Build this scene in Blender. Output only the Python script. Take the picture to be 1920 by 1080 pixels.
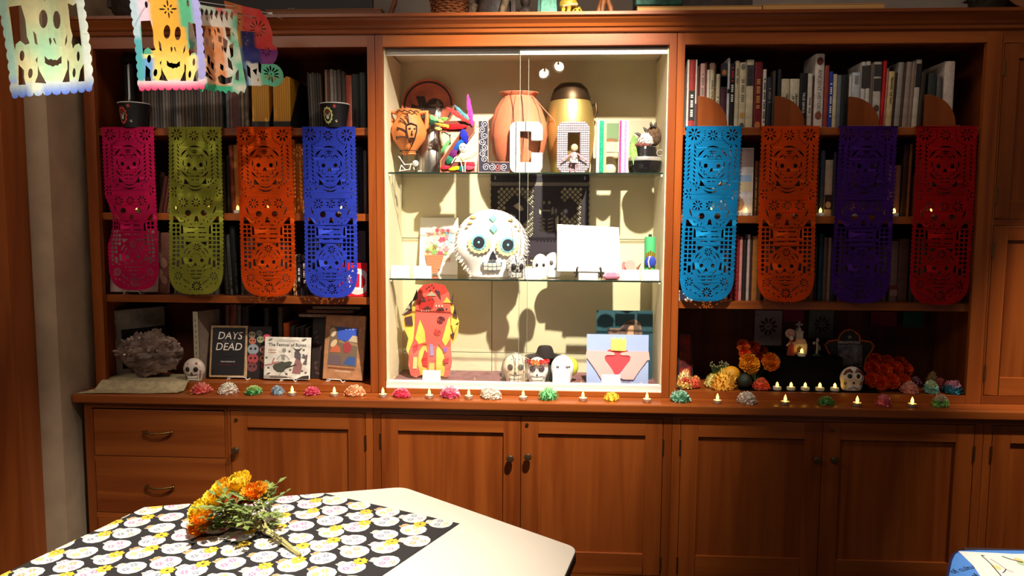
import bpy, bmesh, math, random
from mathutils import Vector, Matrix, noise
for _o in list(bpy.data.objects): bpy.data.objects.remove(_o)
S = bpy.context.scene; COL = S.collection
PI = math.pi
# ------------------------------------------------------------------ camera
FPX = 1408.0; PITCH, YAW, ROLL = .0897, .0548, .0054
CAM = Vector((.1505, -3.33, 1.7074))
_cp, _sp, _cy, _sy = math.cos(PITCH), math.sin(PITCH), math.cos(YAW), math.sin(YAW)
_w = Vector((-_sy*_cp, _cy*_cp, -_sp)); _r0 = Vector((_cy, _sy, 0)); _u0 = _r0.cross(_w)
_r = math.cos(ROLL)*_r0 + math.sin(ROLL)*_u0; _u = -math.sin(ROLL)*_r0 + math.cos(ROLL)*_u0
cd = bpy.data.cameras.new('camera'); cam = bpy.data.objects.new('camera', cd); COL.objects.link(cam)
cd.sensor_width = 36; cd.lens = FPX/1920*36; cd.clip_start = .05
cam.matrix_world = Matrix(((_r.x, _u.x, -_w.x, CAM.x), (_r.y, _u.y, -_w.y, CAM.y), (_r.z, _u.z, -_w.z, CAM.z), (0, 0, 0, 1)))
S.camera = cam
# ------------------------------------------------------------------ world, lights, exposure
S.view_settings.view_transform = 'Standard'; S.view_settings.look = 'None'
S.view_settings.exposure = 0; S.view_settings.gamma = 1; S.view_settings.use_curve_mapping = False
wd = bpy.data.worlds.new('world'); S.world = wd; wd.use_nodes = True
wd.node_tree.nodes['Background'].inputs[0].default_value = (1, .85, .72, 1)
wd.node_tree.nodes['Background'].inputs[1].default_value = .05
def spot(name, loc, target, energy, size_deg, blend=.35, rad=.03, col=(1, .86, .68)):
    l = bpy.data.lights.new(name, 'SPOT'); l.energy = energy; l.spot_size = math.radians(size_deg); l.spot_blend = blend
    l.shadow_soft_size = rad; l.color = col
    o = bpy.data.objects.new(name, l); COL.objects.link(o); o.location = loc
    o.rotation_euler = (Vector(target)-Vector(loc)).to_track_quat('-Z', 'Y').to_euler(); return o
SPOTS = [('track_spot_display', (.50, -1.30, 3.28), (.0, .1, 1.62), 920, 60, 1.0, .03, (1, .88, .72)),
         ('papers_fill_spot', (-.7, -2.4, 3.3), (-1.22, -.66, 2.36), 150, 17, .8, .03, (1, .9, .76)),  # added spot that brightens the yellow paper cut-out, no known lamp behind it
         ('track_spot_table', (-.25, -1.9, 3.3), (-.98, -1.55, .74), 640, 64, .9, .03, (1, .9, .76)),
         ('track_spot_tall_cabinet', (2.75, -1.0, 3.2), (2.55, -.05, 1.1), 420, 36, .9, .03, (1, .84, .62)),
         ('track_spot_sign', (1.75, -1.9, 3.2), (1.7, -1.4, .74), 330, 26, .6, .03, (1, .9, .76))]
for a in SPOTS: spot(*a)
def area(name, loc, rot, sx, sy, energy, col):
    l = bpy.data.lights.new(name, 'AREA'); l.shape = 'RECTANGLE'; l.size = sx; l.size_y = sy; l.energy = energy; l.color = col
    o = bpy.data.objects.new(name, l); COL.objects.link(o); o.location = loc; o.rotation_euler = rot; return o
area('front_fill_area', (-2.3, -2.7, 3.4), (.5, 0, -.2), 2.0, 1.2, 34, (1, .86, .70))  # unseen area fill added to lift the left bay and cabinet fronts
area('overhead_fill_area', (.6, -.95, 3.42), (.1, 0, 0), 4.0, .3, 13, (1, .86, .70))  # unseen overhead fill added to brighten the counter and its flowers
# ------------------------------------------------------------------ helpers
def px_ray(x, y): return _w*FPX + _r*(x-960) - _u*(y-540)
def at(x, y, Y):
    d = px_ray(x, y); return CAM + d*((Y-CAM.y)/d.y)
def onz(x, y, Z):
    d = px_ray(x, y); return CAM + d*((Z-CAM.z)/d.z)
def gx(px, Y, z):                      # world x on plane Y, height z, seen at column px
    y = 540
    for _ in range(4):
        p = at(px, y, Y); y -= (z-p.z)*FPX/(Y-CAM.y)
    return at(px, y, Y).x
def gz(py, Y, x):
    X = 960 + (x-CAM.x)*FPX/(Y-CAM.y)
    for _ in range(4):
        p = at(X, py, Y); X += (x-p.x)*FPX/(Y-CAM.y)
    return at(X, py, Y).z
def mpp(Y): return (Y-CAM.y)/FPX
def s2l(c):
    c /= 255.0
    return c/12.92 if c <= .04045 else ((c+.055)/1.055)**2.4
def L(c): return (s2l(c[0]), s2l(c[1]), s2l(c[2]), 1)
MATS = {}
def mat(name, c=(200, 200, 200), rough=.6, metal=0, vary=0, vscale=20, bump=0, bscale=80, emit=None, es=0, spec=.5, trans=0, sheen=0, c2=None):
    if name in MATS: return MATS[name]
    m = bpy.data.materials.new(name); m.use_nodes = True; n = m.node_tree.nodes; k = m.node_tree.links
    b = n['Principled BSDF']; b.inputs['Base Color'].default_value = L(c); b.inputs['Roughness'].default_value = rough
    b.inputs['Metallic'].default_value = metal; b.inputs['Specular IOR Level'].default_value = spec
    if trans: b.inputs['Transmission Weight'].default_value = trans
    if vary or c2:
        tc = n.new('ShaderNodeTexCoord'); nz = n.new('ShaderNodeTexNoise'); nz.inputs['Scale'].default_value = vscale; nz.inputs['Detail'].default_value = 4
        k.new(tc.outputs['Object'], nz.inputs['Vector'])
        cr = n.new('ShaderNodeValToRGB'); k.new(nz.outputs['Fac'], cr.inputs[0])
        a = c2 if c2 else tuple(max(0, v*(1-vary)) for v in c)
        e = c if c2 else tuple(min(255, v*(1+vary)) for v in c)
        cr.color_ramp.elements[0].color = L(a); cr.color_ramp.elements[0].position = .35
        cr.color_ramp.elements[1].color = L(e); cr.color_ramp.elements[1].position = .65
        k.new(cr.outputs[0], b.inputs['Base Color'])
    if bump:
        tc2 = n.new('ShaderNodeTexCoord'); nb = n.new('ShaderNodeTexNoise'); nb.inputs['Scale'].default_value = bscale; nb.inputs['Detail'].default_value = 5
        k.new(tc2.outputs['Object'], nb.inputs['Vector'])
        bp = n.new('ShaderNodeBump'); bp.inputs['Strength'].default_value = bump; bp.inputs['Distance'].default_value = .01
        k.new(nb.outputs['Fac'], bp.inputs['Height']); k.new(bp.outputs[0], b.inputs['Normal'])
    if emit:
        b.inputs['Emission Color'].default_value = L(emit); b.inputs['Emission Strength'].default_value = es
    MATS[name] = m; return m
def wood(name, axis, dark, light, rough=.32, scale=1.0):
    if name in MATS: return MATS[name]
    m = bpy.data.materials.new(name); m.use_nodes = True; n = m.node_tree.nodes; k = m.node_tree.links; b = n['Principled BSDF']
    g = n.new('ShaderNodeNewGeometry'); oi = n.new('ShaderNodeObjectInfo')
    mp = n.new('ShaderNodeMapping'); sc = [16*scale]*3; sc['XYZ'.index(axis)] = .9*scale; mp.inputs['Scale'].default_value = sc
    ad = n.new('ShaderNodeVectorMath'); ad.operation = 'ADD'
    cx = n.new('ShaderNodeCombineXYZ'); mu = n.new('ShaderNodeMath'); mu.operation = 'MULTIPLY'; mu.inputs[1].default_value = 7
    k.new(oi.outputs['Random'], mu.inputs[0]); [k.new(mu.outputs[0], cx.inputs[i]) for i in range(3)]
    k.new(g.outputs['Position'], ad.inputs[0]); k.new(cx.outputs[0], ad.inputs[1]); k.new(ad.outputs[0], mp.inputs['Vector'])
    nz = n.new('ShaderNodeTexNoise'); nz.inputs['Scale'].default_value = 1; nz.inputs['Detail'].default_value = 6; nz.inputs['Distortion'].default_value = .6
    k.new(mp.outputs[0], nz.inputs['Vector'])
    cr = n.new('ShaderNodeValToRGB'); k.new(nz.outputs['Fac'], cr.inputs[0])
    cr.color_ramp.elements[0].position = .3; cr.color_ramp.elements[0].color = L(dark)
    cr.color_ramp.elements[1].position = .72; cr.color_ramp.elements[1].color = L(light)
    hs = n.new('ShaderNodeHueSaturation'); k.new(cr.outputs[0], hs.inputs['Color'])
    mr = n.new('ShaderNodeMapRange'); mr.inputs['To Min'].default_value = .86; mr.inputs['To Max'].default_value = 1.12
    k.new(oi.outputs['Random'], mr.inputs['Value']); k.new(mr.outputs[0], hs.inputs['Value'])
    k.new(hs.outputs[0], b.inputs['Base Color']); b.inputs['Roughness'].default_value = rough
    b.inputs['Specular IOR Level'].default_value = .4
    bp = n.new('ShaderNodeBump'); bp.inputs['Strength'].default_value = .06; bp.inputs['Distance'].default_value = .002
    k.new(nz.outputs['Fac'], bp.inputs['Height']); k.new(bp.outputs[0], b.inputs['Normal'])
    MATS[name] = m; return m
def vcol_mat(name, rough=.7, translucent=0):
    if name in MATS: return MATS[name]
    m = bpy.data.materials.new(name); m.use_nodes = True; n = m.node_tree.nodes; k = m.node_tree.links; b = n['Principled BSDF']
    a = n.new('ShaderNodeVertexColor'); a.layer_name = 'Col'; tc = n.new('ShaderNodeTexCoord')
    nz = n.new('ShaderNodeTexNoise'); nz.inputs['Scale'].default_value = 60; nz.inputs['Detail'].default_value = 3
    k.new(tc.outputs['Object'], nz.inputs['Vector'])
    hs = n.new('ShaderNodeHueSaturation'); mr = n.new('ShaderNodeMapRange'); mr.inputs['To Min'].default_value = .85; mr.inputs['To Max'].default_value = 1.15
    k.new(nz.outputs['Fac'], mr.inputs['Value']); k.new(mr.outputs[0], hs.inputs['Value']); k.new(a.outputs['Color'], hs.inputs['Color'])
    k.new(hs.outputs[0], b.inputs['Base Color']); b.inputs['Roughness'].default_value = rough; b.inputs['Specular IOR Level'].default_value = .2
    MATS[name] = m; return m
def glass_mat(name, tint=(1, 1, 1), ior=1.5):
    if name in MATS: return MATS[name]
    m = bpy.data.materials.new(name); m.use_nodes = True; n = m.node_tree.nodes; k = m.node_tree.links
    out = n['Material Output']; n.remove(n['Principled BSDF'])
    t = n.new('ShaderNodeBsdfTransparent'); t.inputs[0].default_value = (*tint, 1)
    g = n.new('ShaderNodeBsdfGlossy'); g.inputs['Roughness'].default_value = .01
    ge = n.new('ShaderNodeNewGeometry'); dt = n.new('ShaderNodeVectorMath'); dt.operation = 'DOT_PRODUCT'; mx = n.new('ShaderNodeMixShader')
    k.new(ge.outputs['Normal'], dt.inputs[0]); k.new(ge.outputs['Incoming'], dt.inputs[1])
    def mth(op, a_, b_):
        q = n.new('ShaderNodeMath'); q.operation = op
        for i, z in enumerate((a_, b_)):
            if z is None: continue
            if isinstance(z, (int, float)): q.inputs[i].default_value = z
            else: k.new(z, q.inputs[i])
        return q.outputs[0]
    f = mth('ADD', mth('MULTIPLY', mth('POWER', mth('SUBTRACT', 1.0, mth('ABSOLUTE', dt.outputs['Value'], None)), 5.0), .96), ((ior-1)/(ior+1))**2)
    k.new(f, mx.inputs[0]); k.new(t.outputs[0], mx.inputs[1]); k.new(g.outputs[0], mx.inputs[2]); k.new(mx.outputs[0], out.inputs[0])
    MATS[name] = m; return m
WV = wood('cherry_vertical_grain', 'Z', (116, 52, 17), (154, 80, 31))
WH = wood('cherry_horizontal_grain', 'X', (120, 54, 18), (158, 84, 33))
WY = wood('cherry_depth_grain', 'Y', (116, 52, 17), (154, 80, 31))
class MB:
    def __init__(s): s.v = []; s.f = []; s.m = []
    def add(s, vs, fs, m=0):
        o = len(s.v); s.v += [tuple(v) for v in vs]; s.f += [tuple(i+o for i in f) for f in fs]; s.m += [m]*len(fs); return s
    def box(s, x0, x1, y0, y1, z0, z1, m=0):
        return s.add([(x0, y0, z0), (x1, y0, z0), (x1, y1, z0), (x0, y1, z0), (x0, y0, z1), (x1, y0, z1), (x1, y1, z1), (x0, y1, z1)],
                     [(0, 3, 2, 1), (4, 5, 6, 7), (0, 1, 5, 4), (1, 2, 6, 5), (2, 3, 7, 6), (3, 0, 4, 7)], m)
    def prism(s, poly, y0, y1, m=0, back=True):        # polygon in XZ (counter-clockwise seen from -Y), extruded in Y
        n = len(poly); vs = [(x, y0, z) for x, z in poly] + [(x, y1, z) for x, z in poly]
        fs = [tuple(range(n))] + ([tuple(range(2*n-1, n-1, -1))] if back else []) + [(i, i+n, (i+1) % n+n, (i+1) % n) for i in range(n)]
        return s.add(vs, fs, m)
    def slab(s, poly, z0, z1, m=0):                    # polygon in XY, extruded in Z
        n = len(poly); vs = [(x, y, z0) for x, y in poly] + [(x, y, z1) for x, y in poly]
        return s.add(vs, [tuple(range(n-1, -1, -1)), tuple(range(n, 2*n))] + [(i, (i+1) % n, (i+1) % n+n, i+n) for i in range(n)], m)
    def lathe(s, prof, n=20, c=(0, 0, 0), m=0, sx=1, sy=1, cap=True):     # (radius, z) list
        o = len(s.v); vs = []
        for r, z in prof: vs += [(c[0]+sx*r*math.cos(2*PI*i/n), c[1]+sy*r*math.sin(2*PI*i/n), c[2]+z) for i in range(n)]
        fs = []
        for j in range(len(prof)-1):
            for i in range(n): fs.append((j*n+i, j*n+(i+1) % n, (j+1)*n+(i+1) % n, (j+1)*n+i))
        if cap and prof[0][0] > 1e-6: fs.append(tuple(range(n-1, -1, -1)))
        if cap and prof[-1][0] > 1e-6: fs.append(tuple(range((len(prof)-1)*n, len(prof)*n)))
        return s.add(vs, fs, m)
    def tube(s, path, r, n=8, m=0):
        P = [Vector(p) for p in path]; rs = r if isinstance(r, (list, tuple)) else [r]*len(P); vs = []; up = Vector((0, 0, 1))
        for j, p in enumerate(P):
            d = (P[min(j+1, len(P)-1)]-P[max(j-1, 0)]).normalized()
            if abs(d.dot(up)) > .98: up = Vector((1, 0, 0)) if abs(d.x) < .9 else Vector((0, 1, 0))
            a = d.cross(up).normalized(); b = d.cross(a).normalized()
            vs += [p + (a*math.cos(2*PI*i/n) + b*math.sin(2*PI*i/n))*rs[j] for i in range(n)]
        fs = [(j*n+i, j*n+(i+1) % n, (j+1)*n+(i+1) % n, (j+1)*n+i) for j in range(len(P)-1) for i in range(n)]
        fs += [tuple(range(n)), tuple(range(len(P)*n-1, (len(P)-1)*n-1, -1))]
        return s.add(vs, fs, m)
    def ell(s, c, r, n=14, k=9, m=0, fn=None):
        prof = []; vs = []
        for j in range(k+1):
            t = PI*j/k
            for i in range(n):
                a = 2*PI*i/n; d = Vector((math.sin(t)*math.cos(a), math.sin(t)*math.sin(a), -math.cos(t)))
                q = fn(d) if fn else d
                vs.append((c[0]+r[0]*q.x, c[1]+r[1]*q.y, c[2]+r[2]*q.z))
        fs = [(j*n+i, j*n+(i+1) % n, (j+1)*n+(i+1) % n, (j+1)*n+i) for j in range(k) for i in range(n)]
        return s.add(vs, fs, m)
    def disc(s, c, rx, rz, n=16, m=0, y0=0, y1=.001):
        return s.prism([(c[0]+rx*math.cos(2*PI*i/n), c[1]+rz*math.sin(2*PI*i/n)) for i in range(n)], y0, y1, m)
    def xf(s, M, start=0):
        for i in range(start, len(s.v)): s.v[i] = tuple(M @ Vector(s.v[i]))
        return s
def wl(o):
    p = Vector((0, 0, 0))
    while o: p += o.location; o = o.parent
    return p
def rawmesh(name, mb, mats, off=None):
    me = bpy.data.meshes.new(name)
    v = mb.v if off is None else [(a-off[0], b-off[1], c-off[2]) for a, b, c in mb.v]
    me.from_pydata(v, [], mb.f)
    for m in (mats if isinstance(mats, (list, tuple)) else [mats]): me.materials.append(m)
    me.polygons.foreach_set('material_index', mb.m); me.update(); return me
def obj(name, mb, mats, parent=None, world=False, smooth=False, label=None, bevel=0, loc=None, weld=True):
    off = (wl(parent) if parent else (loc or (0, 0, 0))) if world else None
    me = mb if isinstance(mb, bpy.types.Mesh) else rawmesh(name, mb, mats, off)
    if not isinstance(mb, bpy.types.Mesh) and weld:
        bm = bmesh.new(); bm.from_mesh(me); bmesh.ops.remove_doubles(bm, verts=bm.verts, dist=1e-6)
        bmesh.ops.recalc_face_normals(bm, faces=bm.faces); bm.to_mesh(me); bm.free()
    if smooth:
        me.polygons.foreach_set('use_smooth', [True]*len(me.polygons))
        try: me.set_sharp_from_angle(angle=math.radians(50 if smooth is True else smooth))
        except Exception: pass
    o = bpy.data.objects.new(name, me); COL.objects.link(o)
    if parent: o.parent = parent
    if loc is not None: o.location = loc
    if label: o['label'] = label
    if bevel:
        b = o.modifiers.new('bevel', 'BEVEL'); b.width = bevel; b.segments = 2; b.limit_method = 'ANGLE'; b.angle_limit = math.radians(40)
    return o
def tag(o, label, cat, group=None, kind=None):
    o['label'] = label; o['category'] = cat
    if group: o['group'] = group
    if kind: o['kind'] = kind
    return o
def thing(name, label, cat, loc, rot=(0, 0, 0), group=None):
    o = bpy.data.objects.new(name, None); COL.objects.link(o); o.location = loc; o.rotation_euler = rot; o.empty_display_size = .03
    return tag(o, label, cat, group)
def solo(name, mb, mats, label, cat, loc, rot=(0, 0, 0), group=None, smooth=False, world=False, bevel=0):
    o = obj(name, mb, mats, None, world, smooth, None, bevel, loc); o.rotation_euler = rot; return tag(o, label, cat, group)
def struct(name, mb, mats, **k):
    o = obj(name, mb, mats, **k); o['kind'] = 'structure'; return o
def dup(o, parent=None):
    c = o.copy(); COL.objects.link(c)
    if parent: c.parent = parent
    for ch in [q for q in bpy.data.objects if q.parent == o]: dup(ch, c)
    return c
def curve_mesh(name, polys, ext=.0003):
    cu = bpy.data.curves.new(name, 'CURVE'); cu.dimensions = '2D'; cu.fill_mode = 'BOTH'; cu.extrude = ext
    for p in polys:
        sp = cu.splines.new('POLY'); sp.points.add(len(p)-1)
        for i, q in enumerate(p): sp.points[i].co = (q[0], q[1], 0, 1)
        sp.use_cyclic_u = True
    o = bpy.data.objects.new(name, cu); COL.objects.link(o); dg = bpy.context.evaluated_depsgraph_get()
    me = bpy.data.meshes.new_from_object(o.evaluated_get(dg)); bpy.data.objects.remove(o); bpy.data.curves.remove(cu)
    me.name = name
    for v in me.vertices: v.co = (v.co.x, -v.co.z, v.co.y)       # stand it up in XZ, front to -Y
    me.materials.clear(); return me
def bands(me, xs=(), zs=()):
    bm = bmesh.new(); bm.from_mesh(me); bmesh.ops.remove_doubles(bm, verts=bm.verts, dist=1e-6)
    for z in zs: bmesh.ops.bisect_plane(bm, geom=bm.verts[:]+bm.edges[:]+bm.faces[:], plane_co=(0, 0, z), plane_no=(0, 0, 1))
    for x in xs: bmesh.ops.bisect_plane(bm, geom=bm.verts[:]+bm.edges[:]+bm.faces[:], plane_co=(x, 0, 0), plane_no=(1, 0, 0))
    bmesh.ops.recalc_face_normals(bm, faces=bm.faces); bm.to_mesh(me); bm.free(); return me
def text_mesh(name, body, size, m, align='CENTER', ext=.0003, sx=1, shear=0):
    cu = bpy.data.curves.new(name, 'FONT'); cu.body = body; cu.size = size; cu.align_x = align; cu.align_y = 'CENTER'; cu.extrude = ext; cu.shear = shear; cu.resolution_u = 3
    o = bpy.data.objects.new(name, cu); COL.objects.link(o); dg = bpy.context.evaluated_depsgraph_get()
    me = bpy.data.meshes.new_from_object(o.evaluated_get(dg)); bpy.data.objects.remove(o); bpy.data.curves.remove(cu); me.name = name
    for v in me.vertices: v.co = (v.co.x*sx, -v.co.z, v.co.y)
    me.materials.clear(); me.materials.append(m); return me
def text(name, body, size, m, parent, loc, rot=(0, 0, 0), **k):
    o = obj(name, text_mesh(name, body, size, m, **k), None, parent); o.location = loc; o.rotation_euler = rot; return o
def ellp(cx, cy, rx, ry, n=12, a=0):
    ca, sa = math.cos(a), math.sin(a)
    return [(cx+rx*math.cos(2*PI*i/n)*ca-ry*math.sin(2*PI*i/n)*sa, cy+rx*math.cos(2*PI*i/n)*sa+ry*math.sin(2*PI*i/n)*ca) for i in range(n)]
def petal(cx, cy, a, r0, r1, w):       # a leaf-shaped slit from radius r0 to r1 in direction a
    ca, sa = math.cos(a), math.sin(a); Lh = r1-r0
    pts = [(r0, 0), (r0+.3*Lh, -.8*w/2), (r0+.7*Lh, -w/2), (r1, 0), (r0+.7*Lh, w/2), (r0+.3*Lh, .8*w/2)]
    return [(cx+x*ca-y*sa, cy+x*sa+y*ca) for x, y in pts]
def clean(polys):      # drop slits that touch another slit or leave the outline, so that the fill stays simple
    def seg(a, b, c, d):
        o = lambda p, q, r: (q[0]-p[0])*(r[1]-p[1])-(q[1]-p[1])*(r[0]-p[0])
        return o(a, b, c)*o(a, b, d) < 0 and o(c, d, a)*o(c, d, b) < 0
    def inside(p, q):
        r = False
        for i in range(len(q)):
            a, b = q[i], q[i-1]
            if (a[1] > p[1]) != (b[1] > p[1]) and p[0] < (b[0]-a[0])*(p[1]-a[1])/(b[1]-a[1])+a[0]: r = not r
        return r
    def cross(p, q): return any(seg(p[i-1], p[i], q[j-1], q[j]) for i in range(len(p)) for j in range(len(q)))
    def bb(p): return min(x for x, y in p), max(x for x, y in p), min(y for x, y in p), max(y for x, y in p)
    keep = [polys[0]]; B = [bb(polys[0])]
    for h in polys[1:]:
        b = bb(h); ok = all(inside(p, polys[0]) for p in h) and not cross(h, polys[0])
        if ok:
            for q, c in zip(keep[1:], B[1:]):
                if b[0] < c[1] and c[0] < b[1] and b[2] < c[3] and c[2] < b[3] and (cross(h, q) or inside(h[0], q) or inside(q[0], h)): ok = False; break
        if ok: keep.append(h); B.append(b)
    return keep
def shuffle_seed(n): random.seed(n)
# ------------------------------------------------------------------ room shell
PLASTER = mat('wall_plaster', (176, 152, 126), .9, vary=.05, vscale=6, bump=.05, bscale=200)
GREYWALL = mat('grey_wall_plaster', (150, 138, 128), .9, vary=.04, vscale=5, bump=.05, bscale=200)
CEIL = mat('ceiling_plaster', (190, 176, 158), .9); FLOOR = mat('floor_carpet', (70, 55, 45), .95, vary=.2, vscale=90)
struct('floor', MB().box(-4, 4.5, -4.6, .5, -.05, 0), FLOOR)
struct('ceiling', MB().box(-4, 4.5, -4.6, .5, 3.5, 3.55), CEIL)
struct('wall_back', MB().box(-4, 4.5, .42, .5, 0, 3.5), GREYWALL)
YP = -.30
_pc = at(110, 560, YP)
struct('wall_left', MB().box(-4, -2.012, -.19, .42, 0, 3.5), PLASTER)
XT = at(33, 620, -.30).x
struct('trim_1', MB().box(XT-.4, XT, -.33, -.191, 0, 3.5), WV)
# ------------------------------------------------------------------ cabinetry
YB = -.10; ZC = .92; ZF = .953
LBL, LBR, SEAM1, CL, CR, SEAM2, RBL, RBR = -1.917, -.674, -.640, -.605, .639, .672, .705, 1.957
LOUT = -1.968; ZRB, ZRT = 2.461, 2.512; YBK = .38
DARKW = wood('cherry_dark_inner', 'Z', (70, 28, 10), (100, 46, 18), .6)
# countertop
solo('countertop', MB().box(-2.005, 3.2, -.128, .40, .88, ZC), WH, 'long cherry wood countertop with rounded edge running under all the shelves', 'countertop', (.6, 0, .88), world=True, bevel=.006)
BRASS = mat('aged_brass', (150, 118, 70), .35, 1); DKBRASS = mat('dark_bronze', (128, 106, 80), .38, .9)
def bx(px, py=850): return at(px, py, YB).x
def door(parent, x0, x1, z0, z1, y, knob=None, hinge=None, lock=False, sw=.075, rail=.075, name='door'):
    d = obj(name, MB().box(x0, x0+sw, y, y+.02, z0, z1, 0).box(x1-sw, x1, y, y+.02, z0, z1, 0)
            .box(x0+sw, x1-sw, y, y+.02, z1-rail, z1, 1).box(x0+sw, x1-sw, y, y+.02, z0, z0+rail*1.3, 1), [WV, WH], parent, True, bevel=.0015)
    obj('door_panel', MB().box(x0+sw-.005, x1-sw+.005, y+.010, y+.018, z0+rail, z1-rail+.005), WV, d, True)
    if knob:
        kx, kz = knob
        k = obj('knob', MB().lathe([(.006, 0), (.006, .012), (.015, .016), (.017, .024), (.013, .031), (0, .033)], 14).xf(Matrix.Translation((kx, y, kz)) @ Matrix.Rotation(PI/2, 4, 'X')), DKBRASS, d, True, smooth=True)
    if hinge is not None:
        for hz in hinge[1]: obj('hinge', MB().lathe([(.0045, 0), (.0045, .065)], 8, (hinge[0], y-.002, hz-.0325)), BRASS, d, True)
    if lock: obj('lock', MB().lathe([(.008, 0), (.008, .004), (.004, .0045), (.004, .002), (0, .002)], 12).xf(Matrix.Translation((lock[0], y, lock[1])) @ Matrix.Rotation(PI/2, 4, 'X')), BRASS, d, True)
    return d
ZD1 = .850; ZTK = .10
def base_unit(label, x0, x1, fx):          # carcass, plinth, top rail and the stiles listed in fx
    t = thing('base_cabinet', label, 'cabinet', ((x0+x1)/2, 0, 0))
    x0 += .001; x1 -= .001
    obj('carcass', MB().box(x0, x1, YB+.022, .40, ZTK, .878), DARKW, t, True)
    obj('plinth', MB().box(x0, x1, YB+.06, YB+.075, 0, ZTK), WH, t, True)
    ff = MB().box(x0, x1, YB, YB+.021, ZD1+.004, .879, 1).box(x0, x1, YB, YB+.021, ZTK, ZTK+.04, 1)
    for a, b in fx: ff.box(max(a, x0), min(b, x1), YB, YB+.021, ZTK+.04, ZD1+.004, 0)
    obj('face_frame', ff, [WV, WH], t, True, bevel=.001); return t
def bz(px, py): return at(px, py, YB).z
G = .0025
xa, xb, xc, xd = bx(160, 800), bx(177), bx(423), bx(433)
d_mid = (xc+xd)/2
t = base_unit('cherry base cabinet of brass-handled drawers at the left end', LOUT, d_mid, [(LOUT, xb), (xc, d_mid)])
for i, (za, zb) in enumerate([(.632, ZD1-.004), (.366, .606), (.14, .338)]):
    obj('drawer_rail', MB().box(xb, xc, YB, YB+.021, za-.026 if i < 2 else za, za-G if i < 2 else za+.001), WH, t, True) if i < 2 else None
    dr = obj('drawer', MB().box(xb+G, xc-G, YB, YB+.02, za, zb), WH, t, True, bevel=.002)
    cx = (xb+xc)/2; hz = (za+zb)/2+.012
    obj('handle', MB().tube([(cx-.068, YB-.012, hz), (cx-.055, YB-.02, hz-.002), (cx-.02, YB-.026, hz-.006), (cx+.02, YB-.026, hz-.006), (cx+.055, YB-.02, hz-.002), (cx+.068, YB-.012, hz)], [.004, .006, .0045, .0045, .006, .004], 8)
        .tube([(cx-.06, YB, hz), (cx-.06, YB-.02, hz)], .006, 8).tube([(cx+.06, YB, hz), (cx+.06, YB-.02, hz)], .006, 8), BRASS, dr, True, smooth=True)
x685, x715 = bx(686), bx(714); m1 = (x685+x715)/2
t = base_unit('cherry base cabinet with one knobbed door between drawers and double doors', d_mid, m1, [(d_mid, xd), (x685, m1)])
door(t, xd+G, x685-G, ZTK+.043, ZD1, YB, (at(445, 842, YB).x, at(445, 842, YB).z), (x685, [.72, .2]), (at(443, 787, YB).x, at(443, 787, YB).z))
x976, x1243, x1275 = bx(976.5), bx(1243), bx(1275); m2 = (x1243+x1275)/2
t = base_unit('cherry base cabinet with double doors below the glass display case', m1, m2, [(m1, x715), (x1243, m2)])
door(t, x715+G, x976-G/2, ZTK+.043, ZD1, YB, (at(957, 857, YB).x, at(957, 857, YB).z), (x715, [.73, .2]))
door(t, x976+G/2, x1243-G, ZTK+.043, ZD1, YB, (at(990, 854, YB).x, at(990, 854, YB).z), (x1243, [.73, .2]), (at(988, 796, YB).x, at(988, 796, YB).z))
x1541, x1827, x1859 = bx(1541.5), bx(1826), bx(1858); m3 = (x1827+x1859)/2
t = base_unit('dim cherry base cabinet with double doors under the right bookcase', m2, m3, [(m2, x1275), (x1827, m3)])
door(t, x1275+G, x1541-G/2, ZTK+.043, ZD1, YB, (at(1529, 860, YB).x, at(1529, 860, YB).z), (x1275, [.73, .2]))
door(t, x1541+G/2, x1827-G, ZTK+.043, ZD1, YB, (at(1561, 860, YB).x, at(1561, 860, YB).z), (x1827, [.73, .2]), (at(1559, 806, YB).x, at(1559, 806, YB).z))
t = base_unit('cherry base cabinet cut off by the right edge below the tall cabinet', m3, 3.2, [(m3, x1859), (3.12, 3.2)])
door(t, x1859+G, 2.6, ZTK+.043, ZD1, YB, None, (x1859, [.73, .2])); door(t, 2.604, 3.118, ZTK+.043, ZD1, YB)
# upper bookcases
SH = [2.115, 1.7335, 1.355]; ST = .033
def bookcase(label, x0, xo0, xo1, x1):
    t = thing('bookcase', label, 'bookcase', ((xo0+xo1)/2, 0, ZC))
    obj('side_panel', MB().box(x0, x0+.02, .021, YBK+.01, ZC+.001, ZRT), WV, t, True)
    obj('side_panel', MB().box(x1-.02, x1, .021, YBK+.01, ZC+.001, ZRT), WV, t, True)
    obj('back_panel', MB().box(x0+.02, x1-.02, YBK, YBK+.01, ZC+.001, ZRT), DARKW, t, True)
    obj('top_panel', MB().box(x0+.02, x1-.02, .021, YBK, ZRB+.02, ZRB+.04), WY, t, True)
    obj('floor_panel', MB().box(x0+.02, x1-.02, .021, YBK, ZF-.018, ZF), WH, t, True)
    obj('face_frame', MB().box(x0, xo0, 0, .021, ZC+.001, ZRT, 0).box(xo1, x1, 0, .021, ZC+.001, ZRT, 0)
        .box(xo0, xo1, 0, .021, ZRB, ZRT, 1).box(xo0, xo1, 0, .021, ZC+.001, ZF+.002, 1), [WV, WH], t, True, bevel=.001)
    for z in SH: obj('shelf', MB().box(x0+.024, x1-.024, .024, YBK-.004, z-ST, z), WH, t, True, bevel=.0015)
    return t
bookcase('left open cherry bookcase hung with pink, lime, orange and blue banners', LOUT, LBL, LBR, SEAM1-.001)
rb = bookcase('right open cherry bookcase hung with sky blue, orange, purple and red banners', SEAM2+.001, RBL, RBR, 2.019)
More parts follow.
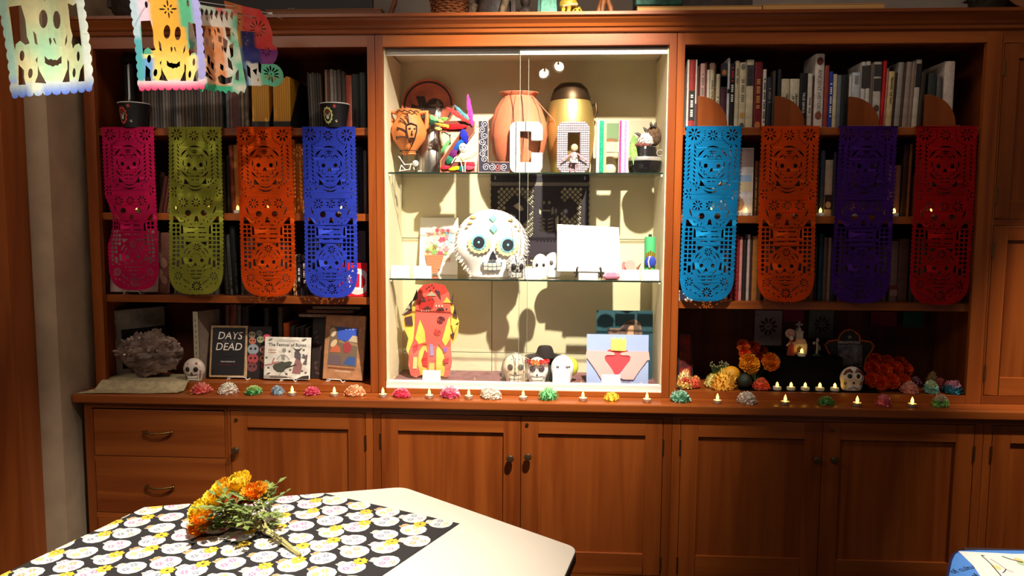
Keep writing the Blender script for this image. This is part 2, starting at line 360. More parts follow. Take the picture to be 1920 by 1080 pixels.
# display case
CREAM = mat('cream_panel', (220, 209, 176), .8, vary=.02, vscale=4); ALU = mat('satin_aluminium', (226, 222, 214), .45, .1)
GLASS = glass_mat('clear_glass'); SGLASS = glass_mat('shelf_glass', (.93, .97, .93)); GEDGE = mat('green_glass_edge', (30, 44, 36), .2)
FELT = mat('mauve_felt', (122, 84, 84), .95, vary=.12, vscale=14)
t = thing('display_case', 'central display case with cream lining and sliding glass doors', 'display case', (0, 0, ZC))
obj('side_panel', MB().box(SEAM1+.001, CL, .021, YBK+.01, ZC+.001, ZRT, 0).box(CL, CL+.004, .02, YBK, ZF, ZRB, 1), [WV, CREAM], t, True)
obj('side_panel', MB().box(CR, SEAM2-.001, .021, YBK+.01, ZC+.001, ZRT, 0).box(CR-.004, CR, .02, YBK, ZF, ZRB, 1), [WV, CREAM], t, True)
x923, z663 = at(922, 640, YBK).x, at(1050, 663, YBK).z; z449 = at(1180, 449, YBK).z
for a, b, c, d in [(CL, x923-.0015, ZF, z663-.0015), (x923+.0015, CR, ZF, z663-.0015), (CL, x923-.0015, z663+.0015, z449-.0015), (x923+.0015, CR, z663+.0015, z449-.0015), (CL, CR, z449+.0015, ZRT)]:
    obj('lining_panel', MB().box(a, b, YBK, YBK+.008, c, d), CREAM, t, True, bevel=.001)
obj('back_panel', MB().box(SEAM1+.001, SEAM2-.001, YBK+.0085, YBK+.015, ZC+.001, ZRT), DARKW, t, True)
obj('top_panel', MB().box(CL, CR, .021, YBK, ZRB+.012, ZRB+.03), CREAM, t, True)
obj('floor_panel', MB().box(CL+.004, CR-.004, .021, YBK, ZF-.018, ZF), FELT, t, True)
obj('face_frame', MB().box(SEAM1+.001, CL, 0, .021, ZC+.001, ZRT, 0).box(CR, SEAM2-.001, 0, .021, ZC+.001, ZRT, 0)
    .box(CL, CR, 0, .021, ZRB, ZRT, 1).box(CL, CR, 0, .021, ZC+.001, .944, 1), [WV, WH], t, True, bevel=.001)
obj('upper_track', MB().box(CL, CR, .022, .058, ZRB-.008, ZRB+.012), mat('grey_track', (110, 100, 92), .5, .3), t, True)
obj('lower_track', MB().box(CL, CR, .010, .056, .944, .972).box(CL, CR, .004, .010, .944, .949), ALU, t, True)
xg0, xg1 = at(973.5, 400, .03).x, at(990, 400, .05).x
for k, (a, b, y) in enumerate([(CL+.003, xg1, .046), (xg0, CR-.003, .030)]):
    g = obj('glass_door', MB().box(a, b, y, y+.005, .969, ZRB-.010), GLASS, t, True)
    zt = gz(93 if k == 0 else 91.5, y, (a+b)/2)
    obj('door_top_rail', MB().box(a, b, y-.004, y+.009, zt-.024, zt), ALU, g, True)
    obj('pane_edge', MB().box(*((b-.002, b) if k == 0 else (a, a+.002)), y-.0005, y+.0055, .972, zt-.026), mat('polished_glass_edge', (130, 128, 112), .3), g, True)
ZG = [1.922, 1.440]
for z in ZG:
    sh = obj('glass_shelf', MB().box(CL+.006, CR-.006, .066, YBK-.006, z-.007, z), SGLASS, t, True)
    obj('shelf_edge', MB().box(CL+.006, CR-.006, .0645, .066, z-.007, z), GEDGE, sh, True)
for z in ZG:
    for x in (CL+.008, CR-.008): obj('shelf_pin', MB().box(x-.004, x+.004, .09, .10, z-.016, z-.0075), ALU, t, True)
# tall cabinet at the right, and the crown moulding
t = thing('tall_cabinet', 'closed cherry cupboard with an upper and a lower door at far right', 'cabinet', (2.6, 0, ZC))
obj('carcass', MB().box(2.0205, 3.2, .021, YBK+.01, ZC+.001, ZRT), DARKW, t, True)
obj('face_frame', MB().box(2.0205, 2.028, 0, .021, ZC+.001, ZRT, 0).box(3.1, 3.2, 0, .021, ZC+.001, ZRT, 0).box(2.028, 3.1, 0, .021, 2.459, ZRT, 1)
    .box(2.028, 3.1, 0, .021, 1.697, 1.724, 1).box(2.028, 3.1, 0, .021, ZC+.001, .957, 1), [WV, WH], t, True)
for za, zb in ((1.727, 2.456), (.960, 1.694)):
    door(t, 2.031, 2.56, za, zb, 0, None, (2.03, [za+.1, zb-.1]), sw=.06, rail=.06); door(t, 2.563, 3.097, za, zb, 0, sw=.06, rail=.06)
prof = [(.02, 2.513), (-.006, 2.513), (-.012, 2.518), (-.014, 2.532), (-.022, 2.536), (-.028, 2.548), (-.045, 2.563), (-.05, 2.572), (-.06, 2.575), (-.06, 2.588), (.395, 2.588), (.395, 2.513)]
cm = MB(); n = len(prof)
cm.add([(x, y, z) for x in (-2.008, 3.2) for y, z in prof], [(i, (i+1) % n, (i+1) % n+n, i+n) for i in range(n)] + [tuple(range(n-1, -1, -1)), tuple(range(n, 2*n))])
solo('crown_moulding', cm, WH, 'stepped cherry crown moulding running along the top of all the cases', 'moulding', (.6, 0, 2.51), world=True)
ZTOP = 2.588
# ------------------------------------------------------------------ papel picado banners on the shelves
def banner_polys():
    H = []                                              # holes, in crop units: x 0..305, y 0..935 downwards
    def pt(x, y): return (x-412, y-62)
    def fl(x, y, r, n=8, r0=.32, w=.3, skip=()):
        x, y = pt(x, y)
        for i in range(n):
            if i not in skip: H.append(petal(x, y, 2*PI*(i+.5)/n, r*r0, r, r*w))
        H.append(ellp(x, y, r*.12, r*.12, 6))
    def arc(x, y, r, a0, a1, w, n=7, ry=None):
        x, y = pt(x, y); ry = ry or r; a0, a1 = math.radians(a0), math.radians(a1); o, i_ = [], []
        for i in range(n+1):
            a = a0+(a1-a0)*i/n; e = w/2*math.sin(PI*i/n)+.6
            o.append((x+(r+e)*math.cos(a), y+(ry+e)*math.sin(a))); i_.append((x+(r-e)*math.cos(a), y+(ry-e)*math.sin(a)))
        H.append(o+i_[::-1])
    def dash(x, y, a, ln, w):
        x, y = pt(x, y); H.append(petal(x, y, math.radians(a), -ln/2, ln/2, w))
    def dots(x, y, r, a0, a1, n, ln=12, w=5):
        for i in range(n):
            a = math.radians(a0+(a1-a0)*i/(n-1)); dash(x+r*math.cos(a), y+r*math.sin(a), math.degrees(a), ln, w)
    def sq(x, y, s, t=None):
        x, y = pt(x, y); t = t or s; H.append([(x-s/2, y-t/2), (x+s/2, y-t/2), (x+s/2, y+t/2), (x-s/2, y+t/2)])
    def poly(*p): H.append([pt(a, b) for a, b in p])
    def mouth(x, y, ln):
        for s in (-1, 1):
            X, Y = pt(x+s*ln*.58, y); h = 3.6; m = ln*.46; H.append([(X-m, Y), (X-m*.5, Y-h), (X, Y-h*.4), (X+m*.5, Y-h), (X+m, Y), (X+m*.5, Y+h), (X, Y+h*.4), (X-m*.5, Y+h)])
    for x, y, r in ((460, 105, 35), (560, 110, 29), (665, 108, 35)): fl(x, y, r)
    for sx in (0, 1):
        X = lambda x: x if not sx else 1127-x
        dots(X(460), 102, 58, -15 if not sx else 195, 85 if not sx else 95, 9)
        for i in range(9):
            y = 167+i*21.5
            dash(X(437), y, -55 if not sx else -125, 22, 7.5); dash(X(468), y+6, 55 if not sx else 125, 22, 7.5)
        arc(563, 262, 86, *((205, 240) if not sx else (300, 335)), 9); arc(563, 262, 86, *((118, 150) if not sx else (30, 62)), 8)
        arc(563, 262, 66, *((165, 195) if not sx else (-15, 15)), 6); arc(563, 265, 60, *((215, 240) if not sx else (300, 325)), 6)
        for k, a in enumerate((150, 128)): dash(X(563-66*math.cos(math.radians(180-a))), 262+66*math.sin(math.radians(a)), 60 if not sx else 120, 16, 6)
        dash(X(538), 222, 35 if not sx else 145, 15, 6); dash(X(518), 232, 70 if not sx else 110, 14, 5); dash(X(522), 300, 60 if not sx else 120, 13, 5); dash(X(508), 280, 85, 14, 5); dash(X(535), 318, 20 if not sx else 160, 12, 4)
        H.append(ellp(*pt(X(529), 271), 11, 12, 10))
        poly((X(505), 345), (X(530), 377), (X(500), 377)); poly((X(443), 350), (X(450), 357), (X(457), 350), (X(450), 366))
        fl(X(480), 380, 26, 7, .35, .28, (2, 3) if not sx else (0, 1)); fl(X(448), 420, 30, 7, .35, .26, (0, 6) if not sx else (2, 3, 4))
        arc(563, 470, 118, *((185, 222) if not sx else (318, 355)), 8); arc(563, 480, 112, *((146, 172) if not sx else (8, 34)), 8)
        arc(563, 470, 96, *((215, 240) if not sx else (300, 325)), 6)
        fl(X(495), 480, 29); H.append(ellp(*pt(X(520), 538), 17, 17, 12))
        for a, b, c in ((470, 545, 50), (455, 520, 80), (482, 570, 30), (500, 585, 65), (520, 578, 120), (470, 500, 60), (535, 600, 15), (505, 560, 20)): dash(X(a), b, c if not sx else 180-c, 17, 5)
        for j in range(10):
            y = 609+j*23.6
            for i, xx in enumerate((441, 464, 487)):
                if i == 2 and j in (0, 1, 2, 6, 7, 8, 9): continue
                if i == 1 and j in (8,): continue
                sq(X(xx), y, 15.5, 16 if not (i == 1 and j == 9) else 38)
        poly((X(436), 556), (X(447), 556), (X(474), 592), (X(436), 592)); poly((X(481), 602), (X(491), 614), (X(493), 652), (X(481), 655)); poly((X(479), 745), (X(494), 730), (X(488), 770), (X(479), 776))
        poly((X(503), 698), (X(540), 701), (X(510), 722)); poly((X(482), 790), (X(490), 785), (X(500), 826), (X(482), 826))
        arc(563, 792, 72, *((200, 235) if not sx else (305, 340)), 6); arc(563, 792, 62, *((120, 150) if not sx else (30, 60)), 6); arc(563, 792, 52, *((205, 235) if not sx else (305, 335)), 5)
        H.append(ellp(*pt(X(532), 803), 10.5, 11, 10)); dash(X(510), 830, 60 if not sx else 120, 14, 5); dash(X(545), 838, 15 if not sx else 165, 12, 4); dash(X(512), 780, 80, 13, 4); dash(X(518), 860, 50 if not sx else 130, 18, 6)
        for i in range(3): poly((X(432+i*20), 852), (X(440+i*20), 838), (X(448+i*20), 852), (X(440+i*20), 848))
        fl(X(466), 890, 25)
        for i in range(5): dash(X(488+i*9), 905+i*6, 75 if not sx else 105, 20, 5.5); dash(X(478+i*13), 935+i*8, 35 if not sx else 145, 18, 6)
        dash(X(455), 930, 60 if not sx else 120, 18, 6); dash(X(445), 910, 70 if not sx else 110, 14, 5)
    for y, ln in ((333, 24), (354, 22)): mouth(563, y, ln)
    for y, ln in ((620, 48), (648, 56), (673, 48)): mouth(566, y, ln)
    for y, ln in ((862, 32), (881, 30)): mouth(563, y, ln)
    arc(563, 262, 96, 250, 290, 8, ry=92); arc(563, 270, 76, 255, 285, 5); arc(563, 262, 58, 255, 285, 5); arc(563, 350, 62, 50, 130, 7); arc(563, 330, 62, 55, 125, 5)
    dots(563, 240, 22, 200, 340, 5, 12, 4.5); poly((551, 306), (556, 288), (563, 282), (570, 288), (575, 306), (563, 300))
    poly((554, 588), (558, 560), (566, 552), (574, 560), (578, 588), (566, 582)); fl(565, 480, 27); fl(567, 730, 24); poly((547, 836), (553, 820), (558, 815), (563, 820), (569, 836), (558, 832))
    dots(563, 790, 26, 200, 340, 6, 12, 4); arc(563, 860, 46, 55, 125, 6); fl(567, 947, 30, 10)
    out = []
    for i in range(35): out += [(305, 3+i*22), (305-0, 8+i*22), (300, 13.5+i*22), (300, 19+i*22)]     # right edge, scalloped
    cx, cy, n = 152.5, 785, 40
    for i in range(n+1):
        a = PI*i/n; ca, sa = math.cos(a), math.sin(a); ex = .62
        bx_ = 152.5*math.copysign(abs(ca)**ex, ca); by_ = 150*sa**.8
        out.append((cx+bx_, cy+by_)); 
        if i < n:
            a2 = PI*(i+.5)/n; c2, s2 = math.cos(a2), math.sin(a2); out.append((cx+148*math.copysign(abs(c2)**ex, c2), cy+145*s2**.8))
    for i in range(34, -1, -1): out += [(5, 19+i*22), (5, 13.5+i*22), (0, 8+i*22), (0, 3+i*22)]
    out += [(0, 0), (305, 0)]
    k = .001
    return [[((x-152.5)*k, -y*k) for x, y in q] for q in clean([out]+H)]
BP = banner_polys()
BANNERS = [('pink', (214, 28, 96), 191, 291, 205, 298, 545, 'dusky pink', .2), ('lime', (172, 174, 66), 317, 417, 317, 420, 553, 'lime green', 0), ('orange', (226, 82, 10), 444, 548, 453, 556, 557, 'orange', 0),
           ('blue', (56, 76, 206), 567, 667, 573, 673, 559, 'royal blue', 0), ('skyblue', (18, 136, 196), 1285, 1391, 1273, 1376, 566, 'sky blue', 0), ('orange2', (226, 82, 10), 1426, 1537, 1418, 1526, 567, 'orange', 0),
           ('purple', (78, 28, 128), 1573, 1684, 1556, 1667, 569, 'purple', 0), ('red', (186, 16, 20), 1718, 1832, 1703, 1818, 572, 'red', 0)]
base_me = bands(curve_mesh('banner', BP), zs=[-.936*i/16 for i in range(1, 16)])
shuffle_seed(5)
for i, (nm, c, tl, tr, bl, br, yb, word, curl) in enumerate(BANNERS):
    Yt, Ybm = .012, -.006
    A, B = at(tl, 240, Yt), at(tr, 240, Yt); Dm = at((bl+br)/2, yb, Ybm); Wt = B.x-A.x; Hh = (2.1165-Dm.z)
    Cb, Db = at(bl, yb-60, Ybm).x, at(br, yb-60, Ybm).x
    me = base_me.copy(); me.name = 'paper_banner'; ph = random.random()*6
    rx, rz = (A.x+B.x)/2, 2.118
    for v in me.vertices:
        u, t = v.co.x/.305, -v.co.z/.935
        xl = A.x+(Cb-A.x)*t; xr = B.x+(Db-B.x)*t; x = (xl+xr)/2+u*(xr-xl)
        if curl and .42 < t < .72 and u < -.2: x += .03*curl/.2*math.sin(PI*(t-.42)/.3)*(-u-.2)/.3
        yw = .004*math.sin(t*5+ph)+.003*math.sin(u*4+ph+t*3)+ (-.012*t*t if i % 2 else -.006*t)
        v.co = (x-rx, Yt+(Ybm-Yt)*t+yw-.004-Yt, -t*Hh)
    m = mat('tissue_paper_'+nm.replace('2', ''), c, .85, vary=.06, vscale=9, spec=.15)
    me.materials.append(m)
    root = thing('papel_picado_banner', [
        'dusky pink cut paper banner with skulls, leftmost on the left bookcase', 'lime green cut paper banner with three skulls and flowers', 'orange cut paper banner between the lime and royal blue banners',
        'royal blue cut paper banner with skulls beside the display case', 'sky blue cut paper banner hanging first on the right bookcase', 'orange cut paper banner between the sky blue and purple banners',
        'deep purple cut paper banner hanging between orange and red', 'red cut paper banner, rightmost of all the shelf banners'][i], 'banner', (rx, Yt, rz), group='paper banners hung from the upper shelves')
    obj('paper_sheet', me, None, root)
    fp = MB(); fw = Wt/2
    fp.add([(-fw, -.004, .0005), (fw, -.004, .0005), (fw*1.0, .045, .0007), (-fw, .045, .0007), (-fw, -.004, 0), (fw, -.004, 0), (fw, .045, 0), (-fw, .045, 0)], [(0, 1, 2, 3), (7, 6, 5, 4), (0, 4, 5, 1), (2, 6, 7, 3), (1, 5, 6, 2), (3, 7, 4, 0)])
    f = obj('folded_top_edge', fp, m, root); f.location = (0, 0, -.0018)
# ------------------------------------------------------------------ painted paper cut-outs on the string at upper left
def unz(p): x, y = p; yy = 760-y; return ((x-85+.105*yy)/7.3, (yy+(x-85)*.065)/7.3)
SKH = [[(88, 0), (190, 0), (218, 120), (228, 260), (250, 320), (215, 330), (170, 288), (130, 310), (118, 365), (105, 280)],
       [(600, 45), (650, 75), (685, 60), (700, 300), (708, 420), (680, 385), (640, 390), (618, 420), (605, 360), (620, 310), (602, 240)],
       [(370, 440), (400, 475), (425, 472), (440, 484), (455, 482), (470, 490), (490, 472), (510, 460), (512, 520), (495, 522), (480, 537), (462, 530), (440, 542), (420, 527), (402, 522), (375, 500)],
       [(150, 480), (205, 540), (205, 600), (225, 665), (150, 655)], [(320, 510), (335, 560), (400, 680), (305, 660), (325, 600)], [(300, 465), (318, 440), (314, 500)],
       [(560, 490), (580, 520), (580, 600), (590, 690), (525, 685), (565, 575)], [(690, 610), (725, 565), (735, 710), (670, 702)],
       [(400, 300), (415, 290), (425, 325), (412, 360)], [(435, 300), (450, 300), (465, 360), (450, 340)], [(275, 215), (300, 250), (315, 345), (290, 325)], [(540, 385), (545, 330), (568, 280), (562, 350)]]
SKE = [(185, 415, 22, 45), (262, 575, 21, 42), (670, 490, 16, 42), (628, 620, 16, 40), (360, 130, 36, 76), (477, 155, 35, 74)]
def sheet_polys():
    P = [[unz(q) for q in h] for h in SKH] + [[unz(q) for q in ellp(a, b, c, d, 14)] for a, b, c, d in SKE]
    ct = (52, 122)
    P += [petal(*ct, 2*PI*i/8+PI/2, 3.5, 9+(i % 2 == 0)*5, 2.6) for i in range(8)] + [ellp(*ct, 1.3, 2, 8)]
    P += [ellp(22, 128, 2.2, 5, 10), ellp(84, 128, 2.2, 5, 10), ellp(31, 146, 2.2, 5, 10), ellp(76, 146, 2.2, 5, 10), [(13, 136), (24, 140), (22, 160), (13, 160)], [(90, 136), (90, 160), (82, 160), (80, 142)]]
    out = []
    for i in range(10): out += ellp(5+i*10, 4, 5.2, 4.5, 8)[4:]           # bottom scallops, left to right
    for i in range(13): out += [(100+ (2.2 if j in (1, 2) else 0), 6+i*12.6+j*4.2) for j in range(3)]
    out += [(100, 170), (0, 170)]
    for i in range(12, -1, -1): out += [(0-(2.2 if j in (1, 2) else 0), 6+i*12.6+j*4.2) for j in (2, 1, 0)]
    k = .01
    return [[((x-50)*k, y*k) for x, y in q] for q in clean([out]+P)]
def lerp(a, b, t): t = max(0, min(1, t)); return tuple(a[i]+(b[i]-a[i])*t for i in range(3))
def col1(u, v):
    c = (214, 206, 156); c = lerp(c, (130, 196, 164), .9*max(0, noise.noise((u*3+2, v*2.5, 1))+.25)); e = min(u, 1-u)
    if e < .09: c = lerp((150, 214, 190) if v > .25 else (120, 150, 220), (214, 214, 206), .4 if u < .5 else .85)
    if v < .17: c = lerp((76, 104, 190), (200, 206, 186), v/.17 + (.5 if .28 < u < .42 else 0))
    return c
def col2(u, v):
    e = min(u, 1-u); c = lerp((252, 226, 120), (248, 178, 64), (v-.35)*2.2) if abs(u-.5) < .28 else ((120, 176, 236) if u < .35 and v < .5 else (250, 240, 150) if v < .55 else (90, 180, 150))
    if u > .68 and v > .95: c = (96, 188, 140)
    if u < .26 and v > .95: c = (245, 214, 236)
    if u < .1: c = (96, 190, 200) if v < .8 else (200, 226, 240)
    if u > .89: c = (176, 172, 236)
    if v < .15: c = lerp((240, 60, 120), (250, 226, 232), v/.13)
    return c
def paint(me, fn, x0, sx, z0, sz):
    a = me.color_attributes.new('Col', 'FLOAT_COLOR', 'POINT')
    for i, v in enumerate(me.vertices): a.data[i].color = L(fn((v.co.x-x0)/sx, (v.co.z-z0)/sz))
PAPER = vcol_mat('painted_paper')
def hang(polys, fn, label, tl, Y, wpx, ang, yaw, W, Hm, bottom, grp='painted paper cut-outs on the string'):
    me = bands(curve_mesh('paper_sheet', polys), [(-.5+i/14)*W for i in range(1, 14)], [Hm*i/18 for i in range(1, 18)])
    paint(me, fn, -W/2, W, 0, W); k = wpx*mpp(Y)/W/math.cos(yaw)
    for v in me.vertices:
        u, t = v.co.x/W, v.co.z/Hm
        v.co = (v.co.x*k, v.co.y+.010*math.sin(t*4)*k/.2+.006*math.sin(u*7+t*2)*k/.2, v.co.z*k)
    me.materials.append(PAPER); b = at(bottom[0], bottom[1], Y)
    root = thing('papel_picado_sheet', label, 'paper cutout', b, (0, ang, yaw), grp)
    obj('paper_sheet', me, None, root)
    return root, k
hang(sheet_polys(), col1, 'pale green and cream painted paper skull cut-out, nearest at top left', None, -1.40, 163, -.085, 0, 1, 1.7, (98, 178))
hang(sheet_polys(), col2, 'bright yellow paper skull cut-out with pink scalloped hem and turquoise border', None, -.66, 122, -.045, .12, 1, 1.7, (323, 169))
shuffle_seed(11)
def fig_polys():
    P = []; 
    out = [(2, 150), (0, 100), (6, 60), (12, 8)] + sum([[(12+i*11, 2+ (i % 2)*2), (18+i*11, -3+(i % 2)*3)] for i in range(8)], []) + [(100, 12), (96, 60), (90, 110), (92, 146)]
    for i in range(9): P.append([(10+i*8.6, 134), (14+i*8.6, 122+3*(i % 3)), (16+i*8.6, 140), (13+i*8.6, 144)])
    P += [[(12, 116), (20, 114), (22, 78), (16, 90)], [(25, 114), (36, 113), (30, 88), (28, 104)], [(24, 80), (32, 84), (30, 58), (26, 62)], [(16, 76), (22, 72), (24, 44), (20, 50)], [(40, 112), (46, 108), (42, 96)],
          [(56, 114), (60, 112), (62, 104), (57, 106)], [(70, 116), (80, 114), (78, 92), (72, 100)], [(66, 98), (74, 92), (70, 70), (66, 76)], [(76, 84), (84, 90), (82, 66), (78, 62)], [(72, 64), (78, 56), (80, 40), (72, 46)],
          [(36, 66), (40, 60), (38, 44), (34, 52)], [(48, 90), (50, 84), (48, 70), (46, 78)], [(22, 40), (30, 34), (46, 16), (24, 28)], [(50, 26), (58, 32), (66, 26), (78, 30), (74, 18), (60, 14), (52, 16)], [(30, 44), (34, 42), (40, 28), (34, 32)], [(84, 36), (90, 44), (88, 22), (82, 24)], [(80, 108), (84, 106), (86, 98)], [(34, 96), (40, 92), (38, 78), (34, 82)], [(50, 112), (54, 108), (54, 98)], [(58, 100), (64, 98), (63, 88), (58, 90)], [(62, 84), (66, 82), (64, 72)], [(14, 62), (18, 60), (20, 50), (15, 52)], [(40, 54), (46, 50), (44, 38), (40, 42)], [(58, 52), (64, 48), (62, 38), (57, 42)], [(24, 54), (29, 52), (27, 44)]]
    return [[((x-50)*.01, y*.01) for x, y in q] for q in clean([out]+P)]
def col3(u, v):
    c = (216, 204, 188)
    if abs(u-.48) < .18 and v < 1.15: c = lerp((214, 120, 66), (226, 176, 140), noise.noise((u*5, v*5, 3))+.5)
    if v < .12: c = (60, 168, 124)
    if u > .78: c = lerp((96, 178, 138), (210, 206, 190), noise.noise((u*6, v*6, 0))+.5)
    if u < .14: c = (206, 196, 180) if v > .9 or v < .5 else (190, 60, 70) if v < .75 else (110, 176, 150)
    if v > 1.36: c = (206, 110, 104) if noise.noise((u*6, v, 9)) > 0 else (176, 190, 170)
    return c
hang(fig_polys(), col3, 'narrow paper cut-out of brown standing figures with green fringe below', None, -.45, 76, -.06, .75, 1, 1.5, (412, 172))
def flo_polys():
    out = [(0, 150), (6, 100), (10, 50), (18, 2)] + sum([[(20+i*5, 0), (22.5+i*5, 2)] for i in range(7)], [])
    out += [(60, 4)] + [(78+20*math.cos(a), 22+22*math.sin(a)) for a in [-2.0+.28*i for i in range(13)]] + [(88, 50), (93, 62), (92, 72), (84, 80), (86, 100), (80, 120), (66, 140)]
    P = [petal(76, 24, 2*PI*i/12, 4, 15+2*(i % 2), 3.2) for i in range(12)] + [ellp(76, 24, 1.6, 1.6, 8)]
    P += [petal(60, 106, 2*PI*i/11, 4, 17, 2.6) for i in range(11)] + [petal(72, 66, 2*PI*i/7, 3, 9, 2.2) for i in range(7)]
    P += [[(30, 40), (36, 34), (34, 14), (28, 20)], [(40, 30), (50, 34), (46, 20)], [(54, 46), (60, 42), (56, 24), (52, 28)], [(22, 34), (26, 30), (26, 8), (22, 12)], [(46, 12), (48, 16), (50, 12), (48, 8)]]
    P += [petal(20, 118, .3+2*PI*i/5, 2, 10, 2) for i in range(5)] + [petal(16, 84, 1.5+i*.25, 0, 14, 1.8) for i in range(3)] + [petal(36, 74+i*7, .6*(-1)**i+1.5, 0, 7, 1.5) for i in range(5)] + [[(20, 132), (60, 126), (58, 124), (20, 130)]]
    return [[((x-50)*.01, y*.01) for x, y in q] for q in clean([out]+P)]
def col4(u, v):
    if v > 1.0: c = (206, 58, 52) if u > .3 else (196, 110, 60)
    elif v > .7: c = (206, 60, 56) if u > .56 else (42, 40, 92) if u > .24 else (206, 160, 60)
    elif v > .42: c = (120, 48, 120) if u > .58 else (44, 44, 110) if u > .24 else (120, 170, 190)
    else: c = (96, 190, 150) if u > .55 else (206, 200, 190) if u > .3 else (110, 150, 190)
    return lerp(c, (236, 232, 220), .2*(noise.noise((u*5, v*5, 4))+.3))
hang(flo_polys(), col4, 'rainbow painted paper cut-out with a green flower, furthest along the string', None, -.25, 76, -.10, .7, 1, 1.5, (488, 162))
pts = [at(-60, -90, -1.62), at(60, -60, -1.42), at(215, -42, -.9), at(300, -30, -.66), at(368, 2, -.47), at(436, 12, -.42), at(444, 11, -.28), at(504, 25, -.22), at(530, 36, -.07)]
solo('string', MB().tube(pts, .0012, 5), mat('white_string', (200, 195, 185), .9), 'thin string carrying the painted paper cut-outs to the crown moulding', 'string', pts[4], world=True)
# ------------------------------------------------------------------ books
PAGES = mat('book_pages', (214, 200, 172), .85, vary=.05, vscale=60)
def cloth(c): return mat('cover_%d_%d_%d' % c, c, .55, vary=.08, vscale=30, spec=.35)
BLACK = mat('black_ink', (24, 20, 20), .6); WHITE = mat('white_paper', (236, 232, 224), .7); RED = mat('red_ink', (190, 26, 30), .6); GOLD = mat('gold_ink', (196, 152, 70), .5); GREY = mat('grey_ink', (120, 112, 104), .6)
INK = {'k': BLACK, 'w': WHITE, 'r': RED, 'g': GOLD, 's': GREY}
_b = ['first', 'second', 'third', 'fourth', 'fifth', 'sixth', 'seventh', 'eighth', 'ninth']
ORD = _b + ['tenth', 'eleventh', 'twelfth', 'thirteenth', 'fourteenth', 'fifteenth', 'sixteenth', 'seventeenth', 'eighteenth', 'nineteenth']
for _t, _tt in (('twentieth', 'twenty'), ('thirtieth', 'thirty'), ('fortieth', 'forty'), ('fiftieth', 'fifty'), ('sixtieth', 'sixty'), ('seventieth', 'seventy')): ORD += [_t] + [_tt+'-'+o for o in _b]
def cname(c):
    r, g, b = c; m = max(c); d = m-min(c)
    if d < 28: return 'black' if m < 60 else 'dark grey' if m < 110 else 'grey' if m < 178 else 'white'
    if r >= g >= b: return ('cream' if m > 190 and r-g < 40 else 'tan' if m > 150 and g > r*.6 else 'orange' if g > r*.4 and m > 150 else 'brown' if g > r*.45 else 'red' if m > 140 else 'maroon')
    if b >= r and b >= g: return 'blue' if g > r*.8 or b > 90 else 'purple'
    if r >= b > g: return 'pink' if m > 160 else 'maroon'
    return 'green'
def book(px0, px1, top, Y, z0, c, label, group, title=None, lean=0, dep=.16, base_py=None, deco=(), h=None):
    x0, x1 = gx(px0, Y, z0+.002), gx(px1, Y, z0+.002); w = max(.004, x1-x0-.0008)
    zt = gz(top, Y, x0) if h is None else z0+h; h = zt-z0; lean_a = lean*mpp(Y)/h
    root = thing('book', label, 'book', ((x0+x1)/2, Y, z0+.0006+ w/2*abs(math.sin(lean_a))), (0, lean_a, 0), group)
    a = w/2; t = min(.002, w*.16); b = MB(); r = min(.004, w*.25)
    b.prism([(-a, 0), (a, 0), (a, h), (-a, h)], 0, .0016); nb = len(b.v)
    b.v = [(-a, r, 0), (-a*.6, r*.25, 0), (0, 0, 0), (a*.6, r*.25, 0), (a, r, 0)]; b.f = []; b.m = []
    b.v += [(x, y, h) for x, y, z in b.v]; b.add([], [])
    b.f = [(i, i+1, i+6, i+5) for i in range(4)] + [(4, 3, 2, 1, 0), (5, 6, 7, 8, 9), (0, 5, 9, 4)]; b.m = [0]*7
    b.box(-a, -a+t, r, dep, 0, h).box(a-t, a, r, dep, 0, h)
    obj('cover', b, cloth(c), root)
    if w > .006: obj('page_block', MB().box(-a+t*1.05, a-t*1.05, r+.001, dep-.004, .003, h-.003), PAGES, root)
    for q in deco:               # ('band', z0, z1, colour) as fractions; ('disc', z, colour)
        if q[0] == 'band': obj('spine_band', MB().box(-a*.98, a*.98, -.0006, .001, q[1]*h, q[2]*h), mat('spine_%s' % (q[3] if isinstance(q[3], str) else '%d_%d_%d' % q[3]), q[3], .6) if not isinstance(q[3], str) else INK[q[3]], root)
        if q[0] == 'disc': obj('spine_emblem', MB().disc((0, q[1]*h), a*.72, a*.9, 14, 0, -.0009, .001), mat('emblem_%d_%d_%d' % q[2], q[2], .6), root)
        if q[0] == 'bars':
            m = MB(); n = max(2, int((q[2]-q[1])*h/.008)); k = (q[2]-q[1])*h/n
            for i in range(n):
                if (i*7+n) % 5: m.box(-a*.42, a*.42, -.0007, .0008, q[1]*h+i*k, q[1]*h+(i+.68)*k)
            obj('spine_lettering', m, INK[q[3]], root)
    if title:
        tx, ik, zc, frac, ff = title
        sz = min(ff*w, h*frac/(len(tx.split('\n')[0])*.58)); tm = text('spine_title', tx, sz, INK[ik], root, (0, -.0008, h*zc), (0, PI/2, 0))
    return root
def bookend(px0, px1, top, Y, z0, pxb, label):
    x0, x1 = gx(px0, Y, z0+.004), gx(px1, Y, z0+.004); h = gz(top, Y, x0)-z0; w = x1-x0; root = thing('bookend', label, 'bookend', (x0, Y, z0+.0006), group='quarter round wooden bookends')
    obj('quarter_panel', MB().prism([(0, .009)] + [(w*math.sin(PI/2*i/12), .009+(h-.009)*math.cos(PI/2*i/12)) for i in range(12, -1, -1)], .002, .016), WV, root, bevel=.001)
    obj('foot', MB().box(0, gx(pxb, Y, z0)-x0, 0, .0265, 0, .0085), WH, root, bevel=.0008); return root
W_, CRM, TAN, DK = (214, 204, 192), (204, 190, 160), (176, 140, 96), (44, 38, 40)
Y1 = .064
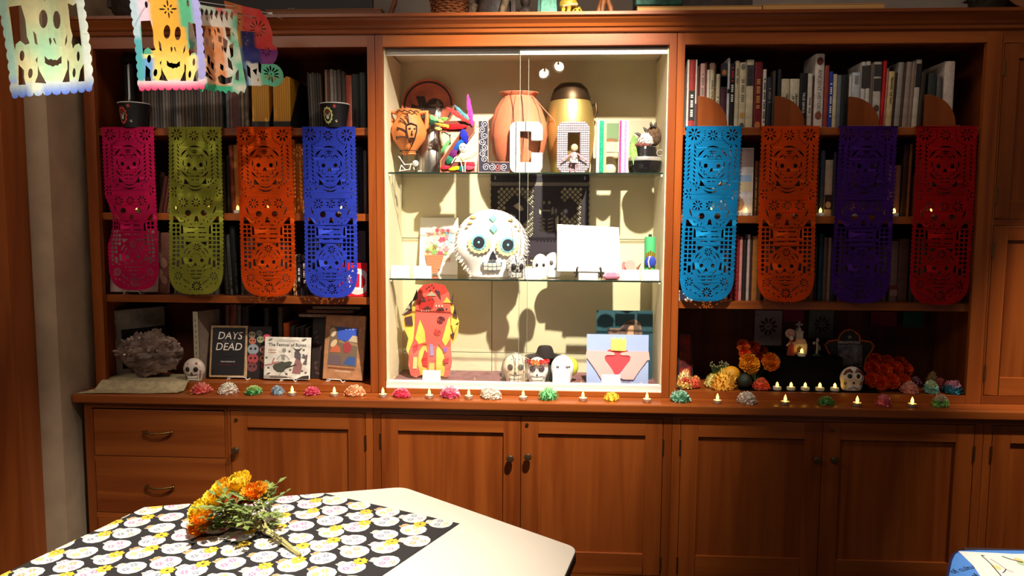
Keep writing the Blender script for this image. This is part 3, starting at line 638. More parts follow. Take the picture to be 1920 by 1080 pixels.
RT = [(1286, 1290, 112, W_, {}), (1290, 1301.5, 112, (150, 44, 40), dict(deco=[('band', .12, .55, 'k'), ('bars', .17, .5, 'w')])), (1301.7, 1304.6, 112, W_, dict(deco=[('band', 0, .36, (90, 50, 50))])), (1304.8, 1308, 124, (92, 50, 44), {}),
      (1311, 1320, 119, (196, 150, 140), dict(deco=[('bars', .45, .85, 's')])), (1320, 1323, 117, (110, 60, 50), {}), (1323.2, 1328.6, 131, W_, {}), (1329, 1337, 118, CRM, dict(title=('WORLD TEXTILES', 'k', .58, .62, .62), deco=[('band', .9, 1, (150, 110, 90))])),
      (1337.2, 1340, 121, (84, 60, 30), dict(deco=[('bars', .4, .66, 'g')])), (1340.4, 1348, 139, (196, 184, 158), dict(deco=[('bars', .3, .6, 's')])), (1349, 1361, 119, (70, 30, 44), dict(deco=[('band', .62, .99, (40, 38, 40)), ('band', .64, .8, (190, 160, 110)), ('disc', .86, (180, 110, 50))])),
      (1361.3, 1366, 109, (206, 204, 206), dict(deco=[('band', .5, .56, 'k')])), (1366.3, 1375.4, 119, (26, 22, 24), dict(deco=[('bars', .72, .95, 'r'), ('bars', .38, .68, 'w')])), (1376, 1384, 114, CRM, dict(deco=[('bars', .66, .92, 's')])), (1384.3, 1396.6, 117, (206, 192, 158), dict(deco=[('disc', .93, (120, 112, 96)), ('disc', .2, (206, 150, 60)), ('bars', .4, .75, 's'), ('disc', .04, (90, 80, 60))])),
      (1397, 1410.6, 112, (210, 196, 166), dict(deco=[('band', .62, .92, (60, 50, 60)), ('bars', .64, .9, 'k')])), (1412, 1427, 116, (112, 22, 32), dict(deco=[('bars', .3, .75, 'g'), ('disc', .05, (190, 120, 60))])), (1428, 1434.4, 130, W_, dict(deco=[('bars', .1, .85, 'k')])), (1436, 1446, 145, (40, 44, 52), dict(deco=[('bars', .5, .8, 's')])), (1446.4, 1452, 133, (70, 62, 56), {}),
      (1456, 1462, 130, (38, 42, 46), {}), (1463, 1478, 148, CRM, dict(title=('THE WORLD\nOF THE', 'k', .55, .8, .34))), (1479, 1496.6, 148, (206, 196, 172), dict(title=('DRAWING\nOF THE', 'k', .55, .8, .34))), (1497.4, 1511.6, 137, (22, 20, 22), dict(title=('TRUE GENIUS', 'w', .46, .72, .46))), (1512, 1521, 138, (206, 196, 184), dict(deco=[('bars', .28, .6, 's')])), (1521.4, 1523.6, 142, (90, 52, 34), {}),
      (1524.4, 1541.6, 101, (210, 200, 190), dict(title=('ANCIENT HISTORY', 's', .5, .62, .55), deco=[('disc', .9, (110, 44, 34)), ('disc', .17, (130, 70, 50))])), (1543, 1551.4, 123, (150, 60, 54), {}), (1552, 1559, 134, (34, 62, 156), dict(deco=[('bars', .2, .8, 'w')])), (1559.4, 1567, 139, (200, 184, 148), {}), (1567.4, 1575, 141, (104, 112, 118), {}), (1575.4, 1588, 140, (30, 30, 30), {}),
      (1589, 1594, 143, W_, {}), (1594.4, 1610, 136, (190, 196, 204), dict(deco=[('bars', .75, .95, 's'), ('disc', .47, (24, 20, 20))])), (1611, 1619.4, 116, (206, 200, 192), dict(deco=[('band', .6, .94, (60, 50, 46))])), (1619.8, 1628, 115, (206, 200, 192), dict(deco=[('band', .6, .94, (54, 46, 44))])), (1628.4, 1633.4, 119, (120, 100, 90), {}), (1634, 1648.6, 116, (196, 186, 176), dict(deco=[('band', .78, .96, (50, 46, 46)), ('band', .56, .75, (54, 46, 44)), ('disc', .3, (90, 60, 54))])),
      (1649, 1655, 114, (196, 20, 24), dict(lean=3)), (1655.4, 1659, 129, (186, 120, 104), dict(lean=3)), (1659.4, 1671, 134, (206, 180, 130), dict(title=('READING THE PAST', 'k', .66, .6, .5), lean=3)), (1671.4, 1675, 136, (60, 30, 26), dict(lean=3)), (1675.6, 1686, 117, (150, 142, 134), dict(lean=4)), (1686.4, 1690.4, 118, (84, 50, 34), dict(lean=4)), (1690.8, 1701, 116, (150, 132, 122), dict(lean=4)), (1701.4, 1708, 116, (140, 116, 100), dict(lean=4)), (1708.6, 1719, 112, (190, 176, 160), dict(lean=4, deco=[('band', .6, .94, 'k')])),
      (1719.6, 1729, 135, (56, 44, 36), dict(lean=4)), (1737, 1752, 137, (52, 54, 52), {}), (1753, 1762, 143, (92, 90, 84), {}), (1766, 1785, 115, (206, 186, 172), dict(lean=0, dep=.2))]
NB = len(RT)
for i, (a, b, tp, c, kw) in enumerate(RT):
    t = kw.get('title'); nm = cname(c)
    lab = ('%s book titled %s on the right top shelf' % (nm, t[0].replace('\n', ' ').lower()) if t else '%s book, %s of the row on the right bookcase top shelf' % (nm, ORD[i]))
    book(a, b, tp, Y1, SH[0], c, lab, 'books on the right top shelf', **kw)
for a, b, tp, pb, l in ((1308, 1364, 180, 1374, 'first'), (1451.5, 1509, 180, 1519, 'second'), (1590, 1649, 181, 1655, 'third'), (1733, 1792, 177, 1800, 'fourth')):
    bookend(a, b, tp, .036 if a < 1700 else .036, SH[0], pb, 'quarter round cherry bookend, %s from left on the right top shelf' % l)
# --- a helper for rows of plain books given as pixel spans
def row(spec, z, Y, place, group, dep=.16):
    for i, q in enumerate(spec):
        a, b, tp, c = q[:4]; kw = q[4] if len(q) > 4 else {}
        book(a, b, tp, kw.pop('Y', Y), z, c, kw.pop('label', '%s book, %s from left %s' % (cname(c), ORD[i], place)), group, dep=kw.pop('dep', dep), **kw)
shuffle_seed(21)
def rnd(a, b, t0, t1, cols, w0=5, w1=11):
    o = []; x = a
    while x < b-4:
        w = min(random.uniform(w0, w1), b-x); o.append((x, x+w-.4, random.uniform(t0, t1), random.choice(cols))); x += w
    return o
DARKS = [(58, 46, 42), (44, 38, 36), (72, 50, 40), (84, 70, 60), (50, 52, 56), (96, 60, 44), (64, 40, 36)]
PERI = [(92, 84, 78), (70, 64, 60), (110, 100, 92), (60, 54, 52), (84, 66, 54)]
row(rnd(268, 420, 137, 152, PERI, 4, 7) + [(424, 431, 118, (80, 84, 90)), (431.4, 437, 100, (110, 70, 60)), (437.4, 452, 90, (104, 96, 92), dict(deco=[('band', .82+.035*i, .83+.035*i, 'k') for i in range(5)] + [('band', 0, .5, (80, 40, 34))])), (452.4, 458, 96, (120, 104, 80)), (458.4, 467, 128, (86, 72, 62))]
    + [(580+i*4.4, 584+i*4.4, 136+random.uniform(-1, 3), random.choice(PERI), dict(lean=-3)) for i in range(6)] + [(610, 615, 131, (150, 120, 100)), (615.4, 619, 132, (110, 60, 54)), (619.4, 626, 130, (150, 140, 130)), (626.4, 632, 132, (120, 110, 104)), (632.4, 640, 131, (84, 70, 64)), (640.4, 648, 134, (60, 50, 48)), (648.4, 660, 141, (136, 56, 36)), (660.4, 674, 139, (48, 48, 46)), (674.4, 686, 136, (56, 60, 58))],
    SH[0], .10, 'on the left bookcase top shelf', 'books on the left top shelf')
HOLD = mat('black_card', (26, 24, 24), .6)
for k, (a, b) in enumerate(((473, 505), (513, 545))):
    Y = .075; z = SH[0]; x0, x1 = gx(a, Y, z), gx(b, Y, z); w = x1-x0; h = gz(139 if k == 0 else 143, Y, x0)-z
    r = thing('magazine_holder', ('left' if k == 0 else 'right')+' black cut-away holder filled with yellow magazines on top shelf', 'holder', ((x0+x1)/2, Y, z+.0006), group='black magazine holders')
    t = .002; m = MB().box(-w/2-t, w/2+t, 0, .24, 0, t).box(-w/2-t, w/2+t, 0, t, 0, .035).box(-w/2-t, w/2+t, .238, .24, 0, h*.98)
    for s in (-1, 1):
        x = s*(w/2+t/2); m.add([(x-t/2, 0, 0), (x-t/2, .24, 0), (x-t/2, .24, h*.98), (x-t/2, .13, h*.98), (x-t/2, 0, .035), (x+t/2, 0, 0), (x+t/2, .24, 0), (x+t/2, .24, h*.98), (x+t/2, .13, h*.98), (x+t/2, 0, .035)],
              [(0, 1, 2, 3, 4), (9, 8, 7, 6, 5)] + [(i, (i+1) % 5, (i+1) % 5+5, i+5) for i in range(5)])
    obj('holder_body', m, HOLD, r)
    n = 8; mw = w/n
    for i in range(n):
        zz = z+.0036; mh = h-.004-.003*(i % 3)
        q = thing('magazine', '%s yellow spined magazine from left in the %s black holder' % (ORD[i], 'left' if k == 0 else 'right'), 'magazine', ((x0+x1)/2-w/2+mw*(i+.5), Y+.004, zz), (0, 0, 0), 'yellow magazines in the black holders')
        obj('cover', MB().prism([(-mw*.46, 0), (mw*.46, 0), (mw*.46, mh), (-mw*.46, mh)], 0, .165), mat('yellow_spine', (206, 142, 14), .5), q)
        obj('page_block', MB().box(-mw*.3, mw*.3, .002, .1655, -.0004, mh+.0004), PAGES, q)
row(rnd(204, 290, 300, 330, DARKS) + [(296, 303, 330, (70, 34, 26), dict(lean=14)), (304, 310, 322, (92, 40, 30), dict(lean=15.6)), (311.5, 316, 356, (110, 92, 66), dict(lean=8.9))] + rnd(334, 424, 288, 320, DARKS) + [(426, 432, 292, (36, 34, 34)), (433, 441, 272, (118, 48, 22), dict(lean=-2)), (441.5, 456, 272, (170, 104, 40), dict(lean=-2))]
    + rnd(458, 546, 290, 320, DARKS) + [(548, 555, 262, (190, 112, 34), {}), (555.5, 570, 270, (176, 106, 34))] + rnd(572, 668, 285, 315, [(30, 28, 28), (50, 44, 44), (36, 36, 40)]) + [(669, 681, 275, (24, 24, 24)), (681.5, 688, 282, (92, 84, 82))],
    SH[1], .075, 'on the second left shelf', 'books on the second left shelf')
row(rnd(326, 412, 435, 460, [(120, 112, 92), (84, 80, 76), (60, 60, 60), (110, 96, 70)]) + [(421, 428, 435, (58, 50, 46), dict(lean=-4)), (429, 436, 440, (76, 76, 74), dict(lean=-4)), (436.5, 446, 424, (30, 32, 32), dict(lean=-4))] + rnd(452, 546, 440, 470, DARKS)
    + [(550, 556, 478, (190, 150, 120), dict(deco=[('band', .1, .3, (206, 160, 70)), ('bars', .4, .9, 'r')])), (557, 566, 480, (34, 26, 34), dict(deco=[('bars', .35, .75, 'w')])), (566.5, 577, 478, (38, 28, 34), dict(deco=[('bars', .3, .8, 'w')]))] + rnd(580, 640, 440, 470, [(40, 38, 44), (30, 30, 34)]) + [(664, 686, 433, (70, 58, 60))],
    SH[2], .085, 'on the third left shelf', 'books on the third left shelf')
row([(1396, 1411, 0, (0, 0, 0))][:0] + [(1413, 1419, 302, (104, 66, 32), dict(deco=[('bars', .1, .7, 'g')])), (1419.5, 1427, 303, (88, 40, 24), dict(deco=[('bars', .1, .75, 'g')]))] + rnd(1430, 1534, 300, 330, DARKS) + [(1536, 1544, 282, (60, 70, 80)), (1544.5, 1559, 300, (196, 170, 150), dict(deco=[('band', .12, .38, (50, 24, 34)), ('disc', .2, (190, 160, 130))])), (1559.5, 1566, 285, (44, 40, 64))]
    + rnd(1570, 1660, 300, 325, DARKS) + [(1663, 1676, 309, (150, 112, 98)), (1676.5, 1686, 310, (136, 84, 66)), (1688, 1698, 272, (60, 30, 20), dict(lean=2)), (1698.5, 1704, 270, (130, 70, 30), dict(lean=2))] + rnd(1712, 1800, 300, 330, DARKS),
    SH[1], .075, 'on the second right shelf', 'books on the second right shelf')
row([(1300+i*11, 1310+i*11, 450-(i % 3)*6, DARKS[i]) for i in range(6)] + [(1376, 1384, 440, (150, 40, 44), {}), (1384.4, 1390, 444, (204, 140, 134), {}), (1391, 1398, 448, (44, 32, 30)), (1398.5, 1404, 440, (196, 176, 172), {}), (1404.4, 1408, 446, (70, 40, 34)), (1408.5, 1419, 443, (168, 110, 50)), (1419.5, 1428, 446, (84, 56, 34))]
    + rnd(1432, 1530, 440, 462, DARKS) + [(1533, 1541, 438, (30, 60, 74)), (1541.5, 1549, 445, (110, 84, 72)), (1549.5, 1556, 446, (150, 120, 104)), (1556.5, 1566, 452, (40, 34, 60))] + rnd(1570, 1664, 440, 465, DARKS) + [(1667, 1681, 452, (124, 92, 80), dict(deco=[('band', .1, .2, (150, 110, 96)), ('band', .2, .27, (110, 30, 26))])), (1682, 1700, 448, (96, 60, 46))] + rnd(1704, 1796, 440, 462, DARKS),
    SH[2], .085, 'on the third right shelf', 'books on the third right shelf')
# ------------------------------------------------------------------ books shown face-on
def wire_stand(x, Y, z, w, label, yaw=0):
    r = thing('wire_bookstand', label, 'stand', (x, Y, z), (0, 0, yaw), 'white wire book stands'); R_ = .0022
    obj('wire_frame', MB().tube([(-w/2-.006, -.010, R_), (-w/2, -.012, .012), (-w/2+.006, -.012, .016), (w/2-.006, -.012, .016), (w/2, -.012, .012), (w/2+.006, -.010, R_)], R_, 6)
        .tube([(-w/2-.006, -.010, R_), (-w/2, .05, R_), (-w/2, .075, .11)], R_, 6).tube([(w/2+.006, -.010, R_), (w/2, .05, R_), (w/2, .075, .11)], R_, 6).tube([(-w/2, .075, .11), (w/2, .075, .11)], R_, 6), WHITE, r, smooth=True); return r
def face_book(label, q, Y, z, th, c, lean=.16, yaw=0, lift=.008, group=None, cat='book', edge=None, name='book'):
    # q: pixel box (left, right, top, bottom) of the front cover; leans back
    xl, xr = gx(q[0], Y, z+.1), gx(q[1], Y, z+.1); w = (xr-xl)/math.cos(yaw); zb = z+lift; h = (gz(q[2], Y, (xl+xr)/2)-zb)/math.cos(lean)
    root = thing(name, label, cat, ((xl+xr)/2, Y, zb), (-lean, 0, yaw), group)
    obj('cover', MB().box(-w/2, w/2, 0, .0018, 0, h).box(-w/2, w/2, th-.0018, th, 0, h).box(-w/2, -w/2+.002, 0, th, 0, h), cloth(c) if not isinstance(c, bpy.types.Material) else c, root)
    obj('page_block', MB().box(-w/2+.002, w/2-.002, .0019, th-.0019, .002, h-.002), edge or PAGES, root)
    return root, w, h
def flat(name, poly, m, root, y=-.0006, th=.0006, label=None): return obj(name, MB().prism(poly, y, y+th), m, root, label=label)
def M3(c): return mat('print_%d_%d_%d' % c, c, .6)
# 'Days of the Dead'
Z0 = ZF
r, w, h = face_book('black book titled Days of the Dead with gold zigzag border', (391, 459.5, 613, 707), .085, Z0, .014, (190, 156, 112), .17, .02, .010)
ins = .011; n1, n2 = 15, 22; P = []
xa, xb, za, zb = -w/2+ins, w/2-ins, ins, h-ins; d = .0042
for i in range(n1): P += [(xa+(xb-xa)*i/n1, za), (xa+(xb-xa)*(i+.5)/n1, za-d)]
for i in range(n2): P += [(xb, za+(zb-za)*i/n2), (xb+d, za+(zb-za)*(i+.5)/n2)]
for i in range(n1): P += [(xb-(xb-xa)*i/n1, zb), (xb-(xb-xa)*(i+.5)/n1, zb+d)]
for i in range(n2): P += [(xa, zb-(zb-za)*i/n2), (xa-d, zb-(zb-za)*(i+.5)/n2)]
flat('cover_print', P, M3((26, 22, 26)), r)
text('cover_title', 'DAYS', .050, M3((236, 224, 214)), r, (.004, -.0008, h*.80), shear=.18, sx=.96); text('cover_title', 'DEAD', .050, M3((236, 224, 214)), r, (.0, -.0008, h*.585), shear=.18, sx=.96)
text('cover_title', 'O F   T H E', .012, GREY, r, (0, -.0008, h*.69)); text('cover_text', 'PHOTOGRAPHS BY', .008, WHITE, r, (0, -.0008, h*.30)); flat('cover_text_line', [(-w*.3, h*.235), (w*.3, h*.235), (w*.3, h*.25), (-w*.3, h*.25)], M3((140, 30, 60)), r); flat('cover_text_line', [(-w*.25, h*.39), (w*.28, h*.39), (w*.28, h*.405), (-w*.25, h*.405)], M3((60, 70, 70)), r)
wire_stand(gx(446, .07, Z0), .072, Z0+.0005, .085, 'white wire stand holding up the Days of the Dead book')
# book with photographed skulls
shuffle_seed(3)
r, w, h = face_book('dark book with rows of printed sugar skulls, behind the white bones book', (462, 506, 614, 712), .105, Z0, .012, (42, 34, 36), .12, .05, .003)
for (u, v, c, s) in ((.2, .84, (170, 160, 140), .15), (.5, .87, (130, 130, 120), .13), (.22, .72, (190, 110, 90), .15), (.55, .75, (150, 160, 120), .15), (.82, .78, (200, 70, 90), .17), (.25, .56, (150, 160, 170), .24), (.72, .55, (196, 130, 120), .19), (.25, .38, (176, 70, 76), .23), (.72, .38, (180, 120, 90), .19), (.22, .22, (120, 64, 66), .22), (.74, .24, (150, 50, 60), .15)):
    x, z = (u-.5)*w, v*h; s *= w; fn = ellp(x, z, s, s*.95, 12); flat('printed_skull', fn, M3(c), r)
    for sx in (-1, 1): flat('printed_eye', ellp(x+sx*s*.4, z+s*.1, s*.22, s*.24, 7), M3((40, 30, 34)), r, -.0011)
# 'The Festival of Bones'
r, w, h = face_book('white square book titled The Festival of Bones with a skeleton drawing', (492.5, 579.5, 634, 713), .066, Z0, .010, (226, 220, 210), .15, -.04, .010)
BG = [(u, v) for u, v in ((.1, .82), (.5, .86), (.85, .82))]
tx = ['The', 'Festival', 'of', 'Bones']
text('cover_title', 'The Festival of Bones', .0215, M3((52, 46, 44)), r, (0, -.0009, h*.815), sx=.98)
for u, v, s in ((.12, .93, .05), (.86, .94, .06), (.1, .12, .05)): flat('cover_motif', ellp((u-.5)*w, v*h, s*w, s*w*.4, 8, .4), M3((110, 106, 100)), r)
flat('cover_text_line', [(-w*.2, h*.925), (w*.24, h*.925), (w*.24, h*.933), (-w*.2, h*.933)], GREY, r); flat('cover_text_line', [(-w*.25, h*.895), (w*.26, h*.895), (w*.26, h*.903), (-w*.25, h*.903)], GREY, r)
text('cover_text', 'Mexican\nCalavera', .0115, M3((190, 120, 110)), r, (-w*.33, -.0009, h*.66), shear=.2)
flat('drawn_guitar', [((u-.5)*w, v*h) for u, v in ((.22, .22), (.3, .16), (.42, .16), (.48, .24), (.58, .32), (.62, .40), (.56, .43), (.46, .40), (.38, .42), (.32, .38), (.24, .36), (.19, .30))], M3((74, 76, 66)), r)
flat('drawn_guitar_neck', [((u-.5)*w, v*h) for u, v in ((.47, .24), (.72, .34), (.71, .36), (.46, .28))], M3((60, 56, 52)), r, -.0009)
flat('drawn_ribs', [((u-.5)*w, v*h) for u, v in ((.36, .58), (.46, .58), (.45, .46), (.42, .43), (.38, .48))], M3((150, 146, 138)), r); flat('drawn_skull', ellp(-.07*w, .68*h, .045*w, .055*h, 10), M3((150, 146, 138)), r)
for a, b in (((.36, .57), (.27, .46)), ((.46, .57), (.56, .46)), ((.40, .2), (.34, .08)), ((.44, .2), (.52, .09))): 
    flat('drawn_bone', [((a[0]-.506)*w, a[1]*h), ((b[0]-.506)*w, b[1]*h), ((b[0]-.494)*w, b[1]*h), ((a[0]-.494)*w, a[1]*h)], M3((90, 86, 82)), r)
flat('drawn_dress', [((u-.5)*w, v*h) for u, v in ((.62, .14), (.8, .12), (.84, .34), (.78, .48), (.70, .52), (.66, .36))], M3((150, 104, 104)), r); flat('drawn_bodice', [((u-.5)*w, v*h) for u, v in ((.66, .52), (.8, .44), (.8, .6), (.72, .72), (.66, .64))], M3((92, 84, 88)), r, -.0009)
flat('drawn_hat', [((u-.5)*w, v*h) for u, v in ((.62, .76), (.68, .68), (.76, .66), (.84, .76), (.76, .72), (.68, .72))], M3((80, 74, 74)), r, -.0012); flat('drawn_sleeve', [((u-.5)*w, v*h) for u, v in ((.8, .52), (.95, .6), (.93, .34), (.84, .36), (.9, .48))], M3((100, 90, 90)), r)
flat('drawn_ribbon', [((u-.5)*w, v*h) for u, v in ((.02, .34), (.16, .36), (.2, .50), (.24, .50), (.2, .4), (.34, .42), (.34, .38), (.16, .32), (.02, .30))], M3((176, 130, 124)), r)
for u, v in ((.1, .26), (.05, .5), (.55, .66), (.86, .7), (.58, .22), (.84, .2), (.92, .16), (.5, .12), (.86, .58)): flat('drawn_star', ellp((u-.5)*w, v*h, .03*w, .028*w, 5), M3((110, 104, 98)), r)
flat('printed_corner', [((u-.5)*w, v*h) for u, v in ((.72, .01), (.99, .01), (.99, .1), (.85, .08))], M3((56, 46, 44)), r); flat('printed_ground', [((u-.5)*w, v*h) for u, v in ((.01, .01), (.68, .01), (.6, .05), (.3, .09), (.01, .08))], M3((170, 158, 146)), r); flat('cover_text_line', [(-w*.36, h*.03), (w*.02, h*.03), (w*.02, h*.055), (-w*.36, h*.055)], M3((70, 60, 56)), r, -.001)
wire_stand(gx(540, .05, Z0), .054, Z0+.0005, .06, 'white wire stand under the Festival of Bones book')
# tan picture book at the right and the dark one behind
r, w, h = face_book('dark brown book leaning behind the tan picture book', (581, 622, 592, 712), .125, Z0, .018, (50, 38, 36), .14, -.10, .003)
shuffle_seed(8)
for i in range(9): flat('cover_print', ellp((random.random()-.5)*w*.7, h*(.08+.08*i), .012, .006, 6, random.random()*3), M3((90, 62, 56)), r)
r, w, h = face_book('tan picture book with a painted night scene leaning on a wire stand', (602, 680, 594, 715), .075, Z0, .014, (172, 122, 86), .17, -.16, .010, edge=WHITE)
A = lambda L_: [((u-.5)*w, v*h) for u, v in L_]
flat('cover_picture', A([(.10, .22), (.84, .20), (.84, .80), (.13, .83)]), M3((112, 92, 72)), r)
flat('picture_sky', A([(.32, .64), (.52, .58), (.70, .66), (.84, .66), (.84, .80), (.30, .82)]), M3((52, 84, 186)), r, -.0010)
flat('picture_moon', A(ellp(.2, .735, .08, .075, 10)), M3((206, 180, 150)), r, -.0010); flat('picture_hill', A([(.6, .60), (.84, .58), (.84, .68), (.7, .69)]), M3((190, 170, 140)), r, -.0014)
flat('picture_girl', A(ellp(.58, .50, .11, .09, 10)), M3((150, 56, 62)), r, -.0012); flat('picture_figure', A([(.14, .42), (.42, .42), (.4, .5), (.3, .54), (.2, .52)]), M3((186, 96, 66)), r, -.0012); flat('picture_face', A(ellp(.24, .56, .09, .05, 9, .5)), M3((206, 180, 140)), r, -.0014)
flat('picture_path', A([(.36, .58), (.84, .52), (.84, .56), (.4, .62)]), M3((150, 120, 84)), r, -.0010); flat('picture_stripes', A([(.11, .23), (.46, .22), (.44, .36), (.14, .40)]), M3((104, 84, 90)), r, -.0010); flat('picture_water', A([(.5, .24), (.8, .22), (.8, .36), (.62, .36)]), M3((58, 84, 140)), r, -.0012)
for i in range(5): flat('picture_bird', A([(.5+.09*i, .79), (.53+.09*i, .775), (.56+.09*i, .79), (.53+.09*i, .783)]), WHITE, r, -.0016)
flat('cover_text_line', A([(.12, .165), (.8, .15), (.8, .175), (.12, .19)]), M3((120, 70, 40)), r); flat('cover_text_line', A([(.3, .125), (.7, .115), (.7, .125), (.3, .135)]), M3((206, 190, 170)), r)
wire_stand(gx(628, .055, Z0), .058, Z0+.0005, .07, 'white wire stand under the tan picture book', -.12)
# other books on the lower left shelf
row([(425, 433, 572, (96, 60, 50)), (434, 446, 571, (120, 56, 40), {}), (447, 454, 572, (80, 78, 80)), (455, 468, 576, (36, 30, 32)), (497, 506, 578, (40, 36, 38)), (523, 531, 576, (70, 56, 46)), (533, 544, 606, (206, 92, 30), {}), (545, 554, 612, (60, 56, 50)), (555, 562, 614, (54, 46, 44)), (563, 572, 612, (40, 34, 34)), (573, 580, 615, (66, 46, 40))],
    ZF, .17, 'at the back of the lower left shelf', 'books at the back of the lower left shelf')
zs = ZF; 
for k, (a, b, t0, t1, c) in enumerate(((560, 668, 588, 595, (150, 130, 118)), (575, 662, 580, 588, (110, 70, 50)), (586, 676, 573.5, 580, (120, 104, 84)))):
    Y = .15; x0, x1 = gx(a, Y, 1.3), gx(b, Y, 1.3); zb_, zt_ = gz(t1, Y, x0), gz(t0, Y, x0)
    q = thing('book', ['pale book, lowest of three lying flat high behind tan book', 'brown book, middle of three lying flat behind tan book', 'khaki book, topmost of three lying flat under the shelf'][k], 'book', ((x0+x1)/2, Y, zb_+.0004), group='books lying flat on the lower left shelf'); w = x1-x0; hh = zt_-zb_-.0008
    obj('cover', MB().box(-w/2, w/2, 0, .15, 0, .002).box(-w/2, w/2, 0, .15, hh-.002, hh).box(-w/2, w/2, 0, .002, 0, hh), cloth(c), q); obj('page_block', MB().box(-w/2+.003, w/2-.003, .0025, .147, .0022, hh-.0022), PAGES, q)
Y = .16; bx0, bx1 = gx(566, Y, 1.2), gx(664, Y, 1.2); bh = gz(595.5, .15, bx0)-ZF
row([(600, 614, 596, (52, 44, 40)), (615, 630, 596, (60, 40, 34)), (631, 648, 596, (44, 40, 44)), (649, 662, 596, (66, 52, 44))], ZF, .205, 'standing under the three flat books', 'books standing under the flat ones', dep=.13)
# white angled books at the far left, white spine beside the crystal
W2_ = mat('pale_spine', (206, 196, 182), .6)
def angled(label, px, top, Y, w, th, yaw, c, pic=True):
    x = max(gx(px, Y, ZF+.1), -1.944); h = gz(top, Y, x)-ZF-.003; q = thing('book', label, 'book', (x, Y, ZF+.0008), (0, 0, yaw))
    obj('cover', MB().box(0, .003, 0, w, 0, h).box(th-.003, th, 0, w, 0, h).box(0, th, 0, .003, 0, h), cloth(c), q); obj('page_block', MB().box(.0032, th-.0032, .0035, w-.004, .003, h-.003), PAGES, q); return q, h
q, h = angled('large white book with black cover photograph, leftmost beside the crystal', 210, 581, .125, .235, .022, -.6, (150, 138, 126)); obj('spine_panel', MB().box(.001, .021, -.0004, .001, .001, h-.001), W2_, q)  # cover coloured darker for the shadow on it; spine stays bright
obj('cover_photograph', MB().box(.022, .0226, .02, .25, .03, h*.70), M3((24, 24, 26)), q); obj('spine_lettering', MB().box(.008, .014, -.0006, .001, h*.55, h*.78), BLACK, q); obj('spine_lettering', MB().box(.009, .013, -.0006, .001, h*.86, h*.9), M3((40, 80, 50)), q)
q, h = angled('pale book with a cream lettered spine standing right of the crystal', 364, 583, .09, .13, .034, -.40, (120, 104, 92)); obj('spine_panel', MB().box(.001, .033, -.0005, .001, .001, h-.001), M3((200, 186, 160)), q)  # cover carries its shade as a darker tan beside the pale spine
m = MB()
for i in range(9): m.box(.014, .02, -.0011, .0, h*.2+i*.026, h*.2+i*.026+.012)
obj('spine_lettering', m, GREY, q)
# picture books behind the pink banner, red album at the right, boxes behind the blue banner
r, w, h = face_book('pale picture book propped behind the pink banner on the third shelf', (206, 292, 432, 541), .06, SH[2], .012, (176, 150, 140), .12, .05, .010)
wire_stand(gx(250, .05, SH[2]), .05, SH[2]+.0005, .07, 'white wire stand under the book behind the pink banner')
r, w, h = face_book('brown picture book with pale figures between the pink and lime banners', (284, 316, 436, 549), .085, SH[2], .01, (140, 92, 80), .1, -.2, .003)
for u, v, s in ((.3, .62, .2), (.62, .5, .24), (.4, .32, .22), (.7, .22, .2)): flat('cover_figure', ellp((u-.5)*w, v*h, s*w, s*w*1.3, 8, u), M3((190, 150, 130)), r)
r, w, h = face_book('red album with a large grey and white ring, behind the blue banner', (634, 687, 493, 556), .045, SH[2], .008, (206, 20, 34), .10, 0, .002)
rg = [(w*.17+.060*math.cos(a), h*.44+.060*math.sin(a)) for a in [2*PI*i/28 for i in range(28)]]; ri = [(w*.17+.036*math.cos(a), h*.44+.036*math.sin(a)) for a in [2*PI*i/28 for i in range(28)]]
cl = lambda L_: [(max(-w/2+.001, min(w/2-.001, x)), max(.001, min(h-.001, z))) for x, z in L_]
m = MB()
for i in range(28): a, b = cl([rg[i], rg[(i+1) % 28]]), cl([ri[(i+1) % 28], ri[i]]); m.prism(a+b, -.0006, 0)
obj('printed_ring', m, M3((206, 196, 190)), r); flat('printed_bar', [(w*.24, h*.2), (w*.30, h*.2), (w*.30, h*.75), (w*.24, h*.75)], WHITE, r, -.0011); flat('printed_bar', [(w*.02, h*.2), (w*.24, h*.2), (w*.24, h*.27), (w*.02, h*.27)], WHITE, r, -.0011)
r, w, h = face_book('white picture book with pale blue houses behind the sky blue banner', (1336, 1412, 277, 401), .06, SH[1], .02, (196, 190, 190), .03, 0, .001)
flat('cover_band', [(-w/2, h*.72), (w/2, h*.72), (w/2, h*.99), (-w/2, h*.99)], M3((150, 124, 116)), r); flat('cover_picture', [(-w*.46, h*.36), (w*.46, h*.36), (w*.46, h*.5), (-w*.46, h*.5)], M3((206, 186, 150)), r); flat('cover_picture', [(-w*.46, h*.5), (w*.46, h*.5), (w*.46, h*.6), (-w*.46, h*.6)], M3((150, 176, 206)), r)
flat('cover_figure', ellp(w*.18, h*.17, .02, .03, 8), M3((150, 110, 84)), r)
q = MB().box(-.036, .036, 0, .002, 0, .045); x = gx(1285, .05, SH[2]); solo('leaflet', q.box(-.036, .036, -.0004, 0, .004, .012), [WHITE], 'white leaflet on the third right shelf below the sky blue banner', 'leaflet', (x, .05, SH[2]+.001), (-.2, 0, .1))
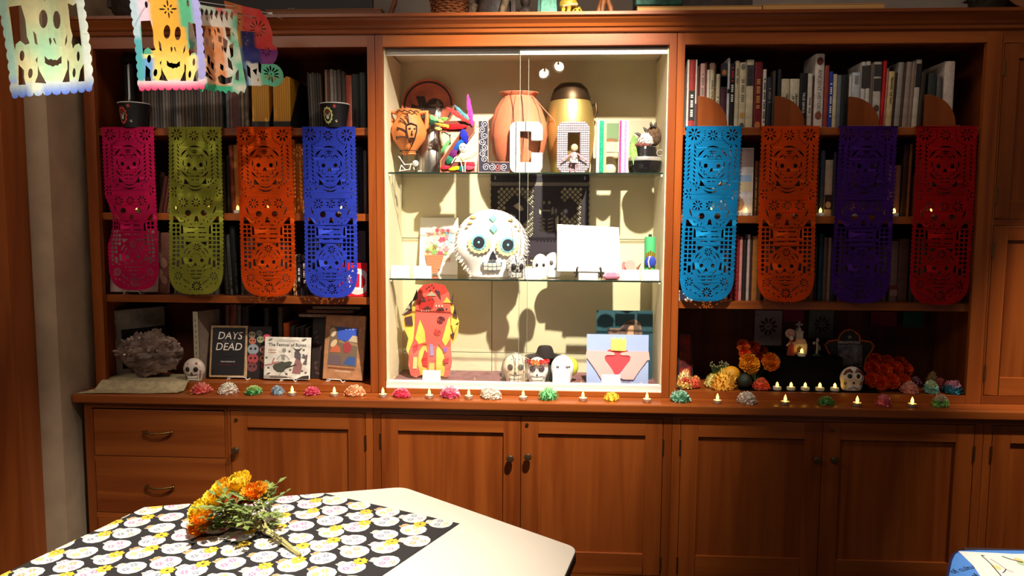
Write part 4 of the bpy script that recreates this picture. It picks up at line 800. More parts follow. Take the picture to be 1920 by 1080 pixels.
# ------------------------------------------------------------------ tea lights
SILV = mat('silver_foil', (206, 204, 200), .28, .7); WAX = mat('white_wax', (226, 220, 206), .5, spec=.3)
def flame(strong=9.0): return mat('led_flame', (255, 214, 130), .4, emit=(255, 196, 70), es=strong)
FL = flame()
def tl_proto(kind):
    r = bpy.data.objects.new('tea_light', None); COL.objects.link(r); r.empty_display_size = .02
    R_ = .0185
    if kind == 'foil':
        obj('cup', MB().lathe([(R_*.94, 0), (R_, .001), (R_, .014), (R_*.95, .0142), (R_*.93, .009), (0, .009)], 18), SILV, r, smooth=True)
        obj('wax', MB().lathe([(R_*.92, .0092), (R_*.9, .0098), (0, .0102)], 16), WAX, r, smooth=True); b = .0098
        obj('flame', MB().lathe([(.003, b), (.0052, b+.006), (.0064, b+.013), (.0052, b+.021), (.0026, b+.028), (0, b+.034)], 12), FL, r, smooth=True)
    else:
        obj('body', MB().lathe([(R_*.96, 0), (R_, .002), (R_, .013), (R_*.93, .0145), (R_*.5, .0147), (0, .0147)], 18), WAX, r, smooth=True); b = .0147
        obj('flame', MB().lathe([(.0045, b), (.0062, b+.005), (.0062, b+.010), (.004, b+.016), (0, b+.021)], 12), FL, r, smooth=True)
    return r
TLP = {}
def tea_light(kind, p, label, group):
    r = dup(TLP[kind]) if kind in TLP else TLP.setdefault(kind, tl_proto(kind)); r.location = p; return tag(r, label, 'tea light', group)
YF = -.055
for i, (x, l) in enumerate(((548, 'foil tea light on the counter between the blue and pink flowers'), (627, 'foil tea light on the counter between the pink and peach flowers'), (718, 'foil tea light on the counter below the left display stile'), (805, 'foil tea light on the counter right of the hot pink flower'), (879, 'foil tea light on the counter left of the white flower'), (981, 'foil tea light on the counter below the glass door seam'), (1093, 'foil tea light on the counter between the green and yellow flowers'),
                            (1213, 'foil tea light on the counter right of the yellow flower'), (1345, 'foil tea light on the counter between mint and white flowers'), (1472, 'foil tea light on the counter right of the white ruffled flower'), (1607, 'foil tea light on the counter between green and pink flowers'), (1710, 'rightmost foil tea light on the counter, beside the two-tone flower'))):
    tea_light('foil', (gx(x, YF-.02, ZC), YF-.02, ZC+.0005), l, 'foil tea lights along the counter')
Y = .042
for i, x in enumerate((255, 328, 391, 446, 502, 576, 640)): tea_light('white', (gx(x, Y, SH[1]), Y, SH[1]+.0005), 'small white flickering tea light, %s from left on the second left shelf' % ORD[i], 'tea lights on the second left shelf')
for i, x in enumerate((1333, 1398, 1482, 1538, 1605, 1676, 1745)): tea_light('white', (gx(x, Y, SH[1]), Y, SH[1]+.0005), 'small white glowing tea light, %s from left on the second right shelf' % ORD[i], 'tea lights on the second right shelf')
# ------------------------------------------------------------------ paper flowers along the counter
def petals(mb, R_, Hh, rings, rnd_, m0=0, frill=.25, curl=1.0, base=.10, flatness=1.0):
    # rings: (count, radius fraction, height fraction, elevation deg, width fraction, slot)
    for n, rf, hf, el, wf, sl in rings:
        for i in range(n):
            a = 2*PI*(i+rnd_.random()*.6)/n; e = math.radians(el+rnd_.uniform(-14, 14)); ln = R_*rf*rnd_.uniform(.8, 1.12); w = R_*wf*rnd_.uniform(.8, 1.2)
            ca, sa = math.cos(a), math.sin(a); b = Vector((ca*R_*base, sa*R_*base, Hh*hf)); d = Vector((ca*math.cos(e), sa*math.cos(e), math.sin(e)*flatness)); s = Vector((-sa, ca, 0)); u = d.cross(s)
            if u.z < 0: u = -u
            vs = []
            for t, wd in ((0, .3), (.35, .85), (.7, 1.05), (1, .7)):
                for k in (-1, 0, 1):
                    q = b + d*ln*t + s*(k*w*wd/2) + u*((-.0 if k else -.06)*ln*curl + .22*curl*ln*t*t*(1 if el < 60 else -.6)) + u*rnd_.uniform(-1, 1)*frill*w*t*.4
                    if t == 1 and k == 0: q += d*ln*.08
                    q.z = max(q.z, .0008); vs.append(q)
            mb.add(vs, [(j*3+k, j*3+k+1, j*3+k+4, j*3+k+3) for j in range(3) for k in range(2)], m0+sl)
    return mb
def flower(name, label, px, Y, z, wpx, hpx, cols, seed, group, style='carnation', rot=None, cat='flower', sy=.8):
    rd = random.Random(seed); R_ = wpx*mpp(Y)/2; Hh = hpx*mpp(Y); mb = MB()
    N, wf, lf = {'carnation': (120, .34, .30), 'spiky': (110, .17, .42), 'peony': (56, .62, .44)}[style]
    mb.lathe([(R_*.80, .0005), (R_*.80, Hh*.2), (R_*.62, Hh*.55), (R_*.3, Hh*.74), (0, Hh*.78)], 16)
    for i in range(N):
        t = (i+.5)/N; el = math.acos(1-t*.98)+rd.uniform(-.08, .08); a = i*2.39996+rd.random()*.5; d = Vector((math.sin(el)*math.cos(a), math.sin(el)*math.sin(a), max(.02, math.cos(el)))); b = Vector((d.x*R_*.66, d.y*R_*.66, d.z*Hh*.66)); s = Vector((-math.sin(a), math.cos(a), 0))
        dd = Vector((d.x, d.y, d.z*.8+.22)).normalized(); up = Vector((-d.x*.3, -d.y*.3, 1)); ln = R_*lf*rd.uniform(.8, 1.2); w = R_*wf*rd.uniform(.8, 1.2); vs = []
        for tt, wd in ((0, .5), (.5, .95), (1, 1.05 if style != 'spiky' else .45)):
            for k_ in (-1, 0, 1):
                q = b+Vector((dd.x*ln*tt, dd.y*ln*tt, dd.z*ln*tt*min(1, Hh/R_*1.2)))+s*(k_*w*wd/2)+up*((rd.uniform(-.5, .5)*w*.5*tt)+(.10*w*tt if k_ else -.05*w)); q.z = max(q.z, .0008); vs.append(q)
        mb.add(vs, [(j*3+k_, j*3+k_+1, j*3+k_+4, j*3+k_+3) for j in range(2) for k_ in range(2)], 0 if t > .45 else 1)
    zs = [v[2] for v in mb.v]; k = Hh/max(zs); xs = max(abs(v[0]) for v in mb.v); kx = R_/xs
    mb.v = [(x*kx, y*kx*sy, zz*k) for x, y, zz in mb.v]
    cols = [tuple(int(v+(255-v)*.22) for v in c) for c in cols]
    ms = [mat('petal_%d_%d_%d' % c, c, .75, vary=.1, vscale=60, spec=.2) for c in cols]
    return solo(name, mb, ms, label, cat, (gx(px, Y, z), Y, z+.0006), rot or (0, 0, seed), group)
GR = 'paper flowers along the counter'
for a in ((378, 44, 21, [(226, 90, 84), (240, 120, 100)], 'peony', 'coral pink paper flower, leftmost on the counter by the skull mask'), (428, 42, 22, [(222, 204, 190), (236, 224, 206)], 'carnation', 'off-white ruffled paper flower below the Days of the Dead book'),
          (476, 42, 17, [(84, 170, 90), (160, 190, 96)], 'carnation', 'green and yellow paper flower on the counter left of the blue one'), (521, 32, 18, [(110, 140, 160), (130, 160, 180)], 'spiky', 'dusty blue paper flower below the white square book'),
          (585, 33, 17, [(206, 50, 84), (226, 70, 104)], 'peony', 'deep pink paper flower between the two left tea lights'), (666, 46, 22, [(240, 160, 110), (250, 186, 140)], 'carnation', 'peach ruffled paper flower in front of the left bookcase stile'),
          (753, 44, 17, [(236, 60, 100), (244, 90, 120)], 'carnation', 'flat hot pink paper flower below the red cut-out creature'), (845, 42, 25, [(236, 96, 140), (250, 170, 190)], 'peony', 'large pink and blush paper flower under the display case'),
          (920, 46, 23, [(240, 224, 206), (250, 240, 226)], 'carnation', 'creamy white paper flower under the display case'), (1028, 45, 26, [(64, 160, 84), (170, 216, 160)], 'spiky', 'green and pale mint spiky paper flower below the skulls'),
          (1147, 32, 17, [(230, 190, 20), (246, 216, 50)], 'spiky', 'small yellow spiky paper flower below the heart picture'), (1275, 44, 24, [(110, 180, 150), (150, 206, 180)], 'peony', 'mint green paper flower in front of the right display stile'),
          (1400, 43, 22, [(196, 180, 168), (220, 206, 196)], 'carnation', 'white ruffled paper flower below the black altar step'), (1549, 34, 16, [(60, 130, 40), (110, 160, 60)], 'carnation', 'grass green paper flower on the counter below the owl mask'),
          (1657, 38, 22, [(206, 70, 90), (220, 100, 120)], 'peony', 'rose pink paper flower below the orange marigold heap'), (1763, 38, 24, [(90, 150, 50), (206, 160, 150)], 'carnation', 'pink and green two-tone paper flower, rightmost on the counter')):
    px, w_, h_, c_, st, l = a; flower('paper_flower', l, px, YF, ZC, w_, h_, c_, px, GR, st)
# ------------------------------------------------------------------ lower left shelf: crystal, felt, mask
FELTW = mat('cream_felt', (186, 168, 132), .95, vary=.08, vscale=40, bump=.2, bscale=300)
nx, ny = 16, 36; fm = MB(); fx0, fx1 = gx(206, .05, ZF), gx(352, .05, ZF); pts = []
for j in range(ny+1):
    t = j/ny
    for i in range(nx+1):
        u = i/nx; y = .15-t*.272
        xl = fx0-.0-(.035 if t > .55 else 0)*((t-.55)/.45 if t > .55 else 0)*1.6; xr = fx1+.03*math.sin(t*2.5)
        y += .04*u*t if t > .6 else 0
        x = xl+(xr-xl)*u; z = ZF+.0036 if y > -.008 else max(ZC+.002, ZF+.0036-(-.008-y)*1.1); z += .0012*math.sin(u*9+t*5)+.0012
        pts.append((x, y, z))
nv = len(pts); th = .002
fm.add(pts+[(x, y, z+th) for x, y, z in pts], [(j*(nx+1)+i, (j+1)*(nx+1)+i, (j+1)*(nx+1)+i+1, j*(nx+1)+i+1) for j in range(ny) for i in range(nx)] + [(j*(nx+1)+i+nv, j*(nx+1)+i+1+nv, (j+1)*(nx+1)+i+1+nv, (j+1)*(nx+1)+i+nv) for j in range(ny) for i in range(nx)]
       + [(i, i+1, i+1+nv, i+nv) for i in range(nx)] + [(ny*(nx+1)+i+1, ny*(nx+1)+i, ny*(nx+1)+i+nv, ny*(nx+1)+i+1+nv) for i in range(nx)])
solo('felt_cloth', fm, FELTW, 'cream felt cloth under the crystal, hanging over the counter edge', 'cloth', (fx0, .1, ZF), world=True, smooth=True)
QZ = mat('smoky_quartz', (150, 122, 108), .35, vary=.45, vscale=14, bump=.6, bscale=45, c2=(76, 58, 52)); QT = mat('pale_crystal_tips', (186, 160, 146), .2, vary=.2, vscale=30)
shuffle_seed(14)
Yc = .068; cx0, cx1 = gx(211, Yc, 1.05), gx(346, Yc, 1.05); ch = gz(620, Yc, (cx0+cx1)/2)-ZF-.005; cxm = (cx0+cx1)/2
r = thing('crystal_cluster', 'large smoky brown quartz crystal cluster lying on cream felt', 'crystal', (cxm, Yc, ZF+.0085))
def rock(d):
    n_ = noise.fractal(d*2.1+Vector((3, 1, 7)), 1, 2, 5); n2 = noise.cell(d*5.0); k = .88+.22*n_+.05*n2
    q = Vector((d.x*k, d.y*k, d.z*k)); 
    if d.x < -.35: q.z *= .72
    return q
mb = MB().ell((0, 0, ch*.5), ((cx1-cx0)*.5, .058, ch*.52), 44, 26, 0, rock); mb.v = [(x, y, max(z, 0)) for x, y, z in mb.v]; obj('rock_body', mb, QZ, r)
for i in range(70):
    a, b = random.uniform(0, 2*PI), random.uniform(-.2, 1.2); d = Vector((math.cos(a)*math.cos(b), math.sin(a)*math.cos(b)-.3, math.sin(b)*.8)).normalized(); q = rock(d); p = Vector((q.x*(cx1-cx0)*.5, q.y*.058, ch*.5+q.z*ch*.52))
    if p.z < .02: continue
    s = random.uniform(.004, .009); z = d.to_track_quat('Z', 'Y').to_matrix().to_4x4(); m = MB().lathe([(s*.8, -s), (s, s*.8), (0, s*1.9)], 6); m.xf(Matrix.Translation(p) @ z)
    obj('crystal_point', m, QT if i % 3 == 0 else QZ, r)
# a generic small skull ---------------------------------------------------------------
def skull(name, label, px, Y, z, wpx, hpx, mats, seed=0, yaw=0, group=None, eyes=(.22, .52, .11, .13), teeth=True, pattern=None, open_base=True, cat='skull', jaw=.62, depth=.8, hollow=False, tilt=0, brow=None):
    W = wpx*mpp(Y); H = hpx*mpp(Y); D = W*depth; body, dark, paint_ = mats[:3]
    root = thing(name, label, cat, (gx(px, Y, z), Y, z+.001), (tilt, 0, yaw), group)
    def prof_(t):
        if t > -.1: return math.sqrt(max(0, 1-t*t))
        q_ = [(-.1, .995), (-.35, .90), (-.55, jaw+.06), (-.8, jaw), (-.95, jaw*.92), (-1, jaw*.75)]
        for (a_, ra), (b_, rb_) in zip(q_, q_[1:]):
            if b_ <= t <= a_: return ra+(rb_-ra)*(a_-t)/(a_-b_)
        return jaw*.75
    def fn(d):
        s_ = math.hypot(d.x, d.y)
        if s_ < 1e-5: return Vector((0, 0, d.z))
        R__ = prof_(d.z); return Vector((d.x/s_*R__, d.y/s_*R__*(.92 if d.y < 0 else 1), d.z))
    mb = MB().ell((0, 0, H*.5), (W*.5, D*.5, H*.5), 28, 20, 0, fn); mb.v = [(x, y, max(z_, 0 if not open_base else H*.02)) for x, y, z_ in mb.v]
    obj('cranium', mb, body, root, smooth=True)
    def surf(u, v):             # point on the front of the skull, u,v in face fractions
        tz = v*2-1; R__ = prof_(tz); dx = min(abs(u*2), R__*.98); return Vector((math.copysign(dx, u)*W/2, -math.sqrt(max(0, R__*R__-dx*dx))*.92*D*.5, v*H))
    ex, ez, ew, eh = eyes
    for s in (-1, 1):
        p = surf(s*ex, ez); nrm = Vector((s*ex*1.6, -1, (ez-.5)*.8)).normalized(); q = nrm.to_track_quat('-Y', 'Z').to_matrix().to_4x4()
        e = obj('eye_socket', MB().ell((0, 0, 0), (ew*W, .004+W*.02, eh*H), 14, 8).xf(Matrix.Translation(p) @ q), dark, root, smooth=True)
        if pattern and 'rim' in pattern:
            m = MB()
            for i in range(14):
                a = 2*PI*i/14; m.ell((ew*W*1.22*math.cos(a), -.002-W*.012, eh*H*1.22*math.sin(a)), (ew*W*.24, .003, eh*H*.24), 6, 4)
            obj('eye_rim', m.xf(Matrix.Translation(p) @ q), pattern['rim'], root)
        if pattern and 'iris' in pattern: obj('iris', MB().ell((0, -W*.025, 0), (ew*W*.68, W*.02, eh*H*.68), 10, 6).xf(Matrix.Translation(p) @ q), pattern['iris'], root, smooth=True)
    p = surf(0, .36); s = W*.055
    obj('nose', MB().prism([(-s, -s*1.1), (0, -s*.5), (s, -s*1.1), (s*.5, s*.8), (0, s*1.5), (-s*.5, s*.8)], -W*.02, W*.03).xf(Matrix.Translation(p)), dark, root)
    if teeth:
        m = MB(); g = MB(); nt = 6
        for i in range(nt):
            for k_, v in enumerate((.20, .115)):
                u = (i-(nt-1)/2)*.068; p = surf(u, v); m.box(p.x-W*.028, p.x+W*.028, p.y-W*.035, p.y+W*.03, p.z-H*.036, p.z+H*.036)
        obj('teeth', m, paint_, root); 
        pts_ = [surf(u, .16)+Vector((0, -W*.012, 0)) for u in (-.23, -.14, 0, .14, .23)]; obj('mouth_line', MB().tube(pts_, W*.026, 6), dark, root)
        pts_ = [surf(u, .275+.05*abs(u)*4)+Vector((0, -W*.004, 0)) for u in (-.25, -.15, 0, .15, .25)]; obj('lip_line', MB().tube(pts_, W*.014, 6), dark, root)
    if pattern:
        for it in pattern.get('dots', []):
            u, v, s, mm = it; p = surf(u, v); nrm = Vector((u*2, -1, (v-.5)*1.2)).normalized(); q = nrm.to_track_quat('-Y', 'Z').to_matrix().to_4x4()
            obj('painted_dot', MB().ell((0, 0, 0), (s*W, W*.012, s*W), 8, 5).xf(Matrix.Translation(p) @ q), mm, root, smooth=True)
        for it in pattern.get('lines', []):
            P_, wd, mm = it; obj('painted_line', MB().tube([surf(u, v)+Vector((0, -W*.004, 0)) for u, v in P_], W*wd, 5), mm, root)
    return root, W, H, surf
IV = mat('ivory_ceramic', (216, 200, 184), .35); EYEK = mat('black_socket', (26, 18, 18), .6); PINK = mat('painted_pink', (206, 140, 120), .5); TEETH = mat('tooth_white', (226, 220, 206), .4); BLUEP = mat('painted_blue', (90, 130, 176), .5); YELP = mat('painted_yellow', (226, 196, 60), .5)
skull('skull_mask', 'small white skull mask standing by the pink flower, lower left shelf', 365, .035, ZF, 43, 45, (IV, EYEK, TEETH), eyes=(.19, .55, .105, .11), jaw=.7, depth=.6, pattern={'dots': [(-.2, .78, .05, PINK), (.2, .8, .06, mat('painted_red', (176, 60, 50), .5)), (.33, .5, .03, PINK)], 'lines': [([(-.38, .5), (-.34, .3), (-.3, .12)], .018, EYEK), ([(.38, .5), (.34, .3), (.3, .12)], .018, EYEK)]}, cat='mask')
# black paper cups with skull medallions on the top left shelf
def cup(px, tpy, l, label, ring, heavy):
    Y = .045; z = SH[0]; x = gx(px, Y, z+.05); H = gz(tpy, Y, x)-z; R_ = l*mpp(Y)/2; r = thing('paper_cup', label, 'cup', (x, Y, z+.0005), group='black paper cups')
    obj('body', MB().lathe([(R_*.74, 0), (R_*.75, .004), (R_*.98, H-.003), (R_*.95, H-.004), (R_*.73, .006), (0, .006)], 30), mat('black_paper_cup', (24, 20, 22), .45), r, smooth=True)
    obj('rim', MB().tube([(R_*.98*math.cos(2*PI*i/30), R_*.98*math.sin(2*PI*i/30), H-.003) for i in range(31)], .0022, 6), WHITE, r)
    def wrap(mb_, u0, v0):
        o = []
        for x_, y_, z_ in mb_.v:
            zz = v0+z_; rr = R_*(.75+.23*zz/H)+.0005+y_; a = u0+x_/R_; o.append((rr*math.sin(a), -rr*math.cos(a), zz))
        mb_.v = o; return mb_
    n = 12; P = []
    for i in range(n*4): a = 2*PI*i/(n*4); k = 1+.09*math.cos(a*n); P.append((R_*.40*k*math.cos(a), H*.33*k*math.sin(a)))
    u0 = -.30 if heavy else -.42
    obj('printed_medallion', wrap(MB().prism(P, 0, .0003), u0, H*.47), mat('cup_ring_%d' % ring[0], ring, .6), r)
    obj('printed_oval', wrap(MB().prism(ellp(0, 0, R_*.29, H*.25, 20), .0003, .0006), u0, H*.47), BLACK, r)
    obj('printed_skull', wrap(MB().prism([(-.11*R_, -.13*H), (.11*R_, -.13*H), (.12*R_, -.02*H), (.2*R_, .03*H), (.19*R_, .13*H), (.08*R_, .18*H), (-.08*R_, .18*H), (-.19*R_, .13*H), (-.2*R_, .03*H), (-.12*R_, -.02*H)], .0006, .0009), u0, H*.45), mat('print_cream', (206, 200, 170), .6), r)
    m = MB()
    for s in (-1, 1): m.prism(ellp(s*R_*.08, H*.05, R_*.05, H*.05, 8), .0009, .0012)
    obj('printed_eye', wrap(m, u0, H*.45), BLACK, r)
    obj('printed_hair', wrap(MB().prism(ellp(0, H*.15, R_*.2, H*.08, 10), .0009, .0012), u0, H*.45), mat('cup_hair', (120, 40, 24), .6), r)
    obj('printed_flower', wrap(MB().prism(sum([petal(0, 0, 2*PI*i/6, 0, R_*.16, R_*.06)[3:5]+[(R_*.04*math.cos(2*PI*(i+.5)/6), R_*.04*math.sin(2*PI*(i+.5)/6))] for i in range(6)], []), 0, .0004), u0+.55, H*.83), mat('cup_flower', (206, 84, 84), .6), r)
    obj('printed_bone_hand', wrap(MB().tube([(-.12*R_, 0, .05*H), (0, 0, -.03*H), (.08*R_, 0, .02*H)], R_*.025, 5).tube([(0, 0, -.03*H), (.02*R_, 0, .08*H)], R_*.025, 5), u0+.7, H*.22), mat('print_cream', (206, 200, 170), .6), r)
    return x, Y, z, H, R_
cup(252, 194, 57, 'black paper cup with red-ringed skull medallion at far left', (206, 70, 50), False); cup(628, 195, 55, 'black paper cup with pale yellow skull medallion on the top shelf', (196, 200, 120), True)
x = gx(247, .16, SH[0]); r = thing('glass_bottle', 'tall dark glass bottle standing behind the red-ringed black cup', 'bottle', (x, .17, SH[0]+.0005)); hb = min(gz(92, .17, x), 2.478)-SH[0]
obj('bottle_body', MB().lathe([(.040, 0), (.043, .004), (.043, hb*.24), (.034, hb*.36), (.028, hb*.45), (.027, hb*.84), (0, hb*.84)], 20), mat('dark_glass', (40, 40, 40), .12, spec=.6), r, smooth=True); obj('stopper', MB().lathe([(.02, hb*.842), (.02, hb*.86), (.036, hb*.88), (.036, hb*.92), (.022, hb*.93), (.022, hb), (0, hb)], 16), mat('dark_glass', (40, 40, 40)), r, smooth=True)
# ------------------------------------------------------------------ display case, upper glass shelf
z1, z2, z3 = ZG[0]+.0006, ZG[1]+.0006, ZF+.0006
CLAY = mat('terracotta', (186, 104, 72), .7, vary=.06, vscale=10, bump=.1, bscale=90); CLAYD = mat('burnt_clay', (176, 92, 66), .7, vary=.15, vscale=14); CLAYO = mat('orange_clay', (210, 124, 62), .6, vary=.1, vscale=12); UMBER = mat('umber_paint', (46, 24, 16), .6)
# clay plate leaning at the back
Y = .29; xm = gx(800, Y, 2.25); zt = gz(150, Y, xm); Wp = 100*mpp(Y); zp = zt-Wp*.95
s_ = thing('plate_stand', 'slim dark stand holding up the clay plate behind silver can', 'stand', (xm, .352, z1)); obj('stand_post', MB().box(-.012, .012, -.01, .01, .006, zp-z1-.012), UMBER, s_); obj('stand_base', MB().box(-.05, .05, -.02, .02, 0, .0058), UMBER, s_); obj('stand_ledge', MB().box(-.05, .05, -.075, .0, zp-z1-.0115, zp-z1-.002), UMBER, s_)
r = thing('clay_plate', 'round dark clay plate with painted black figure, raised at the back', 'plate', (xm, .336, zp), (-.12, 0, 0))
Rp = Wp/2; obj('plate_body', MB().lathe([(0, 0), (Rp*.62, 0), (Rp*.72, .008), (Rp, .022), (Rp, .027), (Rp*.72, .013), (Rp*.62, .006), (0, .006)], 36).xf(Matrix.Translation((0, 0, Rp)) @ Matrix.Rotation(PI/2, 4, 'X')), CLAYD, r, smooth=True)
cz = Rp; yp = -.0065
obj('painted_ring', MB().lathe([(Rp*.86, 0), (Rp*.95, 0), (Rp*.95, .002), (Rp*.86, .002), (Rp*.86, 0)], 36, cap=False).xf(Matrix.Translation((0, -.0215, cz)) @ Matrix.Rotation(PI/2, 4, 'X')), UMBER, r)
obj('painted_figure', MB().disc((.03, cz+.0), .042, .040, 18, 0, yp-.002, yp).prism([(-.055, cz-.10), (-.02, cz-.10), (.0, cz-.02), (-.02, cz+.05), (-.06, cz+.05), (-.05, cz), (-.085, cz+.015), (-.085, cz-.01), (-.05, cz-.02)], yp-.002, yp), UMBER, r)
CH = mat('scratched_pale_line', (120, 100, 92), .7)
for k in range(5): obj('scratched_line', MB().tube([(-.05+.012*k+.004*math.sin(i*1.6), yp-.0025, cz-.09+i*.018) for i in range(8-k)], .0015, 4), CH, r)
obj('scratched_star', MB().prism([(.0, cz+.005), (.035, cz-.004), (.05, cz-.03), (.056, cz), (.07, cz+.005), (.056, cz+.012), (.045, cz+.035), (.035, cz+.012)], yp-.0035, yp-.002), CH, r)
# clay face pot on a black wire stand
Y = .15; x = gx(767, Y, 2.05); zb = gz(291, Y, x); ht = gz(206, Y, x)-zb; k = ht
r = thing('clay_face_pot', 'orange clay pot with a painted face and curling hair', 'pot', (x, Y, zb))
Rm = 69*mpp(Y)/2
obj('pot_body', MB().lathe([(Rm*.30, 0), (Rm*.40, .004), (Rm*.36, k*.06), (Rm*.45, k*.12), (Rm*.86, k*.34), (Rm*.96, k*.5), (Rm*.9, k*.64), (Rm*.66, k*.82), (Rm*.62, k*.9), (Rm*.66, k*.99), (Rm*.62, k), (Rm*.57, k*.93), (Rm*.6, k*.8), (0, k*.5)], 30), CLAYO, r, smooth=True)
for s in (-1, 1): obj('pot_handle', MB().tube([(s*Rm*.62, 0, k*.93), (s*Rm*.98, 0, k*.95), (s*Rm*.98, 0, k*.78), (s*Rm*.97, 0, k*.62), (s*Rm*.84, 0, k*.58)], Rm*.12, 8), CLAYO, r, smooth=True)
def onpot(a, zf):
    rr = Rm*(.96-.55*abs(zf-.5)**1.5*1.3)+.002; return (rr*math.sin(a), -rr*math.cos(a), k*zf)
PL = lambda L_, w_: obj('painted_line', MB().tube([onpot(a, z) for a, z in L_], w_, 5), UMBER, r)
PL([(.05, .62), (.3, .66), (.62, .62), (.62, .5), (.5, .3), (.36, .16), (.16, .3), (.05, .5), (.05, .62)], .0035); PL([(.22, .34), (.56, .34)], .0035); PL([(.3, .27), (.38, .22), (.46, .27)], .003); PL([(.36, .5), (.34, .42), (.42, .42)], .0028); PL([(.18, .54), (.28, .55)], .0035); PL([(.46, .54), (.54, .55)], .0035)
for a0, z0_, a1, z1_ in ((.08, .62, -.28, .76), (.2, .66, .1, .86), (.05, .48, -.42, .56), (.1, .36, -.5, .36)): PL([(a0, z0_), ((a0+a1)/2, (z0_+z1_)/2+.01), (a1, z1_), (a1-.08, z1_+.02), (a1-.08, z1_-.05), (a1, z1_-.04)], .003)
PL([(-.7+i*.2, .93+(.02 if i % 2 else -.02)) for i in range(9)], .0028)
s = thing('wire_pot_stand', 'black wire stand holding the clay face pot above the shelf', 'stand', (x, Y, z1)); hz = zb-z1
m = MB(); R2 = Rm*.5
m.tube([(R2*math.cos(2*PI*i/20), R2*math.sin(2*PI*i/20), hz+.018) for i in range(21)], .002, 6)
for i in range(3):
    a = 2*PI*i/3+.5; m.tube([(R2*math.cos(a), R2*math.sin(a), hz+.018), (R2*1.15*math.cos(a), R2*1.15*math.sin(a), .002)], .002, 6)
obj('wire_frame', m, BLACK, s)
# silver milk can
Y = .255; x = gx(808, Y, 2.0); H = gz(224, Y, x)-z1; R_ = 52*mpp(Y)/2; r = thing('metal_can', 'tall brushed silver milk can behind the feathered letter', 'can', (x, Y, z1)); STEEL = mat('brushed_steel', (190, 186, 178), .28, 1, bump=.05, bscale=200)
obj('can_body', MB().lathe([(R_*1.14, 0), (R_*1.16, .004), (R_*1.14, H*.35), (R_*1.04, H*.5), (R_*.78, H*.68), (R_*.74, H*.9), (R_*.84, H), (R_*.80, H), (R_*.7, H*.9), (0, H*.88)], 30), STEEL, r, smooth=True)
obj('can_handle', MB().tube([(R_*1.05, -.01, H*.5), (R_*1.4, -.01, H*.56), (R_*1.4, -.01, H*.72), (R_*.8, -.01, H*.8)], .006, 8), STEEL, r, smooth=True)
# letters ------------------------------------------------------------------------------
def letter_poly(root, name, polys, m, y0, y1): 
    for p in polys: obj(name, MB().prism(p, y0, y1), m, root)
# Z with feathers
Y = .098; xl, xr = gx(826, Y, 2.0), gx(889, Y, 2.0); H = gz(228, Y, xl)-z1; W = xr-xl; PZ = mat('coral_card', (240, 130, 96), .6); r = thing('letter_z', 'cardboard letter Z with coral edges and covered in coloured feathers', 'letter', (xl, Y, z1+.0022))
Zp = [(0, 0), (W, 0), (W, H*.2), (W*.36, H*.2), (W, H*.78), (W, H), (0, H), (0, H*.8), (W*.62, H*.8), (0, H*.22)]
obj('letter_body', MB().prism(Zp, 0, .03), mat('dark_feather_card', (110, 54, 40), .8), r); obj('coral_edge', MB().tube([(x, -.001, z) for x, z in Zp+Zp[:1]], .0022, 5), PZ, r)

def feather(root, p, d, ln, w, c, m_y=-.006, name='feather'):
    d = Vector((d[0], 0, d[1])).normalized(); n_ = Vector((-d.z, 0, d.x)); vs = []; K = 9
    for i in range(K+1):
        t = i/K; ww = w*.40*math.sin(PI*min(1, t*.9+.06))**.7*(.82+.18*(i % 2))
        for s in (-1, 0, 1): vs.append(Vector(p)+d*ln*t+n_*(s*ww*(1+.12*math.sin(i*2.3+s)))+Vector((0, m_y-.010*math.sin(PI*t)-(.0 if s else .002), 0)))
    f = MB().add(vs, [(i*3+k, i*3+k+1, i*3+k+4, i*3+k+3) for i in range(K) for k in range(2)]); f.tube([Vector(p)+Vector((0, m_y-.002, 0)), Vector(p)+d*ln*.9+Vector((0, m_y-.006, 0))], .0006, 4)
    o = obj(name, f, mat('feather_%d_%d_%d' % c, c, .8, vary=.18, vscale=120, spec=.15), root); return o
for p, d, ln, w, c in (((W*.05, 0, H*.88), (1, .02), W*.75, H*.15, (226, 24, 30)), ((W*.45, 0, H*.86), (-1, .22), W*.62, H*.09, (240, 150, 60)), ((W*.95, 0, H*.9), (-.15, 1), H*.62, W*.2, (240, 60, 150)), ((W*.95, 0, H*.94), (-.8, .5), W*.9, H*.15, (206, 60, 60)), ((W*.9, 0, H*.96), (-.7, .75), W*.7, H*.12, (80, 130, 140)),
    ((W*.66, 0, H*.84), (.3, -1), H*.3, W*.3, (30, 40, 160)), ((W*.72, 0, H*.66), (-.62, -.8), H*.34, W*.26, (24, 80, 170)), ((W*.5, 0, H*.46), (-.6, -.8), H*.26, W*.26, (90, 30, 90)), ((W*.28, 0, H*.62), (-.35, -.5), H*.32, W*.16, (90, 150, 90)), ((W*.36, 0, H*.34), (-.5, -.9), H*.22, W*.26, (40, 110, 80)), ((W*.3, 0, H*.1), (-1, -.1), W*.3, H*.1, (206, 40, 60)), ((W*.25, 0, H*.05), (.9, .15), W*.4, H*.1, (240, 206, 30)),
    ((W*.5, 0, H*.06), (1, .1), W*.3, H*.14, (30, 110, 110)), ((W*.7, 0, H*.08), (1, .05), W*.32, H*.12, (236, 70, 90)), ((W*.75, 0, H*.16), (.9, -.1), W*.3, H*.1, (226, 40, 60)), ((W*.1, 0, H*.98), (-.9, .3), W*.2, H*.08, (226, 206, 110)), ((W*.05, 0, H*.84), (-1, .1), W*.22, H*.08, (206, 200, 110))): feather(r, p, d, ln, w, c)
